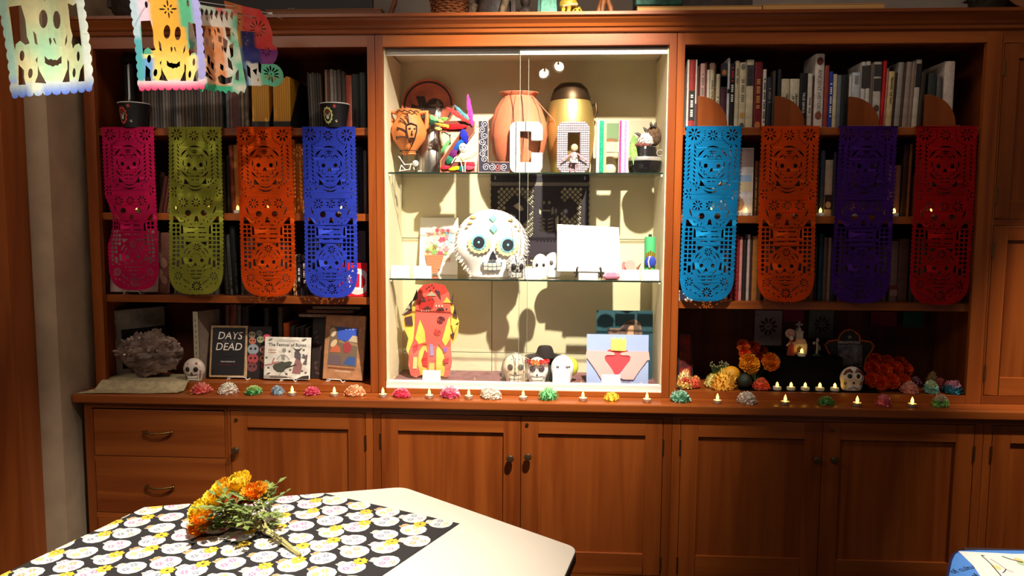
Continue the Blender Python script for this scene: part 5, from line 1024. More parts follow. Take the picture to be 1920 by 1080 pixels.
# the leafy stems beside it
r = thing('paper_leaf_spray', 'spray of green and grey paper leaves above the silver can', 'foliage', (gx(822, .17, 2.1), .165, z1)); zz = gz(222, .165, gx(822, .165, 2.1))-z1
obj('stem', MB().tube([(0, 0, 0), (.004, 0, zz*.7), (.0, 0, zz)], .002, 6), mat('dark_stem', (40, 60, 44), .7), r)
for dx, dz, ln, w, c in ((-.6, .35, .05, .028, (120, 186, 130)), (.9, .25, .05, .026, (120, 170, 80)), (-.8, -.2, .055, .03, (30, 70, 50)), (.2, 1, .045, .026, (130, 160, 160)), (-.1, .8, .05, .02, (190, 200, 190))): feather(r, (0, 0, zz*.95), (dx, dz), ln, w, c, -.004, 'leaf')
# skeletons -----------------------------------------------------------------------------
BONE = mat('white_bone', (214, 208, 196), .5)
def seg(root, name, a, b, w): obj(name, MB().tube([a, Vector(a)*.5+Vector(b)*.5, b], [w, w*.7, w], 6), BONE, root, smooth=True)
def face(root, c, rx, rz, y):
    h = obj('head', MB().ell(c, (rx, rx*.5, rz), 14, 9), BONE, root, smooth=True)
    m = MB()
    for s in (-1, 1): m.ell((c[0]+s*rx*.38, c[1]-rx*.46, c[2]+rz*.15), (rx*.16, rx*.08, rz*.16), 7, 5)
    obj('eye', m, BLACK, h); obj('smile', MB().tube([(c[0]-rx*.4, c[1]-rx*.44, c[2]-rz*.3), (c[0], c[1]-rx*.44, c[2]-rz*.5), (c[0]+rx*.4, c[1]-rx*.44, c[2]-rz*.3)], rx*.05, 4), BLACK, h)
Y = .078; x = gx(868, Y, 2.0); u = mpp(Y); r = thing('skeleton_puppet', 'white paper skeleton puppet standing in front of the feathered Z', 'figure', (x, Y, z1)); q = lambda a, b: ((a-868)*u, 0, (321-b)*u)
face(r, q(868, 276), 8*u, 9*u, 0); obj('torso', MB().ell(q(867, 295), (4*u, 3*u, 6*u), 10, 7), mat('pale_yellow_bone', (214, 206, 140), .6), r, smooth=True); seg(r, 'neck', q(868, 285), q(867, 291), 1.2*u)
for i in range(3): seg(r, 'rib', q(863, 292+i*4), q(872, 291+i*4), .9*u)
for a, b, n_ in (((865, 291), (853, 294), 'arm'), ((853, 294), (847, 304), 'arm'), ((870, 290), (882, 286), 'arm'), ((882, 286), (889, 284), 'hand'), ((864, 300), (866, 310), 'leg'), ((866, 310), (868, 320), 'leg'), ((873, 300), (872, 310), 'leg'), ((872, 310), (872, 320), 'leg')): seg(r, n_, q(*a), q(*b), 1.3*u)
Y = .082; x = gx(766, Y, 2.0); r = thing('skeleton_figure', 'tiny white skeleton lying on its side at left of the shelf', 'figure', (x, Y, z1)); q = lambda a, b: ((a-766)*u, 0, (321.4-b)*u)
face(r, q(779, 305), 6*u, 6*u, 0)
for a, b, n_ in (((773, 306), (758, 307), 'spine'), ((758, 307), (748, 292), 'leg'), ((748, 292), (747, 293), 'foot'), ((770, 307), (768, 316), 'arm'), ((768, 316), (748, 319), 'arm'), ((752, 308), (760, 317), 'leg'), ((752, 308), (749, 319), 'leg'), ((775, 312), (777, 317), 'arm'), ((784, 319.5), (790, 318.5), 'bone')): seg(r, n_, q(*a), q(*b), 1.3*u)
# L with curls
Y = .10; xl, xr = gx(897, Y, 2.0), gx(955, Y, 2.0); H = gz(228, Y, xl)-z1; W = xr-xl; t = gx(915, Y, 2.0)-xl; hb = gz(305, Y, xl)-z1; r = thing('letter_l', 'black letter L covered in white paper filigree curls', 'letter', (xl, Y, z1+.002))
obj('letter_body', MB().prism([(0, 0), (W, 0), (W, hb), (t, hb), (t, H), (0, H)], 0, .03), mat('midnight_card', (30, 28, 48), .6), r)
SC = mat('pale_filigree', (206, 200, 206), .6); shuffle_seed(4)
def curl(cx, cz, rr, a0, s): return [(cx+rr*(1-.8*i/14)*math.cos(a0+s*i*.75), -.002, cz+rr*(1-.8*i/14)*math.sin(a0+s*i*.75)) for i in range(15)]
for i in range(7): obj('filigree_curl', MB().tube(curl(t*.5+(-1)**i*t*.12, hb+(H-hb)*(i+.5)/7, t*.38, i*2.1, (-1)**i), .0016, 4), SC, r)
for i in range(4): obj('filigree_curl', MB().tube(curl(t*.6+(W-t*.7)*(i+.3)/4, hb*.5, hb*.38, i*1.7, (-1)**i), .0016, 4), SC if i != 2 else mat('pink_filigree', (236, 120, 120), .6), r)
obj('edge_rim', MB().tube([(0, -.001, 0), (0, -.001, H), (t, -.001, H), (t, -.001, hb), (W, -.001, hb), (W, -.001, 0), (0, -.001, 0)], .0018, 5), mat('rose_rim', (206, 150, 140), .5), r)
# C
def rrect(x0, x1, z0, z1_, rad, n=5):
    P = []
    for cx, cz, a0 in ((x1-rad, z0+rad, -PI/2), (x1-rad, z1_-rad, 0), (x0+rad, z1_-rad, PI/2), (x0+rad, z0+rad, PI)): P += [(cx+rad*math.cos(a0+PI/2*i/n), cz+rad*math.sin(a0+PI/2*i/n)) for i in range(n+1)]
    return P
def box_letter(name, root, polys, depth, m):
    me = curve_mesh(name, polys, depth/2); me.materials.append(m); o = obj(name, me, None, root); o.location = (0, depth/2, 0); return o
Y = .088; xl, xr = gx(956, Y, 2.0), gx(1017, Y, 2.0); H = gz(228, Y, xl)-z1; W = xr-xl; MARB = mat('marbled_white', (208, 204, 196), .6, c2=(176, 194, 170), vscale=14); r = thing('letter_c', 'chunky white marbled letter C in the middle of the shelf', 'letter', (xl, Y, z1))
zz = lambda p: gz(p, Y, xl)-z1; xx = lambda p: gx(p, Y, 2.0)-xl
C_ = rrect(0, W, 0, H, W*.2); cut = [(xx(1017), zz(286)), (xx(1017)-.0, zz(263)), (xx(996), zz(263)), (xx(996), zz(246)), (xx(975), zz(246)), (xx(975), zz(304)), (xx(996), zz(304)), (xx(996), zz(286))]
o = [p for p in C_[:6]] + [cut[0]] + cut[7:3:-1] + cut[3:0:-1] + C_[6:]; box_letter('letter_body', r, [o], .04, MARB)
# O studded
Y = .085; xl, xr = gx(1044, Y, 2.0), gx(1105, Y, 2.0); H = gz(228, Y, xl)-z1; W = xr-xl; r = thing('letter_o', 'letter O studded all over with pearl beads', 'letter', (xl, Y, z1)); zz = lambda p: gz(p, Y, xl)-z1; xx = lambda p: gx(p, Y, 2.0)-xl
ix0, ix1, iz0, iz1 = xx(1064), xx(1087), zz(303), zz(249); box_letter('letter_body', r, [rrect(0, W, 0, H, W*.24), [(ix0, iz0), (ix1, iz0), (ix1, iz1), (ix0, iz1)]], .035, mat('grey_pearl_card', (96, 88, 98), .6))
PEARL = mat('pearl', (196, 186, 192), .3); nx_, nz_ = 15, 23; sx_, sz_ = W/nx_, H/nz_; bm_ = MB(); 
for j in range(nz_):
    for i in range(nx_):
        px_, pz_ = sx_*(i+.5), sz_*(j+.5); rad = W*.24
        cxn, czn = min(max(px_, rad), W-rad), min(max(pz_, rad), H-rad)
        if (px_-cxn)**2+(pz_-czn)**2 > (rad-.001)**2 and (px_ < rad or px_ > W-rad) and (pz_ < rad or pz_ > H-rad): continue
        if ix0-.001 < px_ < ix1+.001 and iz0-.001 < pz_ < iz1+.001: continue
        bm_.ell((px_, -.0002, pz_), (sx_*.46, sx_*.42, sz_*.44), 7, 4)
b = obj('pearl_beads', bm_, PEARL, r, smooth=True); b['kind'] = 'stuff'
Y = .066; x = gx(1077, Y, 2.0); u = mpp(Y); r = thing('worry_doll', 'small paper doll with pink arms in front of the pearl letter O', 'figure', (x, Y, z1)); q = lambda a, b: ((a-1077)*u, 0, (322.3-b)*u)
obj('head', MB().ell(q(1077, 277), (6.5*u, 4*u, 7*u), 12, 8), mat('doll_skin', (206, 160, 120), .6), r, smooth=True); obj('hair', MB().ell(q(1077, 280), (6.9*u, 4.2*u, 6*u), 12, 8, 0, lambda d: Vector((d.x, max(d.y, -.1), d.z))), mat('doll_hair', (50, 34, 26), .7), r, smooth=True)
obj('dress', MB().lathe([(8.5*u, 0), (7.4*u, 8*u), (5*u, 17*u), (3*u, 20*u), (0, 20.5*u)], 14, q(1076, 305), sy=.5), mat('striped_dress', (60, 56, 60), .8, c2=(206, 200, 200), vscale=90), r, smooth=True)
for s in (-1, 1): obj('arm', MB().tube([q(1077+s*4, 287), q(1077+s*14, 295), q(1077+s*24, 301)], 1.6*u, 6), mat('pink_sleeve', (206, 120, 130), .7), r, smooth=True); obj('leg', MB().tube([q(1077+s*3, 305), q(1075+s*5, 314), q(1075+s*4, 321)], 1.4*u, 6), mat('pink_sleeve', (206, 120, 130), .7), r, smooth=True)
# H with glitter
Y = .085; xl, xr = gx(1118, Y, 2.0), gx(1178, Y, 2.0); H = gz(226, Y, xl)-z1; W = xr-xl; r = thing('letter_h', 'glitter letter H with green, gold and pink vertical bands', 'letter', (xl, Y, z1)); xx = lambda p: gx(p, Y, 2.0)-xl; zz = lambda p: gz(p, Y, xl)-z1
def glit(n, a, b): return mat('glitter_'+n, a, .35, .2, c2=b, vscale=260)
x1136, x1160 = xx(1136.5), xx(1160); body = [(0, 0), (x1136, 0), (x1136, zz(285)), (x1160, zz(285)), (x1160, 0), (W, 0), (W, H), (x1160, H), (x1160, zz(266)), (x1136, zz(266)), (x1136, H), (0, H)]
obj('letter_body', MB().prism(body, 0, .035), mat('white_card', (206, 202, 194), .6), r)
for a, b, n, c1, c2_ in ((1118, 1123, 'white', (196, 214, 202), (170, 196, 184)), (1123.2, 1132, 'green', (30, 160, 120), (10, 110, 84)), (1132.2, 1136.5, 'gold', (176, 168, 84), (206, 200, 150)), (1160.4, 1165, 'magenta', (206, 70, 140), (150, 30, 90)), (1165.2, 1169.6, 'lilac', (190, 150, 200), (214, 200, 214)), (1169.8, 1174.4, 'purple', (140, 90, 170), (190, 150, 206)), (1174.6, 1178, 'white', (200, 200, 200), (180, 190, 186))):
    obj('glitter_band', MB().box(xx(a)+.0002, xx(b)-.0002, -.0012, .0, .0005, H-.0005), glit(n, c1, c2_), r)
obj('glitter_bar', MB().box(x1136+.0003, x1160-.0003, -.0012, 0, zz(285), zz(266)), glit('pale_gold', (200, 168, 96), (216, 206, 176)), r)
# amphora with leather straps
Y = .215; x = gx(972, Y, 2.1); zt = gz(174, Y, x); H = zt-z1; R_ = 108*mpp(Y)/2; r = thing('terracotta_vase', 'large terracotta vase with flat rim tied with thin cords', 'vase', (x, Y, z1))
PR = [(R_*.55, 0), (R_*.62, H*.05), (R_*.88, H*.25), (R_, H*.48), (R_*.96, H*.62), (R_*.8, H*.8), (R_*.62, H*.9), (R_*.55, H*.935), (R_*.54, H*.955), (R_*.68, H*.99), (R_*.68, H), (R_*.62, H), (R_*.45, H*.95), (0, H*.94)]
obj('vase_body', MB().lathe(PR, 40, sy=.74), CLAY, r, smooth=True)
def vr(z): 
    for (a, za), (b, zb_) in zip(PR, PR[1:]):
        if za <= z <= zb_: return a+(b-a)*(z-za)/(zb_-za)
    return R_*.5
for a in (-.25, .12, .85, -1.0): obj('cord', MB().tube([((vr(H*f)+.002)*math.sin(a+.1*f), -(vr(H*f)*.74+.002)*math.cos(a+.1*f), H*f) for f in [.06+.08*i for i in range(12)]], .0016, 5), mat('dark_cord', (80, 46, 34), .7), r)
obj('cord', MB().tube([(R_*.55, -.01, H*.93), (R_*.85, -.02, H*.8), (R_*1.2, -.03, H*.66), (R_*1.3, -.03, H*.55)], .0022, 5), mat('tan_cord', (170, 110, 80), .7), r); obj('cord', MB().tube([(-R_*.55, -.01, H*.9), (-R_*.78, -.02, H*.74), (-R_*1.1, -.02, H*.62), (-R_*1.45, -.02, H*.58)], .0018, 5), mat('tan_cord', (170, 110, 80), .7), r)
# brass helmet-shaped pot
Y = .264; x = gx(1069, Y, 2.1); zt = gz(155, Y, x); H = zt-z1; R_ = 90*mpp(Y)/2; BR = mat('polished_brass', (190, 164, 96), .4, .8); r = thing('brass_pot', 'tall polished brass pot with dark domed lid behind the pearl letter', 'pot', (x, Y, z1))
obj('pot_body', MB().lathe([(R_*.7, 0), (R_*.78, .006), (R_*.95, H*.3), (R_, H*.45), (R_*.97, H*.6), (R_*.88, H*.74), (R_*.80, H*.8), (0, H*.8)], 36, sy=.9), BR, r, smooth=True); obj('lid', MB().lathe([(R_*.82, H*.801), (R_*.80, H*.84), (R_*.68, H*.93), (R_*.45, H*.985), (0, H)], 30, sy=.9), mat('dark_brass', (72, 54, 36), .4, .8), r, smooth=True)
obj('handle', MB().tube([(R_*.85, -.01, H*.75), (R_*1.02, -.01, H*.78), (R_*1.06, -.01, H*.68), (R_*.98, -.01, H*.62)], .006, 8), mat('dark_brass', (72, 54, 36), .4, .8), r, smooth=True)
# cream picture behind the H
Y = .30; xl, xr = gx(1112, Y, 2.0), gx(1222, Y, 2.0); H = gz(225, Y, xl)-z1; r = thing('picture_card', 'cream card with green and orange painting behind the glitter letter', 'picture', ((xl+xr)/2, Y, z1), (-.06, 0, 0)); W = xr-xl
obj('card', MB().box(-W/2, W/2, 0, .003, 0, H), mat('cream_card', (176, 162, 138), .7), r); A = lambda L_: [((u-.5)*W, v*H) for u, v in L_]
for n_, P_, c in (('painted_leaf', A([(.18, .55), (.5, .6), (.48, .95), (.2, .95)]), (90, 120, 76)), ('painted_fish', A(ellp(.32, .58, .16, .1, 12)), (206, 120, 70)), ('painted_fish', A(ellp(.52, .6, .12, .1, 12)), (190, 180, 180)), ('painted_leaf', A([(.62, .35), (.75, .4), (.8, .62), (.68, .75), (.62, .6)]), (110, 150, 70)), ('painted_jar', A([(.2, .02), (.52, .02), (.5, .35), (.22, .35)]), (150, 130, 90))): obj(n_, MB().prism(P_, -.0012, 0), M3(c), r)
r = thing('white_jar', 'small cream jar seen between the legs of the letter H', 'jar', (gx(1143, .17, 1.95), .17, z1)); obj('jar_body', MB().lathe([(.022, 0), (.03, .01), (.032, .04), (.024, .062), (.026, .07), (.02, .07), (0, .06)], 20), mat('cream_glaze', (216, 200, 166), .3), r, smooth=True); obj('lid', MB().lathe([(.023, .0705), (.015, .078), (0, .08)], 16), mat('cream_glaze', (216, 200, 166)), r, smooth=True)
# black pot with fur mask
Y = .16; x = gx(1208, Y, 1.95); u = mpp(Y)*.93; r = thing('black_cauldron', 'glossy black pot with a silver band at right of the shelf', 'pot', (x, Y, z1)); BKG = mat('glossy_black', (22, 20, 22), .2)
obj('pot_body', MB().lathe([(28*u, 0), (30*u, .003), (33*u, 24*u), (0, 24*u)], 30), BKG, r, smooth=True); obj('silver_band', MB().lathe([(33.5*u, 24.2*u), (34*u, 26*u), (33*u, 31*u), (31*u, 32*u)], 30), SILV, r, smooth=True)
obj('upper_body', MB().lathe([(31*u, 32.2*u), (25*u, 34*u), (22*u, 52*u), (0, 52*u)], 30), BKG, r, smooth=True); obj('white_tag', MB().box(-3*u, 0*u, -22.6*u, -22*u, 42*u, 52*u), WHITE, r)
obj('ring_handle', MB().tube([(28*u+6*u*math.cos(a), -14*u, 40*u+6*u*math.sin(a)) for a in [2*PI*i/16 for i in range(17)]], 1*u, 6), SILV, r)
zf = z1+52*u+.0005; r = thing('fur_mask', 'animal mask with white fur beard and dark horns on the pot', 'mask', (x+2*u, Y, zf)); FUR = mat('white_fur', (216, 214, 208), .9, vary=.06, vscale=200, bump=.5, bscale=300); BRF = mat('brown_fur', (84, 60, 40), .9, vary=.25, vscale=120, bump=.6, bscale=200)
shuffle_seed(9)
fb = MB().ell((0, 0, 14*u), (17*u, 12*u, 14*u), 18, 12, 0, lambda d: d*(1+.12*noise.noise(d*4)))
for i in range(160):
    a, b = random.uniform(0, 2*PI), random.uniform(-.5, 1.3); d = Vector((math.cos(a)*math.cos(b), math.sin(a)*math.cos(b), math.sin(b))); p = Vector((d.x*16*u, d.y*11*u, 14*u+d.z*13*u)); e = p+d*6*u+Vector((-3*u, 0, -2*u)); s = d.cross(Vector((0, 0, 1))).normalized()*1.3*u; fb.add([p-s, p+s, e], [(0, 1, 2)])
obj('beard', fb, FUR, r); obj('fur_back', MB().ell((15*u, 3*u, 22*u), (15*u, 12*u, 20*u), 16, 10, 0, lambda d: d*(1+.15*noise.noise(d*5))), BRF, r, smooth=True)
for p, e in (((0, -6*u, 30*u), (-7*u, -7*u, 38*u)), ((10*u, -6*u, 38*u), (7*u, -7*u, 48*u)), ((16*u, -6*u, 38*u), (18*u, -7*u, 48*u)), ((-12*u, -6*u, 22*u), (-24*u, -8*u, 27*u))): obj('horn', MB().tube([p, Vector(p)*.5+Vector(e)*.5+Vector((0, 0, u)), e], [3.4*u, 2.6*u, .4*u], 7), mat('dark_horn', (32, 24, 20), .4), r, smooth=True)
obj('muzzle', MB().ell((-8*u, -8*u, 3*u), (16*u, 7*u, 5*u), 14, 8), mat('red_brown_fur', (96, 50, 42), .9, vary=.3, vscale=90), r, smooth=True)
r = thing('paper_leaf', 'single green paper leaf beside the black pot', 'leaf', (gx(1190, .135, 1.95), .115, z1)); feather(r, (0, 0, 0.03), (-.12, 1), 46*u, 17*u, (120, 176, 84), -.002, 'leaf_blade'); obj('stem', MB().tube([(.004, -.002, 0), (0, -.003, .032)], .0015, 5), mat('leaf_stem', (90, 120, 60), .7), r)
# ------------------------------------------------------------------ middle glass shelf
def tent_card(px0, px1, top, Y, z, label, lines=2, yaw=0):
    xl, xr = gx(px0, Y, z), gx(px1, Y, z); h = gz(top, Y, xl)-z; w = xr-xl; r = thing('label_card', label, 'card', ((xl+xr)/2, Y, z+.0003), (0, 0, yaw), 'white folded label cards'); d = h*.45; t = .0006
    obj('card_fold', MB().add([(-w/2, 0, 0), (w/2, 0, 0), (w/2, d*.5, h), (-w/2, d*.5, h), (-w/2, d, 0), (w/2, d, 0), (-w/2, t, 0), (w/2, t, 0), (w/2, d*.5, h-2*t), (-w/2, d*.5, h-2*t), (-w/2, d-t, 0), (w/2, d-t, 0)], [(0, 1, 2, 3), (3, 2, 5, 4), (7, 6, 9, 8), (8, 9, 10, 11), (0, 6, 7, 1), (4, 5, 11, 10), (0, 3, 9, 6), (3, 4, 10, 9), (1, 7, 8, 2), (2, 8, 11, 5)]), mat('bright_card', (240, 238, 232), .6), r)
    for i in range(lines):
        zz_ = h*(.7-.22*i); f = zz_/h*d*.5; ww = w*(.3 if i == 0 else .36); obj('printed_line', MB().box(-ww, ww, f-.0005, f+.0002, zz_-.0007, zz_+.0007), mat('pale_print', (176, 172, 166), .7), r)
for a, b, t_, l in ((732, 766, 498, 'white folded label card, leftmost on the middle glass shelf'), (775, 808, 499, 'white folded label card below the flower pot picture'), (981, 1015, 503, 'white folded label card in front of the patterned mask'), (1085, 1121, 512, 'white folded label card in front of the black easel'), (1163, 1198, 506, 'white folded label card before the pink origami bird'), (1202, 1236, 506, 'white folded label card in front of the green candle')): tent_card(a, b, t_, .082, z2, l)
tent_card(792, 825, 695, .075, z3, 'white folded label card in front of the red paper creature'); tent_card(1036, 1068, 692, .070, z3, 'white folded label card in front of the lime and white skull'); tent_card(1128, 1163, 703, .070, z3, 'white folded label card under the heart in hands picture')
# flower pot picture
Y = .325; xl, xr = gx(785, Y, 1.5), gx(858, Y, 1.5); H = (gz(408, Y, xl)-z2)/math.cos(.12); W = xr-xl; r = thing('flower_picture', 'white board with paper flowers in a ridged terracotta pot', 'picture', ((xl+xr)/2, Y, z2+.0004), (-.12, 0, -.08)); obj('board', MB().box(-W/2, W/2, 0, .004, 0, H), mat('bright_card', (240, 238, 232)), r)
n = 9; mb = MB()
for i in range(n): hw = W*(.13+.012*i)*(1 if i > 4 else .8 if i < 2 else 1); mb.box(-W*.1-hw, -W*.1+hw, -.012, -.0002, H*(.02+.036*i)+.0006, H*(.02+.036*(i+1))-.0006)
obj('ridged_pot', mb, mat('corrugated_orange', (206, 120, 84), .7), r); shuffle_seed(31)
obj('collage_sheet', MB().prism([(-W*.36, H*.24), (W*.3, H*.22), (W*.32, H*.5), (W*.38, H*.8), (-W*.2, H*.8), (-W*.36, H*.62)], -.0022, -.0002), mat('collage_print', (236, 226, 196), .7, c2=(206, 150, 150), vscale=60), r)
for i in range(26):
    u, v = random.uniform(-.32, .34), random.uniform(.3, .78); c = random.choice([(226, 70, 96), (240, 130, 140), (150, 200, 230), (240, 226, 120), (230, 190, 200), (120, 160, 90), (206, 226, 236)]); s = W*random.uniform(.05, .11)
    obj('paper_blossom', MB().prism(sum([[(u*W+s*math.cos(a), v*H+s*math.sin(a)), (u*W+s*.6*math.cos(a+.5), v*H+s*.6*math.sin(a+.5))] for a in [2*PI*k/6 for k in range(6)]], []), -.006, -.0024), M3(c), r)
# skull pinata
Y = .175; x = gx(921, Y, 1.55); W = 136*mpp(Y); H = gz(393, Y, x)-z2; PW = mat('white_tissue', (244, 240, 234), .85); r = thing('skull_pinata', 'large white fringed skull pinata with blue eyes and grin', 'pinata', (x, Y, z2+.0005), (0, 0, .10)); D = W*.72
def rp(t):
    if t > 0: return math.sqrt(max(0, 1-t*t))
    q_ = [(0, 1), (-.2, .985), (-.4, .9), (-.6, .74), (-.8, .62), (-.97, .57), (-1, .50)]
    for (a_, ra), (b_, rb_) in zip(q_, q_[1:]):
        if b_ <= t <= a_: return ra+(rb_-ra)*(a_-t)/(a_-b_)
    return .5
def pf(d):
    s_ = math.hypot(d.x, d.y)
    if s_ < 1e-5: return Vector((0, 0, d.z))
    return Vector((d.x/s_*rp(d.z), d.y/s_*rp(d.z)*(.55 if d.y < 0 else 1), d.z))
mb = MB().ell((0, 0, H*.5), (W*.5, D*.5, H*.5), 40, 26, 0, pf); mb.v = [(a, b, max(c, 0)) for a, b, c in mb.v]; obj('pinata_body', mb, PW, r, smooth=True)
shuffle_seed(17); fr = MB()
for j in range(30):
    th = PI*(j+.5)/30; n = int(8+46*math.sin(th))
    for i in range(n):
        a = 2*PI*(i+random.random())/n; d = Vector((math.sin(th)*math.cos(a), math.sin(th)*math.sin(a), math.cos(th))); q = pf(d); p = Vector((q.x*W*.5, q.y*D*.5, H*.5+q.z*H*.5)); 
        if p.z < H*.03 or (d.y < -.12 and abs(d.x)/max(.05, math.sin(th)) < .9): continue
        nn = Vector((d.x, d.y*.8, d.z)).normalized(); s = Vector((-math.sin(a), math.cos(a), 0))*W*.022; dn = Vector((d.x*.3, d.y*.3, -1)).normalized()*H*.05*random.uniform(.7, 1.2); l = nn*W*random.uniform(.006, .03); b_ = p+nn*W*.004
        fr.add([Vector((k_.x, k_.y, max(k_.z, .001))) for k_ in (b_-s, b_+s, b_+s+dn+l, b_-s+dn+l)], [(0, 1, 2, 3)])
f = obj('tissue_fringe', fr, PW, r); f['kind'] = 'stuff'
def ps(u, v):
    R__ = rp(v*2-1); dx = min(abs(u*2), R__*.98); return Vector((u*W, -math.sqrt(max(0, R__*R__-dx*dx))*.55*D*.5-.003, v*H))
def patch(name, u, v, poly, m, lift=.0, th=.004):
    nrm = Vector((u*1.2, -1, (v-.5)*.9)).normalized(); q = nrm.to_track_quat('-Y', 'Z').to_matrix().to_4x4(); return obj(name, MB().prism([(a*W, b*W) for a, b in poly], -th, .004).xf(Matrix.Translation(ps(u, v)+nrm*lift) @ q), m, r)
EYB = mat('eye_blue_tissue', (120, 196, 226), .8); EYY = mat('pale_yellow_tissue', (246, 236, 150), .8); REC = mat('vinyl_black', (44, 46, 52), .35)
for s, u in ((-1, -.165), (1, .215)):
    v = .525 if s < 0 else .49; fringe = lambda R_, n, j: sum([[(R_*math.cos(a), R_*math.sin(a)), (R_*j*math.cos(a+PI/n), R_*j*math.sin(a+PI/n))] for a in [2*PI*i/n for i in range(n)]], [])
    patch('yellow_tissue_ring', u, v-.03, [(a*1.15, b*.9) for a, b in fringe(.145, 16, .88)], EYY, .000); patch('blue_tissue_ring', u, v, fringe(.112, 14, .86), EYB, .003); patch('record_eye', u, v, ellp(0, 0, .078, .078, 20), REC, .007); patch('pupil', u, v, ellp(0, 0, .016, .016, 10), EYB, .009)
patch('nose', .02, .335, [(-.055, -.05), (-.02, -.065), (0, -.045), (.02, -.065), (.055, -.05), (.03, .02), (0, .07), (-.03, .02)], REC, .004)
patch('mouth', .01, .19, [(-.14, .05), (-.13, -.01), (-.09, -.05), (-.03, -.075), (.03, -.075), (.09, -.05), (.13, -.01), (.14, .05), (0, .035)], mat('mouth_blue', (120, 140, 160), .7), .004)
for i in range(4):
    for k in range(2): w_ = .115; patch('tooth', .01+(-.085+i*.057), .205-k*.055+.006*(i in (0, 3)), rrect(-.025, .025, -.02, .02, .008, 2), TEETH, .009)
GRN = mat('mint_tissue', (110, 226, 170), .8); TANP = mat('tan_tissue', (206, 160, 90), .8)
for u, v, s in ((.02, .87, .05), (.03, .72, .056)): patch('green_diamond', u, v, [(0, -s*1.1), (s, 0), (0, s*1.1), (-s, 0)], GRN, .004)
for u, v, s in ((-.25, .88, .05), (-.29, .80, .038), (-.33, .74, .024), (.26, .84, .04), (.33, .76, .024), (.37, .7, .016)): patch('tan_leaf_patch', u, v, [(-s, 0), (-s*.3, s*.35), (s*.4, s*.3), (s, -s*.1), (s*.2, -s*.4)], TANP, .004)
# black papel picado on the back wall
Y = .368; xl, xr = gx(921, Y, 1.7), gx(1103, Y, 1.7); zt = gz(330, Y, xl); zb = gz(494, Y, xl); W, H = xr-xl, zt-zb; P = []
out = []
for i in range(14): out += [(W, H*(i/14)+.001), (W+.004, H*(i+.5)/14)]
out = [(0, 0), (W, 0)] + out + [(W, H), (0, H)]
for i in range(13, -1, -1): out += [(-.004, H*(i+.5)/14), (0, H*i/14+.001)]
cw = W/17; zz0 = H*.30
def insk(x, z): return abs(x-W*.57) < W*.135 and z < H*.86 or ((x-W*.28)**2*1.4+(z-H*.62)**2) < (W*.15)**2 or ((x-W*.8)**2+(z-H*.64)**2) < (W*.09)**2
for j in range(21):
    for i in range(18):
        cx = W*.05+cw*.5+i*cw*.92+(cw*.46 if j % 2 else 0); cz = H*.33+j*cw*.47
        if cx > W*.94 or insk(cx, cz) or cz > H*.86: continue
        s = cw*.34; P.append([(cx-s, cz), (cx, cz-s*1.06), (cx+s, cz), (cx, cz+s*1.06)])
for s in (-1, 1):
    cx = W*.57; P += [[(cx+s*W*.015, H*(.5-.045*i)), (cx+s*W*.07, H*(.515-.045*i)), (cx+s*W*.07, H*(.53-.045*i)), (cx+s*W*.015, H*(.52-.045*i))] for i in range(4)]
    P += [[(cx+s*W*.09, H*.52), (cx+s*W*.125, H*.56), (cx+s*W*.125, H*.4), (cx+s*W*.1, H*.36)], ellp(cx+s*W*.028, H*.70, W*.016, H*.022, 8), [(cx+s*W*.05, H*.63), (cx+s*W*.07, H*.66), (cx+s*W*.075, H*.58), (cx+s*W*.05, H*.56)]]
P += [[(W*.53, H*.62), (W*.61, H*.62), (W*.61, H*.60), (W*.53, H*.60)], [(W*.22, H*.66), (W*.3, H*.6), (W*.34, H*.62), (W*.28, H*.7)], [(W*.2, H*.58), (W*.26, H*.54), (W*.24, H*.5)]]
P += [ellp(W*(.48+.035*i), H*.26, W*.008, H*.012, 7) for i in range(6)] + [ellp(W*(.05+.075*i), H*.05, W*.022, H*.025, 8) for i in range(13)] + [[(W*(.5+.025*i), H*.1), (W*(.515+.025*i), H*.1), (W*(.507+.025*i), H*.14)] for i in range(7)]
P += [ellp(W*(.06+.06*i), H*(.16+.05*(i % 3)), W*.016, H*.02, 7, i) for i in range(6)]
me = bands(curve_mesh('paper_sheet', clean([out]+P)), zs=[H*i/6 for i in range(1, 6)]); me.materials.append(mat('black_tissue', (42, 34, 46), .8)); r = thing('black_papel_picado', 'black cut paper panel with skeleton figure pinned to the lining', 'paper cutout', (xl, Y, zb)); obj('paper_sheet', me, None, r); obj('top_strip', MB().box(0, W, -.001, .001, H*.89, H*.93), mat('grey_tape', (120, 112, 104), .5), r)
for x_ in (.02, W-.02): obj('pin', MB().lathe([(.001, 0), (.004, .006), (.004, .009), (0, .010)], 8).xf(Matrix.Translation((x_, -.001, H*.97)) @ Matrix.Rotation(PI/2, 4, 'X')), SILV, r)
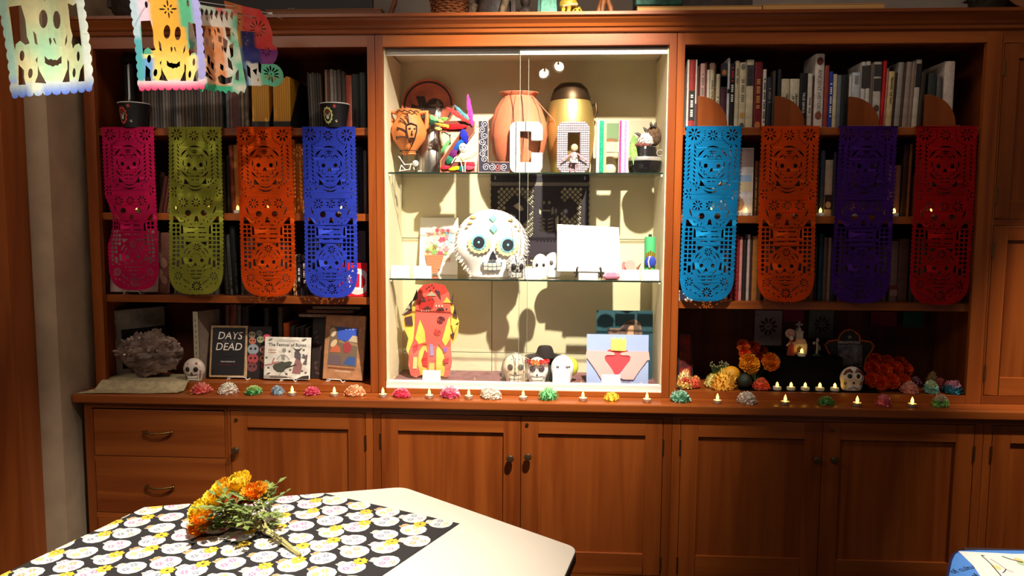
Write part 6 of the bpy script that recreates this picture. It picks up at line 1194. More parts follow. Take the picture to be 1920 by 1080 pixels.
# white picture on a black easel
Y = .13; xl, xr = gx(1045, Y, 1.55), gx(1164, Y, 1.55); zb = gz(508, Y, xl)-z2; r = thing('picture_easel', 'small black easel carrying the blank white picture', 'easel', ((xl+xr)/2, Y, z2)); EB = mat('black_wood', (50, 42, 38), .5)
obj('ledge', MB().box(-.07, .07, -.012, .02, zb-.012, zb-.002), EB, r)
for s in (-1, 1): obj('leg', MB().tube([(s*.062, .002, .002), (s*.05, .012, zb-.004), (s*.03, .075, .24)], .004, 6), EB, r); obj('prong', MB().tube([(s*.055, -.010, zb-.008), (s*.055, -.014, zb+.012), (s*.050, -.012, zb+.02)], .0045, 7), EB, r)
obj('leg', MB().tube([(0, .078, .22), (0, .15, .002)], .004, 6), EB, r)
W = xr-xl; H = (gz(420, Y, xl)-z2-zb)/math.cos(.25); r = thing('white_picture', 'blank white picture with faint sketches leaning on black easel', 'picture', ((xl+xr)/2, Y-.008, z2+zb-.001), (-.25, 0, -.07)); obj('board', MB().prism([(-W/2, 0), (W/2, 0), (W/2-.012, H*.94), (-W/2-.006, H)], 0, .004), mat('bright_card', (240, 238, 232)), r)
for u, v, s in ((.18, .72, .022), (.25, .2, .025), (-.1, .5, .02)): obj('faint_sketch', MB().prism([(u*W-s, v*H-s*.4), (u*W+s, v*H-s*.3), (u*W+s*.5, v*H+s*.5), (u*W-s*.3, v*H+s*.4)], -.0008, 0), mat('pale_sketch', (214, 216, 206), .7), r)
# small masks
BW = mat('white_ceramic', (240, 238, 234), .4); DOT = mat('ink_scribble', (238, 236, 232), .5, c2=(60, 58, 60), vscale=130)
skull('skull_mask', 'white mask scribbled with black ink beside the pinata jaw', 967, .105, z2, 38, 46, (DOT, EYEK, TEETH), eyes=(.2, .5, .12, .14), jaw=.75, cat='mask', teeth=True, yaw=.3)
skull('skull_mask', 'small plain white skull mask behind the middle label card', 1013, .135, z2, 31, 46, (BW, EYEK, TEETH), eyes=(.2, .56, .09, .07), jaw=.8, cat='mask', teeth=False)
skull('skull_mask', 'white skull mask with open jaw left of the white picture', 1037, .205, z2, 36, 47, (BW, mat('grey_socket', (84, 80, 80), .6), TEETH), eyes=(.2, .6, .1, .1), jaw=.8, cat='mask', teeth=False, yaw=.3)
# pink sweet, origami bird, candle
Y = .088; x = gx(1146, Y, 1.45); u = mpp(Y); r = thing('pink_jewel', 'shiny pink faceted candy on a brown base', 'ornament', (x, Y, z2)); obj('base', MB().box(-14*u, 14*u, -.008, .02, 0, 3*u), mat('base_brown', (150, 96, 80), .5), r, bevel=.001); obj('jewel', MB().lathe([(14*u, 3.2*u), (16*u, 7*u), (12*u, 13*u), (8*u, 15*u), (0, 15*u)], 8, sy=.55), mat('pink_foil', (236, 150, 180), .15, .4), r)
Y = .14; x = gx(1182, Y, 1.45); u = mpp(Y); r = thing('origami_bird', 'folded pink paper bird with a brown beak cone', 'figure', (x, Y, z2)); PK = mat('pale_pink_paper', (240, 190, 180), .7)
obj('body', MB().add([(-14*u, 0, 0), (12*u, 0, 0), (14*u, 0, 18*u), (-16*u, 0, 36*u), (0, -12*u, 10*u), (0, 10*u, 12*u)], [(0, 1, 4), (1, 2, 4), (2, 3, 4), (3, 0, 4), (1, 0, 5), (2, 1, 5), (3, 2, 5), (0, 3, 5)]), PK, r); obj('wing_disc', MB().disc((-2*u, 27*u), 10*u, 10*u, 18, 0, -13*u, -11.6*u), mat('rose_paper', (236, 160, 150), .7), r); obj('heart', MB().prism([(-16*u, 12*u), (-8*u, 22*u), (-9*u, 32*u), (-14*u, 34*u), (-17*u, 28*u)], -8*u, -5*u), mat('coral_paper', (240, 120, 120), .7), r)
obj('beak', MB().tube([(11*u, -6*u, 19*u), (19*u, -6*u, 31*u)], [3.4*u, .3*u], 8), mat('brown_cone', (120, 84, 60), .7), r); obj('tail', MB().prism([(14*u, 4*u), (20*u, 2*u), (21*u, 18*u), (17*u, 17*u)], -3*u, -1*u), PK, r)
Y = .17; x = gx(1218, Y, 1.5); u = mpp(Y); H = gz(444, Y, x)-z2; r = thing('painted_canister', 'green and gold canister with a round blue emblem', 'canister', (x, Y, z2)); R_ = 10.5*u
obj('canister_body', MB().lathe([(R_, 0), (R_, H*.96), (R_*.9, H), (0, H)], 26), mat('flag_green', (70, 170, 110), .4), r, smooth=True); obj('wick_cap', MB().lathe([(R_*.3, H), (R_*.3, H*1.06), (0, H*1.06)], 10), mat('dark_stem', (40, 60, 44), .7), r)
for z0_, z1_ in ((.08, .28), (.52, .68)):
    m = MB()
    for i in range(-2, 3): a = i*.36; rr = R_+.0004; hh = (1-.18*abs(i)); m.tube([(rr*math.sin(a), -rr*math.cos(a), H*z0_), (rr*math.sin(a), -rr*math.cos(a), H*(z0_+(z1_-z0_)*hh))], R_*.15, 6)
    obj('gold_tube', m, mat('gold_foil', (206, 170, 50), .25, .8), r)
obj('blue_disc', MB().ell((0, -R_*1.0, H*.42), (R_*1.02, R_*.3, R_*1.05), 18, 10), mat('royal_blue', (34, 50, 150), .3, c2=(60, 80, 190), vscale=300), r, smooth=True); obj('white_stripe', MB().tube([(-R_*.2, -R_*1.22, H*.42-R_*1.0), (-R_*.42, -R_*1.31, H*.42), (-R_*.1, -R_*1.22, H*.42+R_*1.0)], R_*.11, 6), WHITE, r)
# ------------------------------------------------------------------ display case floor
# red paper creature: layered cut card
Y = .17; xl, xr = gx(752, Y, 1.2), gx(861, Y, 1.2); zt = gz(533, Y, xl); H = zt-z3; W = xr-xl; r = thing('paper_creature', 'tall red and yellow cut paper octopus creature with dark triangles', 'paper sculpture', ((xl+xr)/2, Y, z3+.0035), (-.05, 0, .04))
A = lambda L_: [((u-.5)*W, v*H) for u, v in L_]
RD = mat('coral_red_card', (232, 92, 80), .75, vary=.03, vscale=8); RDD = mat('crimson_card', (186, 34, 28), .75); YL = mat('lemon_card', (246, 216, 90), .75, c2=(240, 170, 70), vscale=9); DKC = mat('plum_card', (70, 46, 50), .75); TC = mat('cream_card', (206, 192, 168))
lay = [('yellow_backing', [(.08, .30), (.12, .42), (.02, .55), (.03, .66), (.18, .76), (.3, .9), (.7, .9), (.88, .78), (.99, .6), (.97, .46), (.84, .34), (.78, .2), (.74, .02), (.62, .02), (.5, .06), (.3, .02), (.18, .16)], YL, .012),
       ('red_body', [(.16, .03), (.26, .0), (.33, .04), (.28, .14), (.3, .28), (.38, .36), (.44, .36), (.46, .24), (.44, .04), (.6, .04), (.6, .3), (.64, .36), (.74, .28), (.76, .12), (.73, .01), (.82, .02), (.87, .16), (.85, .34), (.84, .5), (.86, .66), (.84, .76), (.82, .9), (.74, .98), (.54, 1.0), (.36, .98), (.27, .9), (.25, .76), (.24, .6), (.22, .42), (.14, .3), (.12, .14)], RD, .006),
       ('crimson_face', [(.3, .74), (.4, .72), (.54, .74), (.58, .82), (.50, .86), (.36, .86), (.29, .80)], RDD, .002), ('crimson_head', [(.28, .9), (.3, .94), (.38, .985), (.54, 1.004), (.74, .985), (.8, .92), (.7, .88), (.62, .9), (.5, .92), (.4, .9)], mat('scarlet_card', (210, 56, 46), .75), .003),
       ('yellow_patch', [(.24, .42), (.32, .62), (.4, .5), (.42, .38), (.3, .36)], YL, .002), ('yellow_patch', [(.7, .4), (.8, .62), (.84, .66), (.84, .42), (.76, .34)], YL, .002)]
for i, (n_, P_, m, y) in enumerate(lay): obj(n_, MB().prism(A(P_), y-.006 if i < 2 else y-.004, y), m, r)
for P_ in ([(.0, .66), (.18, .7), (.18, .82)], [(.08, .56), (.2, .56), (.18, .66), (.06, .64)], [(.18, .8), (.27, .94), (.28, .84)], [(.88, .66), (.96, .64), (.92, .76)], [(.9, .56), (.99, .6), (.92, .5)], [(.84, .46), (.92, .5), (.9, .42)], [(.84, .80), (.9, .92), (.88, .78)]): obj('plum_triangle', MB().prism(A(P_), -.002, .006), DKC, r)
for P_ in ([(.02, .67), (.16, .73), (.13, .78)], [(.86, .58), (.97, .56), (.9, .48)], [(.44, .87), (.6, .87), (.52, .92)], [(.72, .80), (.86, .80), (.78, .86)]): obj('cream_triangle', MB().prism(A(P_), -.0042, .0), TC if P_[0][0] < .7 else YL, r)
for P_ in ([(.58, .93), (.68, .83), (.66, .92)], [(.33, .81), (.42, .81), (.38, .85)], [(.38, .735), (.52, .735), (.45, .765)], [(.6, .72), (.74, .72), (.72, .745), (.64, .745)]): obj('plum_mark', MB().prism(A(P_), -.0045, 0), DKC, r)
for u, v in ((.44, .95), (.5, .93), (.56, .96), (.6, .93), (.48, .97), (.53, .985), (.4, .84), (.48, .83), (.54, .84), (.78, .735)): obj('dot', MB().prism(ellp((u-.5)*W, v*H, W*.013, W*.013, 8), -.005, 0), DKC, r)
for i in range(4): obj('white_tooth', MB().prism(ellp((.35+.04*i-.5)*W, .715*H, W*.012, W*.014, 6), -.005, 0), WHITE, r); 
for i in range(3): obj('white_lash', MB().prism(ellp((.6+.05*i-.5)*W, .765*H, W*.009, W*.02, 6), -.005, 0), WHITE, r)
obj('spiral', MB().tube([((.68-.5)*W+W*.07*(1-i/24)*math.cos(i*.62), -.0042, .615*H+W*.07*(1-i/24)*math.sin(i*.62)) for i in range(24)], W*.007, 5), DKC, r); obj('spiral', MB().tube([((.63-.5)*W+W*.07*(1-i/24)*math.cos(i*.62+2), -.0042, .49*H+W*.06*(1-i/24)*math.sin(i*.62+2)) for i in range(24)], W*.005, 5), mat('deep_coral', (200, 76, 66), .75), r)  # second spiral in a deeper coral than the body
for P_, c in (([(.22, .27), (.29, .31), (.27, .36), (.2, .33)], (186, 40, 40)), ([(.2, .1), (.27, .1), (.28, .22), (.21, .22)], (236, 200, 130)), ([(.5, .24), (.56, .24), (.54, .36), (.49, .36)], (150, 130, 180)), ([(.72, .2), (.82, .22), (.81, .16), (.73, .16)], (176, 30, 40)), ([(.72, .32), (.8, .33), (.78, .28), (.73, .28)], (140, 80, 160)), ([(.47, .08), (.57, .08), (.57, .16), (.48, .16)], (206, 190, 100))): obj('paper_patch', MB().prism(A(P_), -.0045, 0), M3(c), r)
obj('red_splash', MB().prism(A([(.36, .12), (.44, .1), (.45, .26), (.4, .3), (.34, .18)]), .0055, .009), RDD, r)
obj('stand_strut', MB().box(-.02, .02, .012, .07, 0, .004).box(-.01, .01, .012, .016, 0, H*.5), TC, r)
# three skulls and the hat
PINKT = mat('warm_ivory', (226, 208, 176), .4); PUR = mat('purple_eye', (130, 90, 130), .4); GRY = mat('tooth_grey', (150, 140, 130), .4)
r_, W_s, H_s, sf = skull('painted_skull', 'ivory painted sugar skull with purple eyes, left of the flower crowned one', 967, .13, z3, 48, 54, (PINKT, mat('dark_line', (60, 50, 46), .5), TEETH), eyes=(.2, .58, .12, .11), jaw=.78, pattern={'iris': PUR, 'dots': [(-.15, .84, .03, PUR), (.0, .86, .03, EYEK), (.15, .84, .03, PUR), (-.34, .42, .04, PINK), (.34, .42, .04, PINK)], 'lines': [([(0, .82), (0, .7), (0, .5)], .012, EYEK)]})
r = thing('grey_dome', 'plain grey dome standing behind the ivory skull', 'ornament', (gx(966, .25, 1.0), .255, z3)); u = mpp(.25); obj('dome', MB().lathe([(26*u, 0), (27*u, 14*u), (24*u, 30*u), (15*u, 42*u), (0, 47*u)], 26), mat('grey_felt', (150, 146, 136), .8), r, smooth=True)
r_, W_s, H_s, sf = skull('painted_skull', 'white sugar skull wearing a crown of red and orange flowers', 1007, .11, z3, 42, 50, (mat('white_ceramic', (240, 238, 234)), mat('dark_plum', (60, 40, 48), .5), TEETH), eyes=(.2, .6, .15, .12), jaw=.75, pattern={'lines': [([(.28, .3), (.33, .25), (.28, .2)], .012, EYEK), ([(-.28, .3), (-.33, .25), (-.28, .2)], .012, EYEK), ([(0, .5), (0, .6)], .01, EYEK)], 'dots': [(0, .02, .09, YELP), (-.1, .03, .08, YELP), (.1, .03, .08, YELP)]})
shuffle_seed(2)
for i in range(9):
    a = -1.35+2.7*i/8; c = [(150, 20, 40), (170, 26, 50), (190, 30, 40), (240, 130, 40), (246, 150, 60), (206, 30, 30), (236, 70, 60), (236, 90, 90), (206, 60, 80)][i]; p = Vector((W_s*.46*math.sin(a), -W_s*.38*math.cos(a), H_s*.86)); m = MB()
    petals(m, W_s*.13, W_s*.03, [(6, 1, 0, 20, .8, 0), (5, .7, .8, 50, .7, 0)], random.Random(i), frill=.3); m.xf(Matrix.Translation(p) @ Vector((math.sin(a), -math.cos(a), .35)).to_track_quat('Z', 'Y').to_matrix().to_4x4()); m.ell(p, (W_s*.07, W_s*.07, W_s*.07), 7, 5)
    obj('crown_flower', m, mat('petal_%d_%d_%d' % c, c, .75, vary=.1, vscale=60, spec=.2), r_)
Y = .21; x = gx(1022, Y, 1.1); u = mpp(Y); zz = z3; HB = mat('black_felt', (34, 24, 22), .85); r = thing('black_hat', 'black felt brimmed hat standing behind the flower crowned skull', 'hat', (x, Y, zz)); hz = gz(672, Y, x)-z3
obj('hat_stand', MB().lathe([(20*u, 0), (18*u, hz-.004), (0, hz-.004)], 18), HB, r); obj('crown', MB().lathe([(19*u, hz), (17*u, hz+10*u), (14*u, hz+20*u), (11*u, hz+24*u), (0, hz+23*u)], 24, sy=.8), HB, r, smooth=True)
obj('brim', MB().lathe([(17*u, hz+.002), (30*u, hz-.001), (38*u, hz+4*u), (38.6*u, hz+5*u), (30*u, hz+.003), (17*u, hz+.006)], 30, sy=.7), HB, r, smooth=True); obj('brim_bow', MB().ell((36*u, -10*u, hz+3*u), (9*u, 5*u, 5*u), 10, 7).ell((27*u, -14*u, hz+1*u), (8*u, 5*u, 6*u), 10, 7), HB, r, smooth=True)
r_, *_ = skull('painted_skull', 'white skull with a lime green back, right of flower crowned skull', 1054, .13, z3, 44, 53, (mat('white_ceramic', (240, 238, 234)), mat('slate_mark', (110, 112, 120), .6), TEETH), eyes=(.2, .62, .07, .05), jaw=.8, teeth=False, pattern={'dots': [(.2, .32, .05, BLUEP), (.3, .62, .05, PUR)]})
obj('lime_back', MB().ell((14*mpp(.105), 14*mpp(.105), 28*mpp(.105)), (17*mpp(.105), 10*mpp(.105), 19*mpp(.105)), 16, 10), mat('lime', (206, 214, 70), .5), r_, smooth=True)
# heart and hands picture
Y = .12; xl, xr = gx(1100, Y, 1.05), gx(1216, Y, 1.05); H = (gz(628, Y, xl)-z3)/math.cos(.1); W = xr-xl; r = thing('heart_picture', 'pale blue board with pink paper hands holding a crowned red heart', 'picture', ((xl+xr)/2, Y, z3+.0004), (-.10, 0, -.02)); A = lambda L_: [((u-.5)*W, v*H) for u, v in L_]
obj('board', MB().box(-W/2, W/2, 0, .005, 0, H), mat('sky_blue_card', (160, 182, 226), .7), r); PKH = mat('pink_card', (246, 178, 176), .7)
obj('heart', MB().prism(A([(.48, .16), (.6, .32), (.76, .5), (.74, .58), (.66, .68), (.58, .72), (.5, .66), (.42, .72), (.34, .68), (.29, .58), (.28, .5), (.38, .32)]), -.003, 0), mat('rose_red_card', (222, 70, 80), .75), r)
lh = [(-.02, .54), (.0, .67), (.3, .665), (.44, .64), (.46, .6), (.43, .585), (.32, .585), (.29, .55), (.3, .48), (.4, .32), (.48, .15), (.4, .10), (.24, .10), (.16, .26), (.02, .5)]
obj('hand', MB().prism(A(lh), -.007, -.003), PKH, r); obj('hand', MB().prism(A([(1.0-u*1.0, v) for u, v in lh[::-1]][:-1]+[(1.02, .5)]), -.007, -.003), PKH, r)
obj('hand_line', MB().tube([((u-.5)*W, -.0072, v*H) for u, v in ((.56, .12), (.6, .05), (.66, .035), (.72, .08))], .0012, 4), mat('plum_card', (70, 46, 50)), r)
obj('crown', MB().prism(A([(.39, .68), (.63, .67), (.64, .86), (.62, .95), (.575, .89), (.54, .95), (.50, .89), (.46, .95), (.43, .89), (.39, .95)]), -.010, -.0072), mat('pale_gold_card', (246, 216, 110), .75), r)
Y = .24; xl, xr = gx(1118, Y, 1.1), gx(1224, Y, 1.1); H = (gz(583, Y, xl)-z3)/math.cos(.08); W = xr-xl; r = thing('glove_picture', 'dark teal board with brown cloth glove shape behind heart picture', 'picture', ((xl+xr)/2, Y, z3+.0004), (-.08, 0, 0)); A = lambda L_: [((u-.5)*W, v*H) for u, v in L_]
obj('board', MB().box(-W/2, W/2, 0, .005, 0, H), mat('teal_card', (30, 74, 88), .7), r); obj('cloth_shape', MB().prism(A([(.2, .62), (.24, .74), (.42, .74), (.52, .84), (.68, .88), (.78, .82), (.82, .68), (.78, .6), (.5, .62)]), -.006, 0), mat('taupe_cloth', (120, 96, 84), .9, vary=.2, vscale=50), r)
obj('skin_patch', MB().prism(A([(.54, .64), (.66, .64), (.66, .78), (.58, .78)]), -.008, -.006), mat('doll_skin', (206, 160, 120)), r)
for P_ in ([(.4, .7), (.5, .78), (.6, .84), (.64, .82), (.52, .72)], [(.28, .68), (.36, .68), (.36, .7), (.28, .7)], [(.2, .62), (.22, .62), (.22, .74), (.2, .74)]): obj('dark_fold', MB().prism(A(P_), -.0085, -.006), mat('plum_card', (70, 46, 50)), r)
# ------------------------------------------------------------------ altar in the lower right bay
BKC = mat('black_altar_cloth', (9, 8, 9), .95, spec=.1)
Y0, Y1_ = .028, .30; zu = gz(666, .16, gx(1500, .16, 1.1))
xa, xb = gx(1388, Y0, ZF), gx(1652, Y0, ZF); xc, xd = gx(1438, .15, 1.0), gx(1575, .15, 1.0)
r = thing('altar_cloth', 'black cloth draped over a raised step on the lower right shelf', 'cloth', ((xa+xb)/2, Y0, ZF+.0004))
obj('flat_cloth', MB().box(xa, xb, Y0, Y1_, ZF+.0005, ZF+.003), BKC, r, True, bevel=.001); obj('step_drape', MB().box(xc, xd, .125, Y1_, ZF+.003, zu), BKC, r, True, bevel=.006)
zc_ = ZF+.0034
for i, x in enumerate((1457, 1483, 1509.5, 1537, 1565)): tea_light('white', (gx(x, .052, zc_), .052, zc_), 'white tea light, %s from left in the row on the black altar cloth' % ORD[i], 'tea lights on the altar cloth')
zs_ = zu+.0006; Y = .16
def A2(px, py, y=Y): p = at(px, py, y); return p
x = gx(1501, Y, zs_); u = mpp(Y); r = thing('church_candle_holder', 'small pale church model with a cross on the altar step', 'candle holder', (x, Y+.012, zs_)); WC = mat('pale_plaster', (206, 190, 176), .7)
obj('church_base', MB().box(-14*u, 13*u, -.004, .05, 0, 21*u), WC, r, bevel=.002); obj('gable', MB().prism([(-12*u, 21*u), (12*u, 21*u), (8*u, 30*u), (-8*u, 30*u)], -.003, .04), mat('rose_plaster', (186, 150, 140), .7), r); obj('tower', MB().box(-8*u, 5*u, 0, .03, 30*u, 42*u).box(-9*u, 6*u, -.002, .032, 42*u, 44*u).prism([(-6*u, 44*u), (3*u, 44*u), (0, 50*u), (-3*u, 50*u)], 0, .028), mat('grey_plaster', (170, 164, 160), .7), r)
obj('cross', MB().box(-3*u, 0, .008, .016, 50*u, 62*u).box(-8*u, 5*u, .008, .016, 54.5*u, 57.5*u), mat('grey_plaster', (170, 164, 160)), r); obj('archway', MB().prism([(-6*u, 2*u), (4*u, 2*u), (4*u, 12*u), (-1*u, 17*u), (-6*u, 12*u)], -.0046, -.004), mat('dark_arch', (90, 70, 50), .8), r)
tea_light('white', (gx(1503, Y-.022, zs_), Y-.022, zs_), 'glowing white tea light in front of the little church', 'tea light by the church')
x = gx(1482, Y, zs_); r = thing('figurine', 'red robed figurine with flower fan left of the little church', 'figurine', (x, Y-.005, zs_)); obj('robe', MB().lathe([(8*u, 0), (6*u, 14*u), (3.5*u, 28*u), (0, 29*u)], 14, sy=.6), mat('orange_red_robe', (186, 70, 36), .7), r, smooth=True)
obj('head', MB().ell((0, 0, 32*u), (4*u, 3.4*u, 4.4*u), 10, 7), BONE, r, smooth=True); obj('fan', MB().prism(ellp(-2*u, 40*u, 9*u, 9*u, 14), .004, .007), mat('rose_fan', (176, 96, 84), .7, c2=(206, 180, 170), vscale=120), r); obj('arm', MB().tube([(-3*u, -.004, 24*u), (-9*u, -.006, 18*u)], 1.5*u, 6).tube([(3*u, -.004, 24*u), (8*u, -.006, 20*u)], 1.5*u, 6), BONE, r)
x = gx(1531, Y, zs_); r = thing('skeleton_figurine', 'small grey skeleton dancer figurine right of the church', 'figurine', (x, Y, zs_)); GB = mat('grey_bone', (150, 144, 138), .6)
obj('head', MB().ell((1*u, 0, 29*u), (3*u, 2.6*u, 3.6*u), 10, 7).ell((-5*u, 0, 23*u), (3*u, 2*u, 3*u), 8, 6), GB, r, smooth=True); obj('body', MB().tube([(0, 0, 3*u), (1*u, 0, 12*u), (0, 0, 26*u)], [2.4*u, 2*u, 1.6*u], 7), GB, r, smooth=True); obj('arm', MB().tube([(0, 0, 22*u), (5*u, 0, 16*u), (6*u, 0, 10*u)], 1.2*u, 6), GB, r, smooth=True); obj('stand', MB().lathe([(8*u, 0), (7*u, 2*u), (0, 3*u)], 12), mat('dark_stem', (40, 60, 44)), r)
# retablo frame with orange braid
Y = .205; zb = ZF+.0034; xm = gx(1592, Y, 1.05); P = lambda a, b: (at(a, b, Y).x-xm, at(a, b, Y).z-zb)
oc = [(1567, 690), (1620, 690), (1624, 672), (1634, 658), (1638, 648), (1632, 641), (1613, 638), (1610, 628), (1602, 621), (1593, 618), (1583, 620), (1575, 628), (1572, 637), (1553, 640), (1547, 647), (1552, 658), (1560, 672)]
r = thing('retablo_frame', 'black hat-shaped picture frame with orange braided trim behind owl mask', 'frame', (xm, Y, zb)); pts_ = [P(*q) for q in oc]; obj('frame_panel', MB().prism(pts_, 0, .012), mat('black_card', (26, 24, 24)), r); obj('frame_leg', MB().box(P(1570, 700)[0], P(1616, 700)[0], .001, .011, 0, P(1590, 689)[1]), mat('black_card', (26, 24, 24)), r)
m = MB(); Q = pts_[1:]+[pts_[0]]
for (ax, az), (bx_, bz_) in zip(Q, Q[1:]):
    n = max(1, int(math.hypot(bx_-ax, bz_-az)/.008))
    for i in range(n): t = i/n; m.ell((ax+(bx_-ax)*t, -.003, az+(bz_-az)*t), (.0048, .004, .0048), 7, 5)
obj('braided_trim', m, mat('orange_braid', (186, 86, 34), .8), r, smooth=True)
obj('photograph', MB().prism([P(1571, 688), P(1616, 688), P(1616, 646), P(1571, 646)], -.001, 0), mat('grey_photograph', (54, 46, 50), .5, c2=(130, 120, 122), vscale=28), r); obj('lettered_band', MB().box(P(1571, 641)[0], P(1613, 641)[0], -.002, 0, P(1590, 644)[1], P(1590, 639.5)[1]), mat('pale_braid', (176, 160, 150), .7, c2=(84, 70, 66), vscale=160), r); obj('star', MB().prism(sum([[(P(1593, 632)[0]+.010*math.cos(a), P(1593, 632)[1]+.010*math.sin(a)), (P(1593, 632)[0]+.004*math.cos(a+.63), P(1593, 632)[1]+.004*math.sin(a+.63))] for a in [PI/2+2*PI*k/5 for k in range(5)]], []), -.003, 0), GB, r)
# owl-like skull mask
r_, W_s, H_s, sf = skull('skull_mask', 'painted white mask with round owl eyes and brown brow, on the altar', 1596, .06, ZF+.003, 43, 45, (IV, EYEK, TEETH), eyes=(.17, .64, .10, .10), jaw=.85, depth=.55, cat='mask', teeth=False, pattern={'rim': WHITE, 'lines': [([(-.4, .5), (-.3, .3), (-.36, .1)], .03, YELP), ([(.38, .6), (.36, .35), (.3, .12)], .03, BLUEP), ([(-.2, .1), (0, .2), (.2, .1)], .03, BLUEP)]})
for s in (-1, 1):
    obj('brow', MB().tube([sf(s*.06, .80)+Vector((0, -.003, 0)), sf(s*.16, .88)+Vector((0, -.003, 0)), sf(s*.3, .82)+Vector((0, -.003, 0)), sf(s*.4, .68)+Vector((0, -.003, 0))], [W_s*.03, W_s*.08, W_s*.07, W_s*.03], 7), mat('brown_brow', (110, 54, 50), .5), r_, smooth=True); obj('star_patch', MB().ell(sf(s*.32, .33), (W_s*.07, .004, H_s*.09), 8, 6), mat('brown_brow', (110, 54, 50)), r_, smooth=True)
# marigolds and other flowers
def marigold(name, label, p, R_, c1, c2, seed, group=None, face=(0, -1, .3), parent=None, cat='flower', sepal=True):
    rd = random.Random(seed); mb = MB(); N = 95
    mb.ell((0, 0, R_*.30), (R_*.62, R_*.62, R_*.40), 12, 8)
    for i in range(N):
        t = (i+.5)/N; el = math.acos(1-1.08*t); a = i*2.39996+rd.random()*.3; d = Vector((math.sin(el)*math.cos(a), math.sin(el)*math.sin(a), math.cos(el)*.75)); b = Vector((0, 0, R_*.28))+d*R_*.5
        s = Vector((-math.sin(a), math.cos(a), 0)); up = d.cross(s); ln = R_*rd.uniform(.38, .52); w = R_*rd.uniform(.26, .36); dd = (d+Vector((0, 0, .25))).normalized(); sl = 0 if rd.random() < .7 else 1
        vs = [b-s*w*.4, b+s*w*.4, b+dd*ln*.6-s*w*.62+up*w*.1, b+dd*ln*.65+up*-w*.16, b+dd*ln*.6+s*w*.62+up*w*.1, b+dd*ln-s*w*.4+up*w*.25, b+dd*ln*.94, b+dd*ln+s*w*.4+up*w*.25]
        mb.add(vs, [(0, 3, 2), (0, 1, 3), (1, 4, 3), (2, 3, 6, 5), (3, 4, 7, 6)], sl)
    ms = [mat('petal_%d_%d_%d' % c, c, .75, vary=.1, vscale=60, spec=.2) for c in (c1, c2)]; q = Vector(face).to_track_quat('Z', 'Y').to_matrix().to_4x4(); mb.xf(q)
    if parent: o = obj(name, mb, ms, parent); o.location = p; return o
    r = thing(name, label, cat, p, group=group); zmin = min(v[2] for v in mb.v); obj('petals', mb, ms, r); k = MB().lathe([(R_*.12, -R_*.55), (R_*.3, -R_*.1), (R_*.42, R_*.18)], 9); k.xf(q); obj('calyx', k, mat('calyx_green', (70, 96, 50), .8), r); return r
GM = 'marigolds in the left altar bunch'
for i, (px, py, rp, Yf, c1, c2, l) in enumerate(((1393, 650, 12, .17, (206, 92, 24), (226, 110, 30), 'dark orange marigold, topmost left of the altar bunch'), (1413, 652, 11, .18, (206, 70, 24), (186, 60, 24), 'red-orange marigold at the top of the altar bunch'), (1430, 660, 9, .19, (176, 70, 20), (150, 56, 16), 'small dim orange marigold at the back right of the bunch'),
        (1395, 664, 11, .15, (226, 84, 30), (206, 70, 24), 'orange marigold in the middle left of the altar bunch'), (1423, 673, 11, .16, (150, 50, 16), (176, 60, 20), 'shaded rust marigold at the centre of the bunch'), (1401, 684, 19, .10, (240, 160, 34), (246, 180, 60), 'large golden marigold above the avocado'), (1441, 681, 17, .11, (236, 130, 24), (246, 160, 50), 'large amber marigold at the right of the bunch'))):
    marigold('marigold', l, at(px, py, Yf)-Vector((0, 0, 0)), rp*mpp(Yf)*1.12, c1, c2, i+1, GM, (-.1+.05*i, -1, .45))
vs_ = thing('bouquet_stems', 'bunch of dark green stems and leaves carrying the altar marigolds', 'foliage', (gx(1416, .2, ZF), .2, ZF+.0006)); GS = mat('stem_green', (70, 96, 44), .8); m = MB()
for px, py, Yf in ((1393, 650, .17), (1413, 652, .18), (1430, 660, .19), (1395, 664, .15), (1423, 673, .16), (1401, 684, .10), (1441, 681, .11)): q = at(px, py, Yf); m.tube([(gx(1416, .2, ZF), .2, ZF+.003), (q*.5+Vector((gx(1416, .2, ZF), .2, ZF))*.5)+Vector((0, .015, 0)), q+Vector((0, .012, -.006))], .0025, 5)
obj('stem', m, GS, vs_, True)
flower('marigold', 'bright red-orange bloom lying right of the avocado', 1427, .055, ZF+.003, 34, 24, [(226, 60, 20), (240, 84, 30)], 44, GM, 'carnation')
flower('chrysanthemum', 'big yellow spiky chrysanthemum lying in front of the orange fruit', 1357, .052, ZF+.0025, 58, 40, [(226, 150, 16), (236, 180, 30)], 45, None, 'spiky', rot=(0, 0, .4))
for px, w_, h_, c_, st, l, Yf, zl in ((1283, 36, 20, [(226, 190, 90), (206, 60, 30)], 'carnation', 'red and orange flower, lowest at the left corner of the altar', .05, .004), (1302, 30, 24, [(206, 50, 20), (226, 150, 50)], 'spiky', 'scarlet and gold flower leaning by the yellow daisy', .07, .003), (1333, 34, 27, [(206, 190, 90), (180, 170, 60)], 'spiky', 'pale yellow daisy behind the big yellow chrysanthemum', .10, .001)):
    flower('flower', l, px, Yf, ZF+zl+.002, w_, h_, c_, int(px), 'flowers at the left of the altar', st, rot=(.1, 0, 1))
flower('flower', 'pale cream and peach flower at the back left corner of the altar', 1280, .12, ZF, 36, 34, [(226, 206, 120), (236, 130, 80)], 77, 'flowers at the left of the altar', 'spiky', rot=(.2, 0, 1))
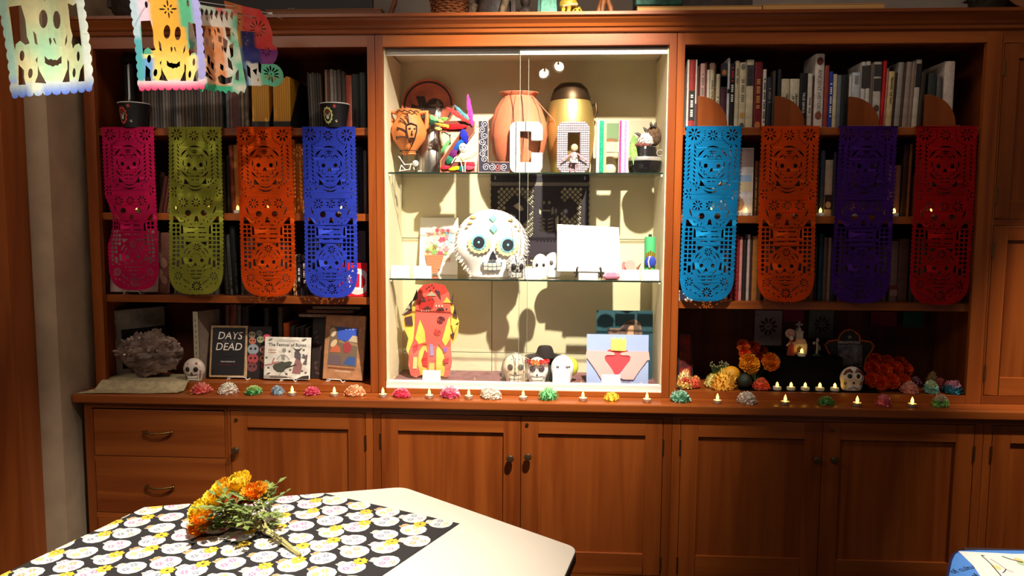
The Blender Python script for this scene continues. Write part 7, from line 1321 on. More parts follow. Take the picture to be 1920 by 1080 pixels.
Y = .125; x = gx(1371, Y, ZF+.03); R_ = 17*mpp(Y); r = thing('orange_fruit', 'round golden orange fruit between the chrysanthemum and marigolds', 'fruit', (x, Y, ZF+.012)); obj('peel', MB().ell((0, 0, R_*.98), (R_, R_, R_*.97), 20, 14), mat('orange_peel', (214, 146, 20), .5, bump=.15, bscale=400), r, smooth=True); obj('stem_scar', MB().lathe([(R_*.12, R_*1.93), (R_*.08, R_*1.98), (0, R_*1.99)], 8), GS, r); obj('leaf_bed', MB().lathe([(R_*.5, -.0114), (R_*.4, R_*.12)], 10), mat('dark_leaf', (40, 50, 30), .8), r)
Y = .062; x = gx(1396, Y, ZF+.03); R_ = 13.5*mpp(Y); r = thing('avocado', 'dark green avocado in front of the golden marigold', 'fruit', (x, Y, ZF+.0036)); obj('skin', MB().ell((0, 0, R_*1.12), (R_, R_*1.05, R_*1.12), 20, 14, 0, lambda d: d*(1-.06*max(0, d.z))), mat('avocado_skin', (28, 40, 30), .4, bump=.4, bscale=250), r, smooth=True); obj('stem_nub', MB().lathe([(R_*.12, R_*2.1), (R_*.1, R_*2.26), (0, R_*2.27)], 8), GS, r)
shuffle_seed(6); r = thing('dried_flower_spray', 'fine dry greenish flower spray behind the pale yellow daisy', 'foliage', (gx(1345, .15, ZF), .15, ZF+.0006)); m = MB(); d_ = MB()
for i in range(26):
    q = at(random.uniform(1332, 1368), random.uniform(676, 690), .15)-r.location; m.tube([(0, 0, 0), (q.x*.6, 0, q.z*.6), tuple(q)], .0008, 4); d_.ell(tuple(q), (.004, .004, .004), 6, 4)
obj('stem', m, GS, r); obj('bud', d_, mat('dry_bud', (120, 116, 80), .8), r)
x = gx(1284, .2, 1.05); Y = .2; H = gz(624, Y, x)-ZF; r = thing('framed_picture', 'small dark picture frame with a red picture at the altar left end', 'frame', (gx(1286, Y, 1.05), Y, ZF+.0006), (-.06, 0, .2)); w = 30*mpp(Y); obj('frame_border', MB().box(-w/2, w/2, 0, .012, 0, .008).box(-w/2, w/2, 0, .012, H-.008, H).box(-w/2, -w/2+.008, 0, .012, .008, H-.008).box(w/2-.008, w/2, 0, .012, .008, H-.008), mat('black_card', (26, 24, 24)), r); obj('picture_print', MB().box(-w/2+.008, w/2-.008, .005, .008, .008, H-.008), mat('red_print', (150, 36, 30), .6, c2=(60, 24, 26), vscale=18), r)
Y = .032; x = gx(1279, Y, ZF); r = solo('pebble', MB().ell((0, 0, .009), (.022, .012, .009), 14, 9, 0, lambda d: d*(1+.15*noise.noise(d*2))), mat('dark_stone', (96, 76, 60), .5, vary=.3, vscale=60), 'dark smooth pebble at the lower left corner of the altar', 'stone', (x, Y, ZF+.001), smooth=True)
# orange heap at the right
shuffle_seed(12); GH = 'marigolds in the orange heap'; k = 0
NMS = ['leftmost in the lower row', 'second in the lower row', 'third in the lower row', 'rightmost in the lower row', 'left in the middle row', 'centre of the middle row', 'right in the middle row', 'far right of the middle row', 'top left', 'top centre', 'top right']
for px, py, rp, Yf in ((1634, 714, 14, .11), (1652, 718, 13, .09), (1670, 716, 14, .09), (1690, 716, 14, .10), (1636, 692, 15, .14), (1656, 696, 14, .12), (1676, 694, 15, .13), (1695, 694, 13, .14), (1640, 677, 13, .17), (1660, 680, 13, .16), (1684, 683, 14, .17)):
    c = random.choice([(206, 62, 14), (220, 76, 18), (196, 54, 12)]); marigold('marigold', 'orange paper marigold, %s of the heap by owl mask' % NMS[k], at(px, py, Yf), rp*mpp(Yf)*1.12, c, (226, 90, 30), 100+k, GH, (random.uniform(-.3, .3), -1, random.uniform(.1, .6))); k += 1
hp = thing('flower_basket', 'low brown basket hidden under the orange marigold heap', 'basket', (gx(1663, .16, ZF), .17, ZF+.0036)); obj('basket_body', MB().lathe([(.06, 0), (.085, .05), (.08, .05), (.055, .004), (0, .004)], 18, sy=.6), mat('basket_brown', (96, 60, 40), .8), hp)
for px, w_, h_, c_, st, l, Yf, zl in ((1704, 46, 21, [(206, 120, 110), (226, 160, 140)], 'carnation', 'salmon pink paper flower at the foot of the orange heap', .05, 0), (1745, 36, 25, [(110, 180, 170), (180, 200, 150)], 'peony', 'pale green and aqua paper flower at right of the altar', .05, 0), (1786, 44, 26, [(20, 120, 150), (220, 130, 160)], 'peony', 'teal blue paper flower with pink centre at right end', .05, 0),
    (1748, 30, 26, [(120, 84, 30), (140, 104, 50)], 'carnation', 'olive brown paper flower behind the aqua one', .14, .016), (1716, 30, 18, [(96, 30, 50), (120, 50, 70)], 'peony', 'dark plum paper flower behind the salmon pink one', .12, .016), (1762, 30, 20, [(150, 30, 40), (176, 50, 50)], 'peony', 'dull red paper flower between the aqua and teal ones', .11, .006)):
    flower('paper_flower', l, px, Yf, ZF+zl+.0025, w_, h_, c_, px, 'paper flowers at the right of the altar', st)
# dim cut paper sheets strung at the back of the bay
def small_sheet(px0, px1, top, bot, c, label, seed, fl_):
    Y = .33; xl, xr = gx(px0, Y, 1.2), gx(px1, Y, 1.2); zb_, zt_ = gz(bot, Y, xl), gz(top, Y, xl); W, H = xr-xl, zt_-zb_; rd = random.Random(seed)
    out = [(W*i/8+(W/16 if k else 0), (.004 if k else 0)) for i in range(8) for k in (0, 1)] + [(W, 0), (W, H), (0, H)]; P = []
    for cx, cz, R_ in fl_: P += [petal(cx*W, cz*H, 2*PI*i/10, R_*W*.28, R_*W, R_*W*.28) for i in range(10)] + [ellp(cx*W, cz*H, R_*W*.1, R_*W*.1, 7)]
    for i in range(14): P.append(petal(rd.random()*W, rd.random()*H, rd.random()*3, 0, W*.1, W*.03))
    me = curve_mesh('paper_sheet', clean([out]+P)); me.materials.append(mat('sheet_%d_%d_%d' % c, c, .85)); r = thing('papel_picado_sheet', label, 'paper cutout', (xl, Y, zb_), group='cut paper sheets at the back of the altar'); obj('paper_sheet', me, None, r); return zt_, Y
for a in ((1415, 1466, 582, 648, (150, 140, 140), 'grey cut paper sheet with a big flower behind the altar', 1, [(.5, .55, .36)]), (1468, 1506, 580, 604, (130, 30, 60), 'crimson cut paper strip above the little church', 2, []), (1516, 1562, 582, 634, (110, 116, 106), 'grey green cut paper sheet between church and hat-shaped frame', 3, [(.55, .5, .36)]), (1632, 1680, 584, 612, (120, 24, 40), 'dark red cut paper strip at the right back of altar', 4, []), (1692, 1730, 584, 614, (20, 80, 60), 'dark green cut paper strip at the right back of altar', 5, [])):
    zt_, Y = small_sheet(*a)
x0, x1 = gx(1400, .33, 1.3), gx(1740, .33, 1.3); solo('string', MB().tube([(x0, .3312, ZF+.363), (x1, .3312, ZF+.363)], .001, 5), mat('white_string', (200, 195, 185)), 'string under the shelf carrying the dim altar paper sheets', 'string', (x0, .33, ZF+.36), world=True)
# ------------------------------------------------------------------ things on top of the cases
ZT = 2.5885; Yt = .09
PINE = wood('pale_pine', 'X', (176, 124, 66), (206, 156, 92), .6); MAHO = wood('brown_box_wood', 'X', (104, 58, 28), (134, 80, 42), .6)
def topbox(px0, px1, top, Y, m, label, dep=.2, lab=False):
    xl, xr = gx(px0, Y, 2.62), gx(px1, Y, 2.62); h = gz(top, Y, (xl+xr)/2)-ZT; r = thing('wooden_box', label, 'box', ((xl+xr)/2, Y, ZT+.0004), group='wooden boxes on top of the cases'); w = xr-xl
    obj('box_body', MB().box(-w/2, w/2, 0, dep, 0, h*.86), m, r, bevel=.002); obj('lid', MB().box(-w/2-.001, w/2+.001, -.001, dep, h*.865, h), m, r, bevel=.0015)
    if lab: obj('paper_label', MB().box(-w/2+.012, -w/2+.030, -.0016, 0, h*.35, h*.62), WHITE, r)
    return ZT+h
zb1 = topbox(498, 715, 17, -.01, MAHO, 'long brown wooden box with white label, left top of cases', lab=True)
zb2 = topbox(1195, 1429, 11, -.015, PINE, 'pale pine box on top, carrying the fluted green object'); topbox(1431, 1659, 7, -.015, PINE, 'tan pine box on top, right beside the paler one')
DKM = mat('dark_carved_wood', (44, 30, 24), .6, vary=.3, vscale=20, bump=.3, bscale=40)
x0, x1 = gx(206, .1, 2.65), gx(340, .1, 2.65); r = thing('carved_trough', 'dark carved wooden trough on top at far left', 'carving', ((x0+x1)/2, .12, ZT+.0004)); w = x1-x0; obj('trough_body', MB().lathe([(w*.34, 0), (w*.5, .06), (w*.52, .15), (w*.48, .15), (w*.45, .07), (w*.3, .015), (0, .015)], 24, sy=.35), DKM, r, smooth=True); obj('end_lug', MB().box(w*.46, w*.54, -.02, .02, .08, .12).box(-w*.54, -w*.46, -.02, .02, .08, .12), DKM, r)
x0, x1 = gx(352, .16, 2.65), gx(690, .16, 2.65); r = thing('dark_painting', 'long dark painted panel with tiny pale dots behind brown box', 'panel', ((x0+x1)/2, .215, ZT+.0004)); w = x1-x0; obj('panel_board', MB().box(-w/2, w/2, 0, .02, 0, .24), mat('dark_panel', (26, 18, 16), .6), r); m = MB()
for i in range(3): m.box(.03+i*.012, .037+i*.012, -.0008, 0, gz(12, .21, .0)-ZT, gz(10, .21, .0)-ZT)
obj('pale_dot', m, GREY, r); obj('frame_edge', MB().box(-w/2-.008, -w/2, -.004, .022, 0, .25).box(w/2, w/2+.008, -.004, .022, 0, .25), DKM, r)
x = gx(728, .1, 2.6); r = thing('carved_staff', 'brown curved carved staff leaning on top between box and basket', 'carving', (x, .09, ZT+.0006)); obj('shaft', MB().tube([(-.012, 0, .008), (.008, .02, .04), (.022, .05, .10), (.02, .09, .17)], [.010, .011, .012, .008], 9), mat('staff_wood', (110, 60, 36), .6, vary=.2, vscale=40), r, smooth=True); obj('foot', MB().ell((-.014, 0, .007), (.016, .012, .0068), 12, 8), mat('staff_wood', (110, 60, 36)), r, smooth=True)
# basket: woven staves
x0, x1 = gx(806, .1, 2.63), gx(878, .1, 2.63); R_ = (x1-x0)/2*1.1; x = (x0+x1)/2; r = thing('wicker_basket', 'brown wicker basket with vertical ribs on top of display case', 'basket', (x, .12, ZT+.0004)); BK = mat('wicker', (130, 74, 38), .7, vary=.25, vscale=60); BK2 = mat('dark_wicker', (84, 46, 24), .7)
obj('basket_body', MB().lathe([(R_*.72, 0), (R_*.78, .03), (R_*.95, .12), (R_*1.05, .2), (R_*1.0, .2), (R_*.7, .01), (0, .01)], 28), BK2, r); m = MB()
for j in range(18):
    z = .006+j*.0108; rr = R_*(.73+.32*z/.2)+.001; m.tube([((rr+.0028*(1 if (i+j) % 2 else -1))*math.cos(2*PI*i/28), (rr+.0028*(1 if (i+j) % 2 else -1))*math.sin(2*PI*i/28), z) for i in range(29)], .0048, 5)
w_ = obj('woven_strand', m, BK, r); w_['kind'] = 'stuff'
# dark mask with bark legs
u = mpp(.1); x = gx(925, .1, 2.6); r = thing('carved_mask', 'black carved mask with crossed mottled wooden bands beside the basket', 'carving', (x, .1, ZT+.0004)); BARK = mat('mottled_bark', (120, 100, 74), .8, c2=(60, 46, 34), vscale=40)
obj('mask_face', MB().ell((0, .02, 22*u), (34*u, 18*u, 40*u), 20, 14, 0, lambda d: Vector((d.x, d.y, max(d.z, -.54)))), mat('dark_carved_wood', (44, 30, 24)), r, smooth=True); obj('bark_band', MB().tube([(-42*u, -.012, 8*u*.9), (-34*u, -.014, 30*u), (-28*u, -.01, 70*u)], 7*u, 8).tube([(16*u, -.03, 8*u*.9), (22*u, -.03, 30*u), (32*u, -.02, 70*u)], 7*u, 8), BARK, r, smooth=True); obj('mouth_plate', MB().prism([(-20*u, 8*u), (14*u, 2*u), (18*u, 8*u), (-6*u, 12*u)], -18*u*1.0+.012, -10*u), mat('grey_plate', (96, 84, 76), .6), r)
x = gx(985, .1, 2.6); r = thing('carved_figure', 'small dark round-bodied carved figure left of the turquoise one', 'figurine', (x, .1, ZT+.0004)); obj('body', MB().lathe([(12*u, 0), (15*u, 10*u), (11*u, 22*u), (6*u, 26*u), (9*u, 32*u), (9*u, 44*u), (0, 50*u)], 18), mat('dark_carved_wood', (44, 30, 24)), r, smooth=True); obj('arm', MB().tube([(-12*u, -8*u, 20*u), (-6*u, -14*u, 12*u), (2*u, -15*u, 14*u)], 3*u, 7), mat('dark_carved_wood', (44, 30, 24)), r, smooth=True); obj('side_post', MB().box(-26*u, -18*u, -.01, .01, 0, 60*u), DKM, r)
x = gx(1027, .08, 2.6); r = thing('turquoise_sculpture', 'turquoise block sculpture with darker edge on top of display case', 'sculpture', (x, .08, ZT+.0004)); TQ = mat('turquoise_paint', (96, 170, 146), .6, vary=.12, vscale=60); obj('block_body', MB().prism([(-14*u, 0), (15*u, 0), (17*u, 14*u), (14*u, 60*u), (-12*u, 60*u)], 0, .08), TQ, r, bevel=.006); obj('side_face', MB().prism([(-19*u, 0), (-14.5*u, 0), (-12.6*u, 60*u), (-17*u, 60*u)], .01, .07), mat('dark_turquoise', (50, 110, 100), .6), r)
x = gx(1072, .07, 2.6); YF_ = mat('mustard_glaze', (190, 156, 50), .4, vary=.15, vscale=30); r = thing('yellow_dragon_figure', 'mustard yellow ceramic beast figure with curled tail on top', 'figurine', (x, .07, ZT+.0004))
obj('body', MB().ell((-6*u, 10*u, 28*u), (17*u, 14*u, 14*u), 16, 10), YF_, r, smooth=True); obj('head', MB().ell((9*u, -6*u, 10*u), (10*u, 9*u, 8*u), 14, 9).ell((9*u, -14*u, 8*u), (6*u, 4*u, 4*u), 10, 7), YF_, r, smooth=True); obj('leg', MB().tube([(-14*u, 0, 24*u), (-16*u, -4*u, 10*u), (-17*u, -6*u, 2.6*u)], 3.6*u, 8), YF_, r, smooth=True); obj('leg', MB().tube([(-4*u, -3*u, 24*u), (-6*u, -8*u, 12*u), (-8*u, -9*u, 2.8*u)], 4*u, 8), YF_, r, smooth=True)
obj('tail', MB().tube([(12*u, 10*u, 22*u), (22*u, 4*u, 6*u), (28*u, 0, 2*u)], [4*u, 3*u, 1.6*u], 8), YF_, r, smooth=True); obj('jaw_stripe', MB().tube([(-16*u, -5*u, 22*u), (2*u, -8*u, 24*u), (10*u, -4*u, 25*u)], 2*u, 6), mat('pale_glaze', (206, 180, 150), .4), r, smooth=True); obj('eye', MB().ell((6*u, -15*u, 12*u), (2*u, 1.4*u, 2*u), 8, 6).ell((13*u, -14*u, 12*u), (2*u, 1.4*u, 2*u), 8, 6), BLACK, r)
x = gx(1130, .08, 2.6); TW = mat('honey_wood', (150, 90, 44), .5, vary=.15, vscale=25); r = thing('wooden_figure', 'honey brown carved wooden figure with bent legs on top', 'figurine', (x, .08, ZT+.0004))
for a, b, c in (((-12*u, 0, 3*u), (-6*u, 0, 18*u), (2*u, .02, 46*u)), ((-2*u, -.01, 3*u), (-1*u, -.01, 20*u), (4*u, .01, 46*u)), ((16*u, 0, 3*u), (14*u, 0, 20*u), (4*u, .02, 46*u))): obj('leg', MB().tube([a, b, c], [3.4*u, 5*u, 6*u], 9), TW, r, smooth=True)
obj('torso', MB().ell((3*u, .02, 60*u), (13*u, 10*u, 18*u), 14, 10), TW, r, smooth=True)
GRM = mat('verdigris_metal', (40, 76, 64), .4, .6, vary=.2, vscale=30); Y = .03; zq = zb2+.0006; x = gx(1226, Y, zq); r = thing('green_metal_casket', 'dark green metal casket on bolt feet standing on pine box', 'casket', (gx(1300, Y, zq), Y, zq)); w0 = gx(1190, Y, zq)-gx(1300, Y, zq); w1 = gx(1270, Y, zq)-gx(1300, Y, zq); w2 = gx(1412, Y, zq)-gx(1300, Y, zq)
obj('casket_rim', MB().box(w0, w1+.02, -.004, .1, .012, .10), GRM, r, bevel=.008); obj('dark_side', MB().box(w1+.021, w2, .01, .1, .0, .12), DKM, r)
for px in (1202, 1252): bx_ = gx(px, Y, zq)-gx(1300, Y, zq); obj('bolt_foot', MB().lathe([(.010, 0), (.010, .003), (.007, .004), (.009, .006), (.007, .008), (.009, .010), (.007, .012)], 12, (bx_, .012, 0)), mat('pale_bolt', (120, 160, 140), .3, .6), r, smooth=True)
x = gx(1872, .1, 2.65); r = thing('dark_foliage_ball', 'dark dry foliage arrangement on top at the right end', 'foliage', (x, .12, ZT+.0004)); shuffle_seed(40); obj('foliage_core', MB().ell((0, 0, .08), (.12, .08, .08), 16, 10, 0, lambda d: d*(1+.2*noise.noise(d*4))), mat('dry_dark_leaf', (40, 32, 22), .9), r); m = MB()
for i in range(170): d = Vector((random.gauss(0, 1), random.gauss(0, 1), random.gauss(.3, 1))).normalized(); p = Vector((d.x*.11, d.y*.07, .08+d.z*.07)); s = d.cross(Vector((.2, .3, 1))).normalized()*.007; m.add([Vector((k_.x, k_.y, max(k_.z, .001))) for k_ in (p-s, p+s, p+d*.03)], [(0, 1, 2)])
f = obj('dry_leaf', m, mat('dry_dark_leaf', (40, 32, 22)), r); f['kind'] = 'stuff'
x = gx(1906, -.01, 2.6); r = thing('wooden_plate', 'reddish wooden plate edge standing on top at the right edge', 'plate', (x+.06, .0, ZT+.0004)); obj('plate_disc', MB().lathe([(0, 0), (.10, 0), (.125, .012), (.125, .016), (.1, .006), (0, .006)], 30).xf(Matrix.Translation((0, .02, .1255)) @ Matrix.Rotation(PI/2-.15, 4, 'X')), MAHO, r, smooth=True); obj('plate_rest', MB().box(-.03, .03, .02, .06, 0, .03), MAHO, r)
# ------------------------------------------------------------------ table with printed cloth
HX = [(-1.215, -.954), (-.386, -.699), (.230, -1.168), (.045, -2.02), (-.79, -2.28), (-1.42, -1.76)]
def round_poly(P, rad, n=4):
    o = []
    for i in range(len(P)):
        p = Vector(P[i]); a = (Vector(P[i-1])-p).normalized(); b = (Vector(P[(i+1) % len(P)])-p).normalized()
        for k in range(n+1):
            t = k/n; q0 = p+a*rad; q1 = p+b*rad; o.append(tuple((1-t)**2*q0+2*t*(1-t)*p+t*t*q1))
    return o
HX = HX[::-1]
LAM = mat('white_laminate', (226, 216, 202), .42); EDG = mat('black_table_edge', (34, 32, 34), .4); STL = mat('grey_steel', (120, 118, 116), .35, .8)
r = thing('table', 'white six-sided table with black edge in the left foreground', 'table', (-.6, -1.5, 0)); tp = [(x+.6, y+1.5) for x, y in round_poly(HX, .035)]
obj('table_top', MB().slab(tp, .732, .74), LAM, r, bevel=.002); sc = lambda k: [(x*k, y*k) for x, y in tp]
obj('edge_band', MB().slab([(x*1.003, y*1.003) for x, y in tp], .704, .7318), EDG, r, bevel=.004)
for i in (0, 1, 3, 4): x, y = (HX[i][0]+.6)*.8, (HX[i][1]+1.5)*.8; obj('leg', MB().lathe([(.022, 0), (.018, .02), (.018, .704)], 14, (x, y, 0)), STL, r, smooth=True)
O = Vector((-.14, -1.017)); EX = Vector((-.911, .413)).normalized(); EY = Vector((-EX.y, EX.x)); 
if EY.y > 0: EY = -EY
def c2w(a, b): q = O+EX*a+EY*b; return (q.x, q.y)
def clip(P, Q):                       # clip polygon P to the convex counter-clockwise polygon Q
    for i in range(len(Q)):
        a, b = Q[i], Q[(i+1) % len(Q)]; f = lambda p: (b[0]-a[0])*(p[1]-a[1])-(b[1]-a[1])*(p[0]-a[0]); o = []
        for j in range(len(P)):
            p, q = P[j-1], P[j]; fp, fq = f(p), f(q)
            if (fp >= 0) != (fq >= 0): t = fp/(fp-fq); o.append((p[0]+(q[0]-p[0])*t, p[1]+(q[1]-p[1])*t))
            if fq >= 0: o.append(q)
        P = o
        if not P: return []
    return P
def ccw(P): return P if sum(P[i-1][0]*P[i][1]-P[i][0]*P[i-1][1] for i in range(len(P))) > 0 else P[::-1]
HXc = ccw([(x*1.0, y) for x, y in HX]); HXc = [((x+.6)*.9965-.6, (y+1.5)*.9965-1.5) for x, y in HXc]
CLO = ccw(clip(ccw([c2w(0, 0), c2w(1.6, 0), c2w(1.6, .95), c2w(0, .95)]), HXc))
cm_ = MB().slab(CLO, .7403, .7412, 0); shuffle_seed(77)
CK = [mat('cloth_black', (34, 32, 34), .85), mat('cloth_white', (216, 212, 206), .85), mat('cloth_yellow', (226, 186, 60), .85), mat('cloth_pink', (226, 110, 160), .85), mat('cloth_orange', (226, 150, 90), .85), mat('cloth_bluegrey', (120, 126, 150), .85), mat('cloth_lime', (206, 206, 120), .85)]
def pr(P, slot, z):
    q = clip([c2w(a, b) for a, b in P], CLO)
    if len(q) > 2:
        q = ccw(q); cm_.add([(x, y, z) for x, y in q], [tuple(range(len(q)))], slot)
def sk(cx, cy, s, ang):
    ca, sa = math.cos(ang), math.sin(ang); T = lambda L_: [(cx+s*(x*ca-y*sa), cy+s*(x*sa+y*ca)) for x, y in L_]
    pr(T([(-.54, -.15), (-.50, -.06), (-.54, .02), (-.50, .15), (-.33, .18), (-.27, .30), (-.08, .40), (.12, .44), (.33, .37), (.47, .2), (.5, 0), (.46, -.22), (.3, -.39), (.08, -.44), (-.12, -.40), (-.27, -.30), (-.33, -.19)]), 1, .7414)
    c = random.choice([2, 3, 4, 5, 6]); e = random.choice([2, 3, 5, 4])
    for sgn in (-1, 1):
        for k in range(6): a = 2*PI*k/6; pr(T(ellp(-.02+.085*math.cos(a), sgn*.17+.085*math.sin(a), .05, .036, 6, a)), e, .7416)
    for k in range(5): a = 2*PI*k/5; pr(T(ellp(.28+.075*math.cos(a), .075*math.sin(a), .042, .032, 6, a)), c, .7416)
    for k in range(4): pr(T([(-.48, -.16+.09*k), (-.30, -.14+.085*k), (-.30, -.115+.085*k), (-.48, -.135+.09*k)]), c if k % 2 else 5, .7416)
    if random.random() < .3: pr(T([(-.5, -.14), (-.38, -.16), (-.38, .16), (-.49, .14)]), 4, .7418)
    for k in range(3): a = -1+k; pr(T(ellp(.40*math.cos(a)*.9, .34*math.sin(a), .022, .012, 5, a+1.5)), c, .7416)
for j in range(14):
    for i in range(17):
        cx = .055+i*.108+(.054 if j % 2 else 0); cy = .03+j*.074
        sk(cx+random.uniform(-.008, .008), cy+random.uniform(-.006, .006), .090*random.uniform(.92, 1.06), PI+random.uniform(-.35, .35))
        if (i+j) % 2 == 0:
            fx, fy = cx+.052, cy+.037
            for k in range(8): a = 2*PI*k/8+random.random()*.2; pr([(fx+x, fy+y) for x, y in petal(0, 0, a, .003, .023, .012)], 2, .7420)
obj_c = solo('tablecloth', cm_, CK, 'black cloth printed with white decorated skulls spread on the white table', 'tablecloth', (-.9, -1.4, .7403), world=True)
# bouquet of marigolds lying on the cloth
B0 = onz(562, 1041, .746); r = thing('marigold_bouquet', 'bouquet of yellow and orange marigolds lying on the skull cloth', 'bouquet', (B0.x, B0.y, .7425)); loc = lambda p: Vector(p)-r.location
heads = [(457, 917, 26, -1.06, (255, 218, 66), (252, 190, 40)), (428, 928, 25, -1.08, (255, 208, 56), (250, 176, 36)), (476, 932, 20, -1.10, (248, 160, 36), (240, 130, 24)), (405, 945, 22, -1.10, (255, 218, 70), (250, 184, 40)), (389, 967, 26, -1.13, (255, 216, 56), (252, 190, 36)), (386, 993, 24, -1.16, (244, 146, 14), (236, 116, 10)), (442, 950, 17, -1.12, (226, 90, 14), (206, 70, 10)), (488, 922, 15, -1.09, (246, 180, 50), (240, 150, 30))]
MST = mat('pale_stem', (176, 170, 110), .7, vary=.1, vscale=30); LEAF = mat('marigold_leaf', (108, 124, 60), .7, vary=.2, vscale=30)
for i, (px, py, rp, Yf, c1, c2) in enumerate(heads):
    p = at(px, py, Yf); p.z = max(p.z, .742+rp*mpp(Yf)*.75); f = marigold('flower_head', None, loc(p), rp*mpp(Yf)*1.28, c1, c2, 50+i, parent=r, face=(-.5+.15*(i % 4), -.55, .75))
    q = loc(p); e_ = Vector((random.uniform(-.008, .008), random.uniform(-.006, .006), random.uniform(.0, .008))); kn = loc(onz(497, 994, .756)); obj('stem', MB().tube([e_*.5+Vector((0, 0, .003)), kn*.5+e_+Vector((0, 0, .004)), kn+e_, kn*.4+q*.6+Vector((0, .01, 0)), q-Vector((0, -.012, .012))], .0026, 6), MST, r, smooth=True)
p = at(390, 955, -1.155); obj('pink_centre', MB().ell(loc(p), (.010, .008, .010), 9, 6), mat('petal_226_60_90', (226, 60, 90), .7), r, smooth=True)
def leafy(p, d, n, ln):
    m = MB(); d = Vector(d).normalized(); s = d.cross(Vector((0, 0, 1))).normalized(); p = Vector(p)
    m.tube([p, p+d*ln*.5+Vector((0, 0, .004)), p+d*ln], .0012, 4)
    for k in range(n):
        t = (k+1)/n; b = p+d*ln*t
        for sg in ((-1, 1) if k < n-1 else (0,)):
            dd = (d*.7+s*sg*.9).normalized() if sg else d; w = ln*.11; l2 = ln*.34; e = dd.cross(Vector((0, 0, 1))).normalized(); z = Vector((0, 0, .003)); m.add([b, b+dd*l2*.45+e*w+z, b+dd*l2, b+dd*l2*.45-e*w+z, b+dd*l2*.5-z*.6], [(0, 1, 4), (1, 2, 4), (2, 3, 4), (3, 0, 4)])
    return obj('leaf', m, LEAF, r)
shuffle_seed(19)
for i in range(36):
    p = at(random.uniform(425, 510), random.uniform(942, 1003), random.uniform(-1.2, -1.08)); p.z = max(.748, min(.83, p.z)); leafy(loc(p), (random.uniform(-1, .5), random.uniform(-.6, .7), random.uniform(-.1, .35)), 4, random.uniform(.06, .11))
p = onz(417, 990, .752); q = loc(p); obj('plastic_tag', MB().add([(q.x-.010, q.y, q.z-.008), (q.x+.010, q.y-.004, q.z-.008), (q.x+.006, q.y+.012, q.z+.034), (q.x-.010, q.y+.012, q.z+.034), (q.x-.010, q.y+.0012, q.z-.008), (q.x+.010, q.y-.0028, q.z-.008), (q.x+.006, q.y+.0132, q.z+.034), (q.x-.010, q.y+.0132, q.z+.034)], [(0, 1, 2, 3), (7, 6, 5, 4), (0, 4, 5, 1), (2, 6, 7, 3), (1, 5, 6, 2), (3, 7, 4, 0)]), mat('pink_tag', (206, 90, 110), .5), r)
q = loc(onz(418, 1008, .745)); obj('plastic_clip', MB().tube([(q.x-.012, q.y-.006, q.z), (q.x+.012, q.y-.006, q.z), (q.x+.012, q.y+.010, q.z), (q.x-.012, q.y+.010, q.z), (q.x-.012, q.y-.006, q.z)], .002, 6), mat('bright_card', (240, 238, 232)), r)
# ------------------------------------------------------------------ second table with a blue sign at lower right
r = thing('side_table', 'second table at lower right, under the blue sign', 'table', (1.75, -1.5, 0)); obj('table_top', MB().box(-.36, .9, -.55, .43, .70, .7335), mat('dark_table_top', (54, 44, 52), .5), r, bevel=.004)
for x, y in ((-.3, -.5), (.84, -.5), (-.3, .38), (.84, .38)): obj('leg', MB().box(x-.02, x+.02, y-.02, y+.02, 0, .6995), STL, r)
ZS = .734
bp = [onz(*q, .74) for q in ((1772, 1090), (1776, 1070), (1780, 1050), (1786, 1038), (1796, 1031), (1830, 1030), (1930, 1031), (2080, 1035))]; bp = [(v.x, v.y) for v in bp] + [(1.9, -1.75), (1.15, -1.75)]
bp = ccw(bp); c0 = Vector((1.6, -1.35)); r = thing('blue_sign', 'blue rounded sign board lying on the table at lower right corner', 'sign', (1.6, -1.35, ZS+.0002)); obj('sign_border', MB().slab([(x-1.6, y+1.35) for x, y in bp], 0, .005), mat('navy_edge', (34, 40, 84), .4), r); obj('sign_face', MB().slab([((x-1.6)*.982, (y+1.35)*.975) for x, y in bp], .0051, .0062), mat('sign_blue', (84, 144, 226), .45), r)
def flat_text(body, size, p, a, parent): 
    me = text_mesh('sign_lettering', body, size, mat('sign_ink', (30, 34, 60), .5), ext=.0002)
    for v in me.vertices: v.co = (v.co.x, v.co.z, -v.co.y)
    o = obj('sign_lettering', me, None, parent); o.location = p; o.rotation_euler = (0, 0, a); return o
q = onz(1800, 1068, .74); flat_text('of cultu', .030, (q.x-1.6+.006, q.y+1.35, .0068), .45, r); q = onz(1806, 1086, .74); flat_text('history of', .030, (q.x-1.6, q.y+1.35, .0068), .45, r)
pp = [onz(*q, .742) for q in ((1797, 1033), (1825, 1060), (1848, 1095), (2040, 1110), (2050, 1038), (1900, 1038))]; pp = ccw([(v.x, v.y) for v in pp])
r = thing('drawing_sheet', 'white sheet with pencil drawing lying over the blue sign', 'paper', (1.6, -1.35, ZS+.0067)); obj('paper_sheet', MB().slab([(x-1.6, y+1.35) for x, y in pp], 0, .0006), mat('bright_card', (240, 238, 232)), r)
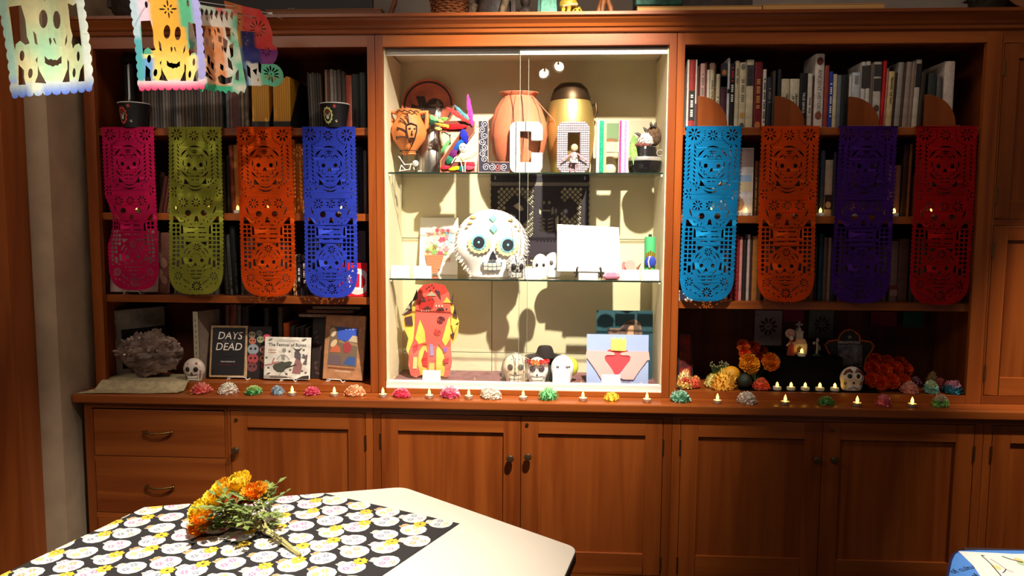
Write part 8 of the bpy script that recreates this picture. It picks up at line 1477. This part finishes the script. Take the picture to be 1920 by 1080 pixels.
def pl(L_, w=.0016, c='pencil', cc=(70, 66, 64)):
    P = [onz(*q, .742) for q in L_]; obj('pencil_line', MB().tube([(v.x-1.6, v.y+1.35, .0009) for v in P], w, 4), mat(c, cc, .8), r)
pl([(1840, 1041), (1848, 1048), (1858, 1057), (1868, 1069), (1875, 1077), (1885, 1090)]); pl([(1857, 1048), (1874, 1058), (1886, 1067), (1900, 1073)], .0012, 'pencil_pink', (190, 160, 150)); pl([(1879, 1043), (1890, 1047), (1897, 1049), (1915, 1054)]); pl([(1886, 1067), (1884, 1071), (1880, 1074)]); pl([(1840, 1041), (1846, 1042)])
for x, y, c in ((1868, 1063, (226, 216, 150)), (1910, 1050, (226, 206, 140)), (1916, 1056, (180, 206, 150))): v = onz(x, y, .742); obj('crayon_patch', MB().slab([(v.x-1.6+.012*math.cos(a), v.y+1.35+.016*math.sin(a)) for a in [2*PI*i/8 for i in range(8)]], .0007, .0009), M3(c), r)
# ------------------------------------------------------------------ track light heads on the ceiling behind the viewer, mirrored in the glass
TRK = mat('track_grey', (60, 58, 56), .4, .5); LMP = mat('lamp_face', (255, 244, 224), .4, emit=(255, 240, 214), es=30)
for k, (px, py) in enumerate(((1021, 139), (1047, 126))):
    Ym = 2.6; v = at(px, py, Ym); p = Vector((v.x, .06-Ym, v.z)); r = thing('track_light', 'grey ceiling track light head, %s of the pair behind the viewer' % ('left' if k == 0 else 'right'), 'lamp', p, group='ceiling track lights'); q = Vector((-.3 if k else .3, .8, -.55)).to_track_quat('Z', 'Y').to_matrix().to_4x4()
    obj('lamp_housing', MB().lathe([(.03, -.12), (.045, -.10), (.05, .0), (.047, .0), (.04, -.02), (0, -.02)], 18).xf(q), TRK, r, smooth=True); obj('lamp_lens', MB().lathe([(.038, -.018), (0, -.014)], 18).xf(q), LMP, r); obj('drop_rod', MB().tube([(0, 0, .02), (0, 0, 3.495-p.z)], .008, 8), TRK, r)
print('OBJECTS', len(bpy.data.objects), 'TRIS', sum(len(o.data.polygons) for o in bpy.data.objects if o.type == 'MESH'))
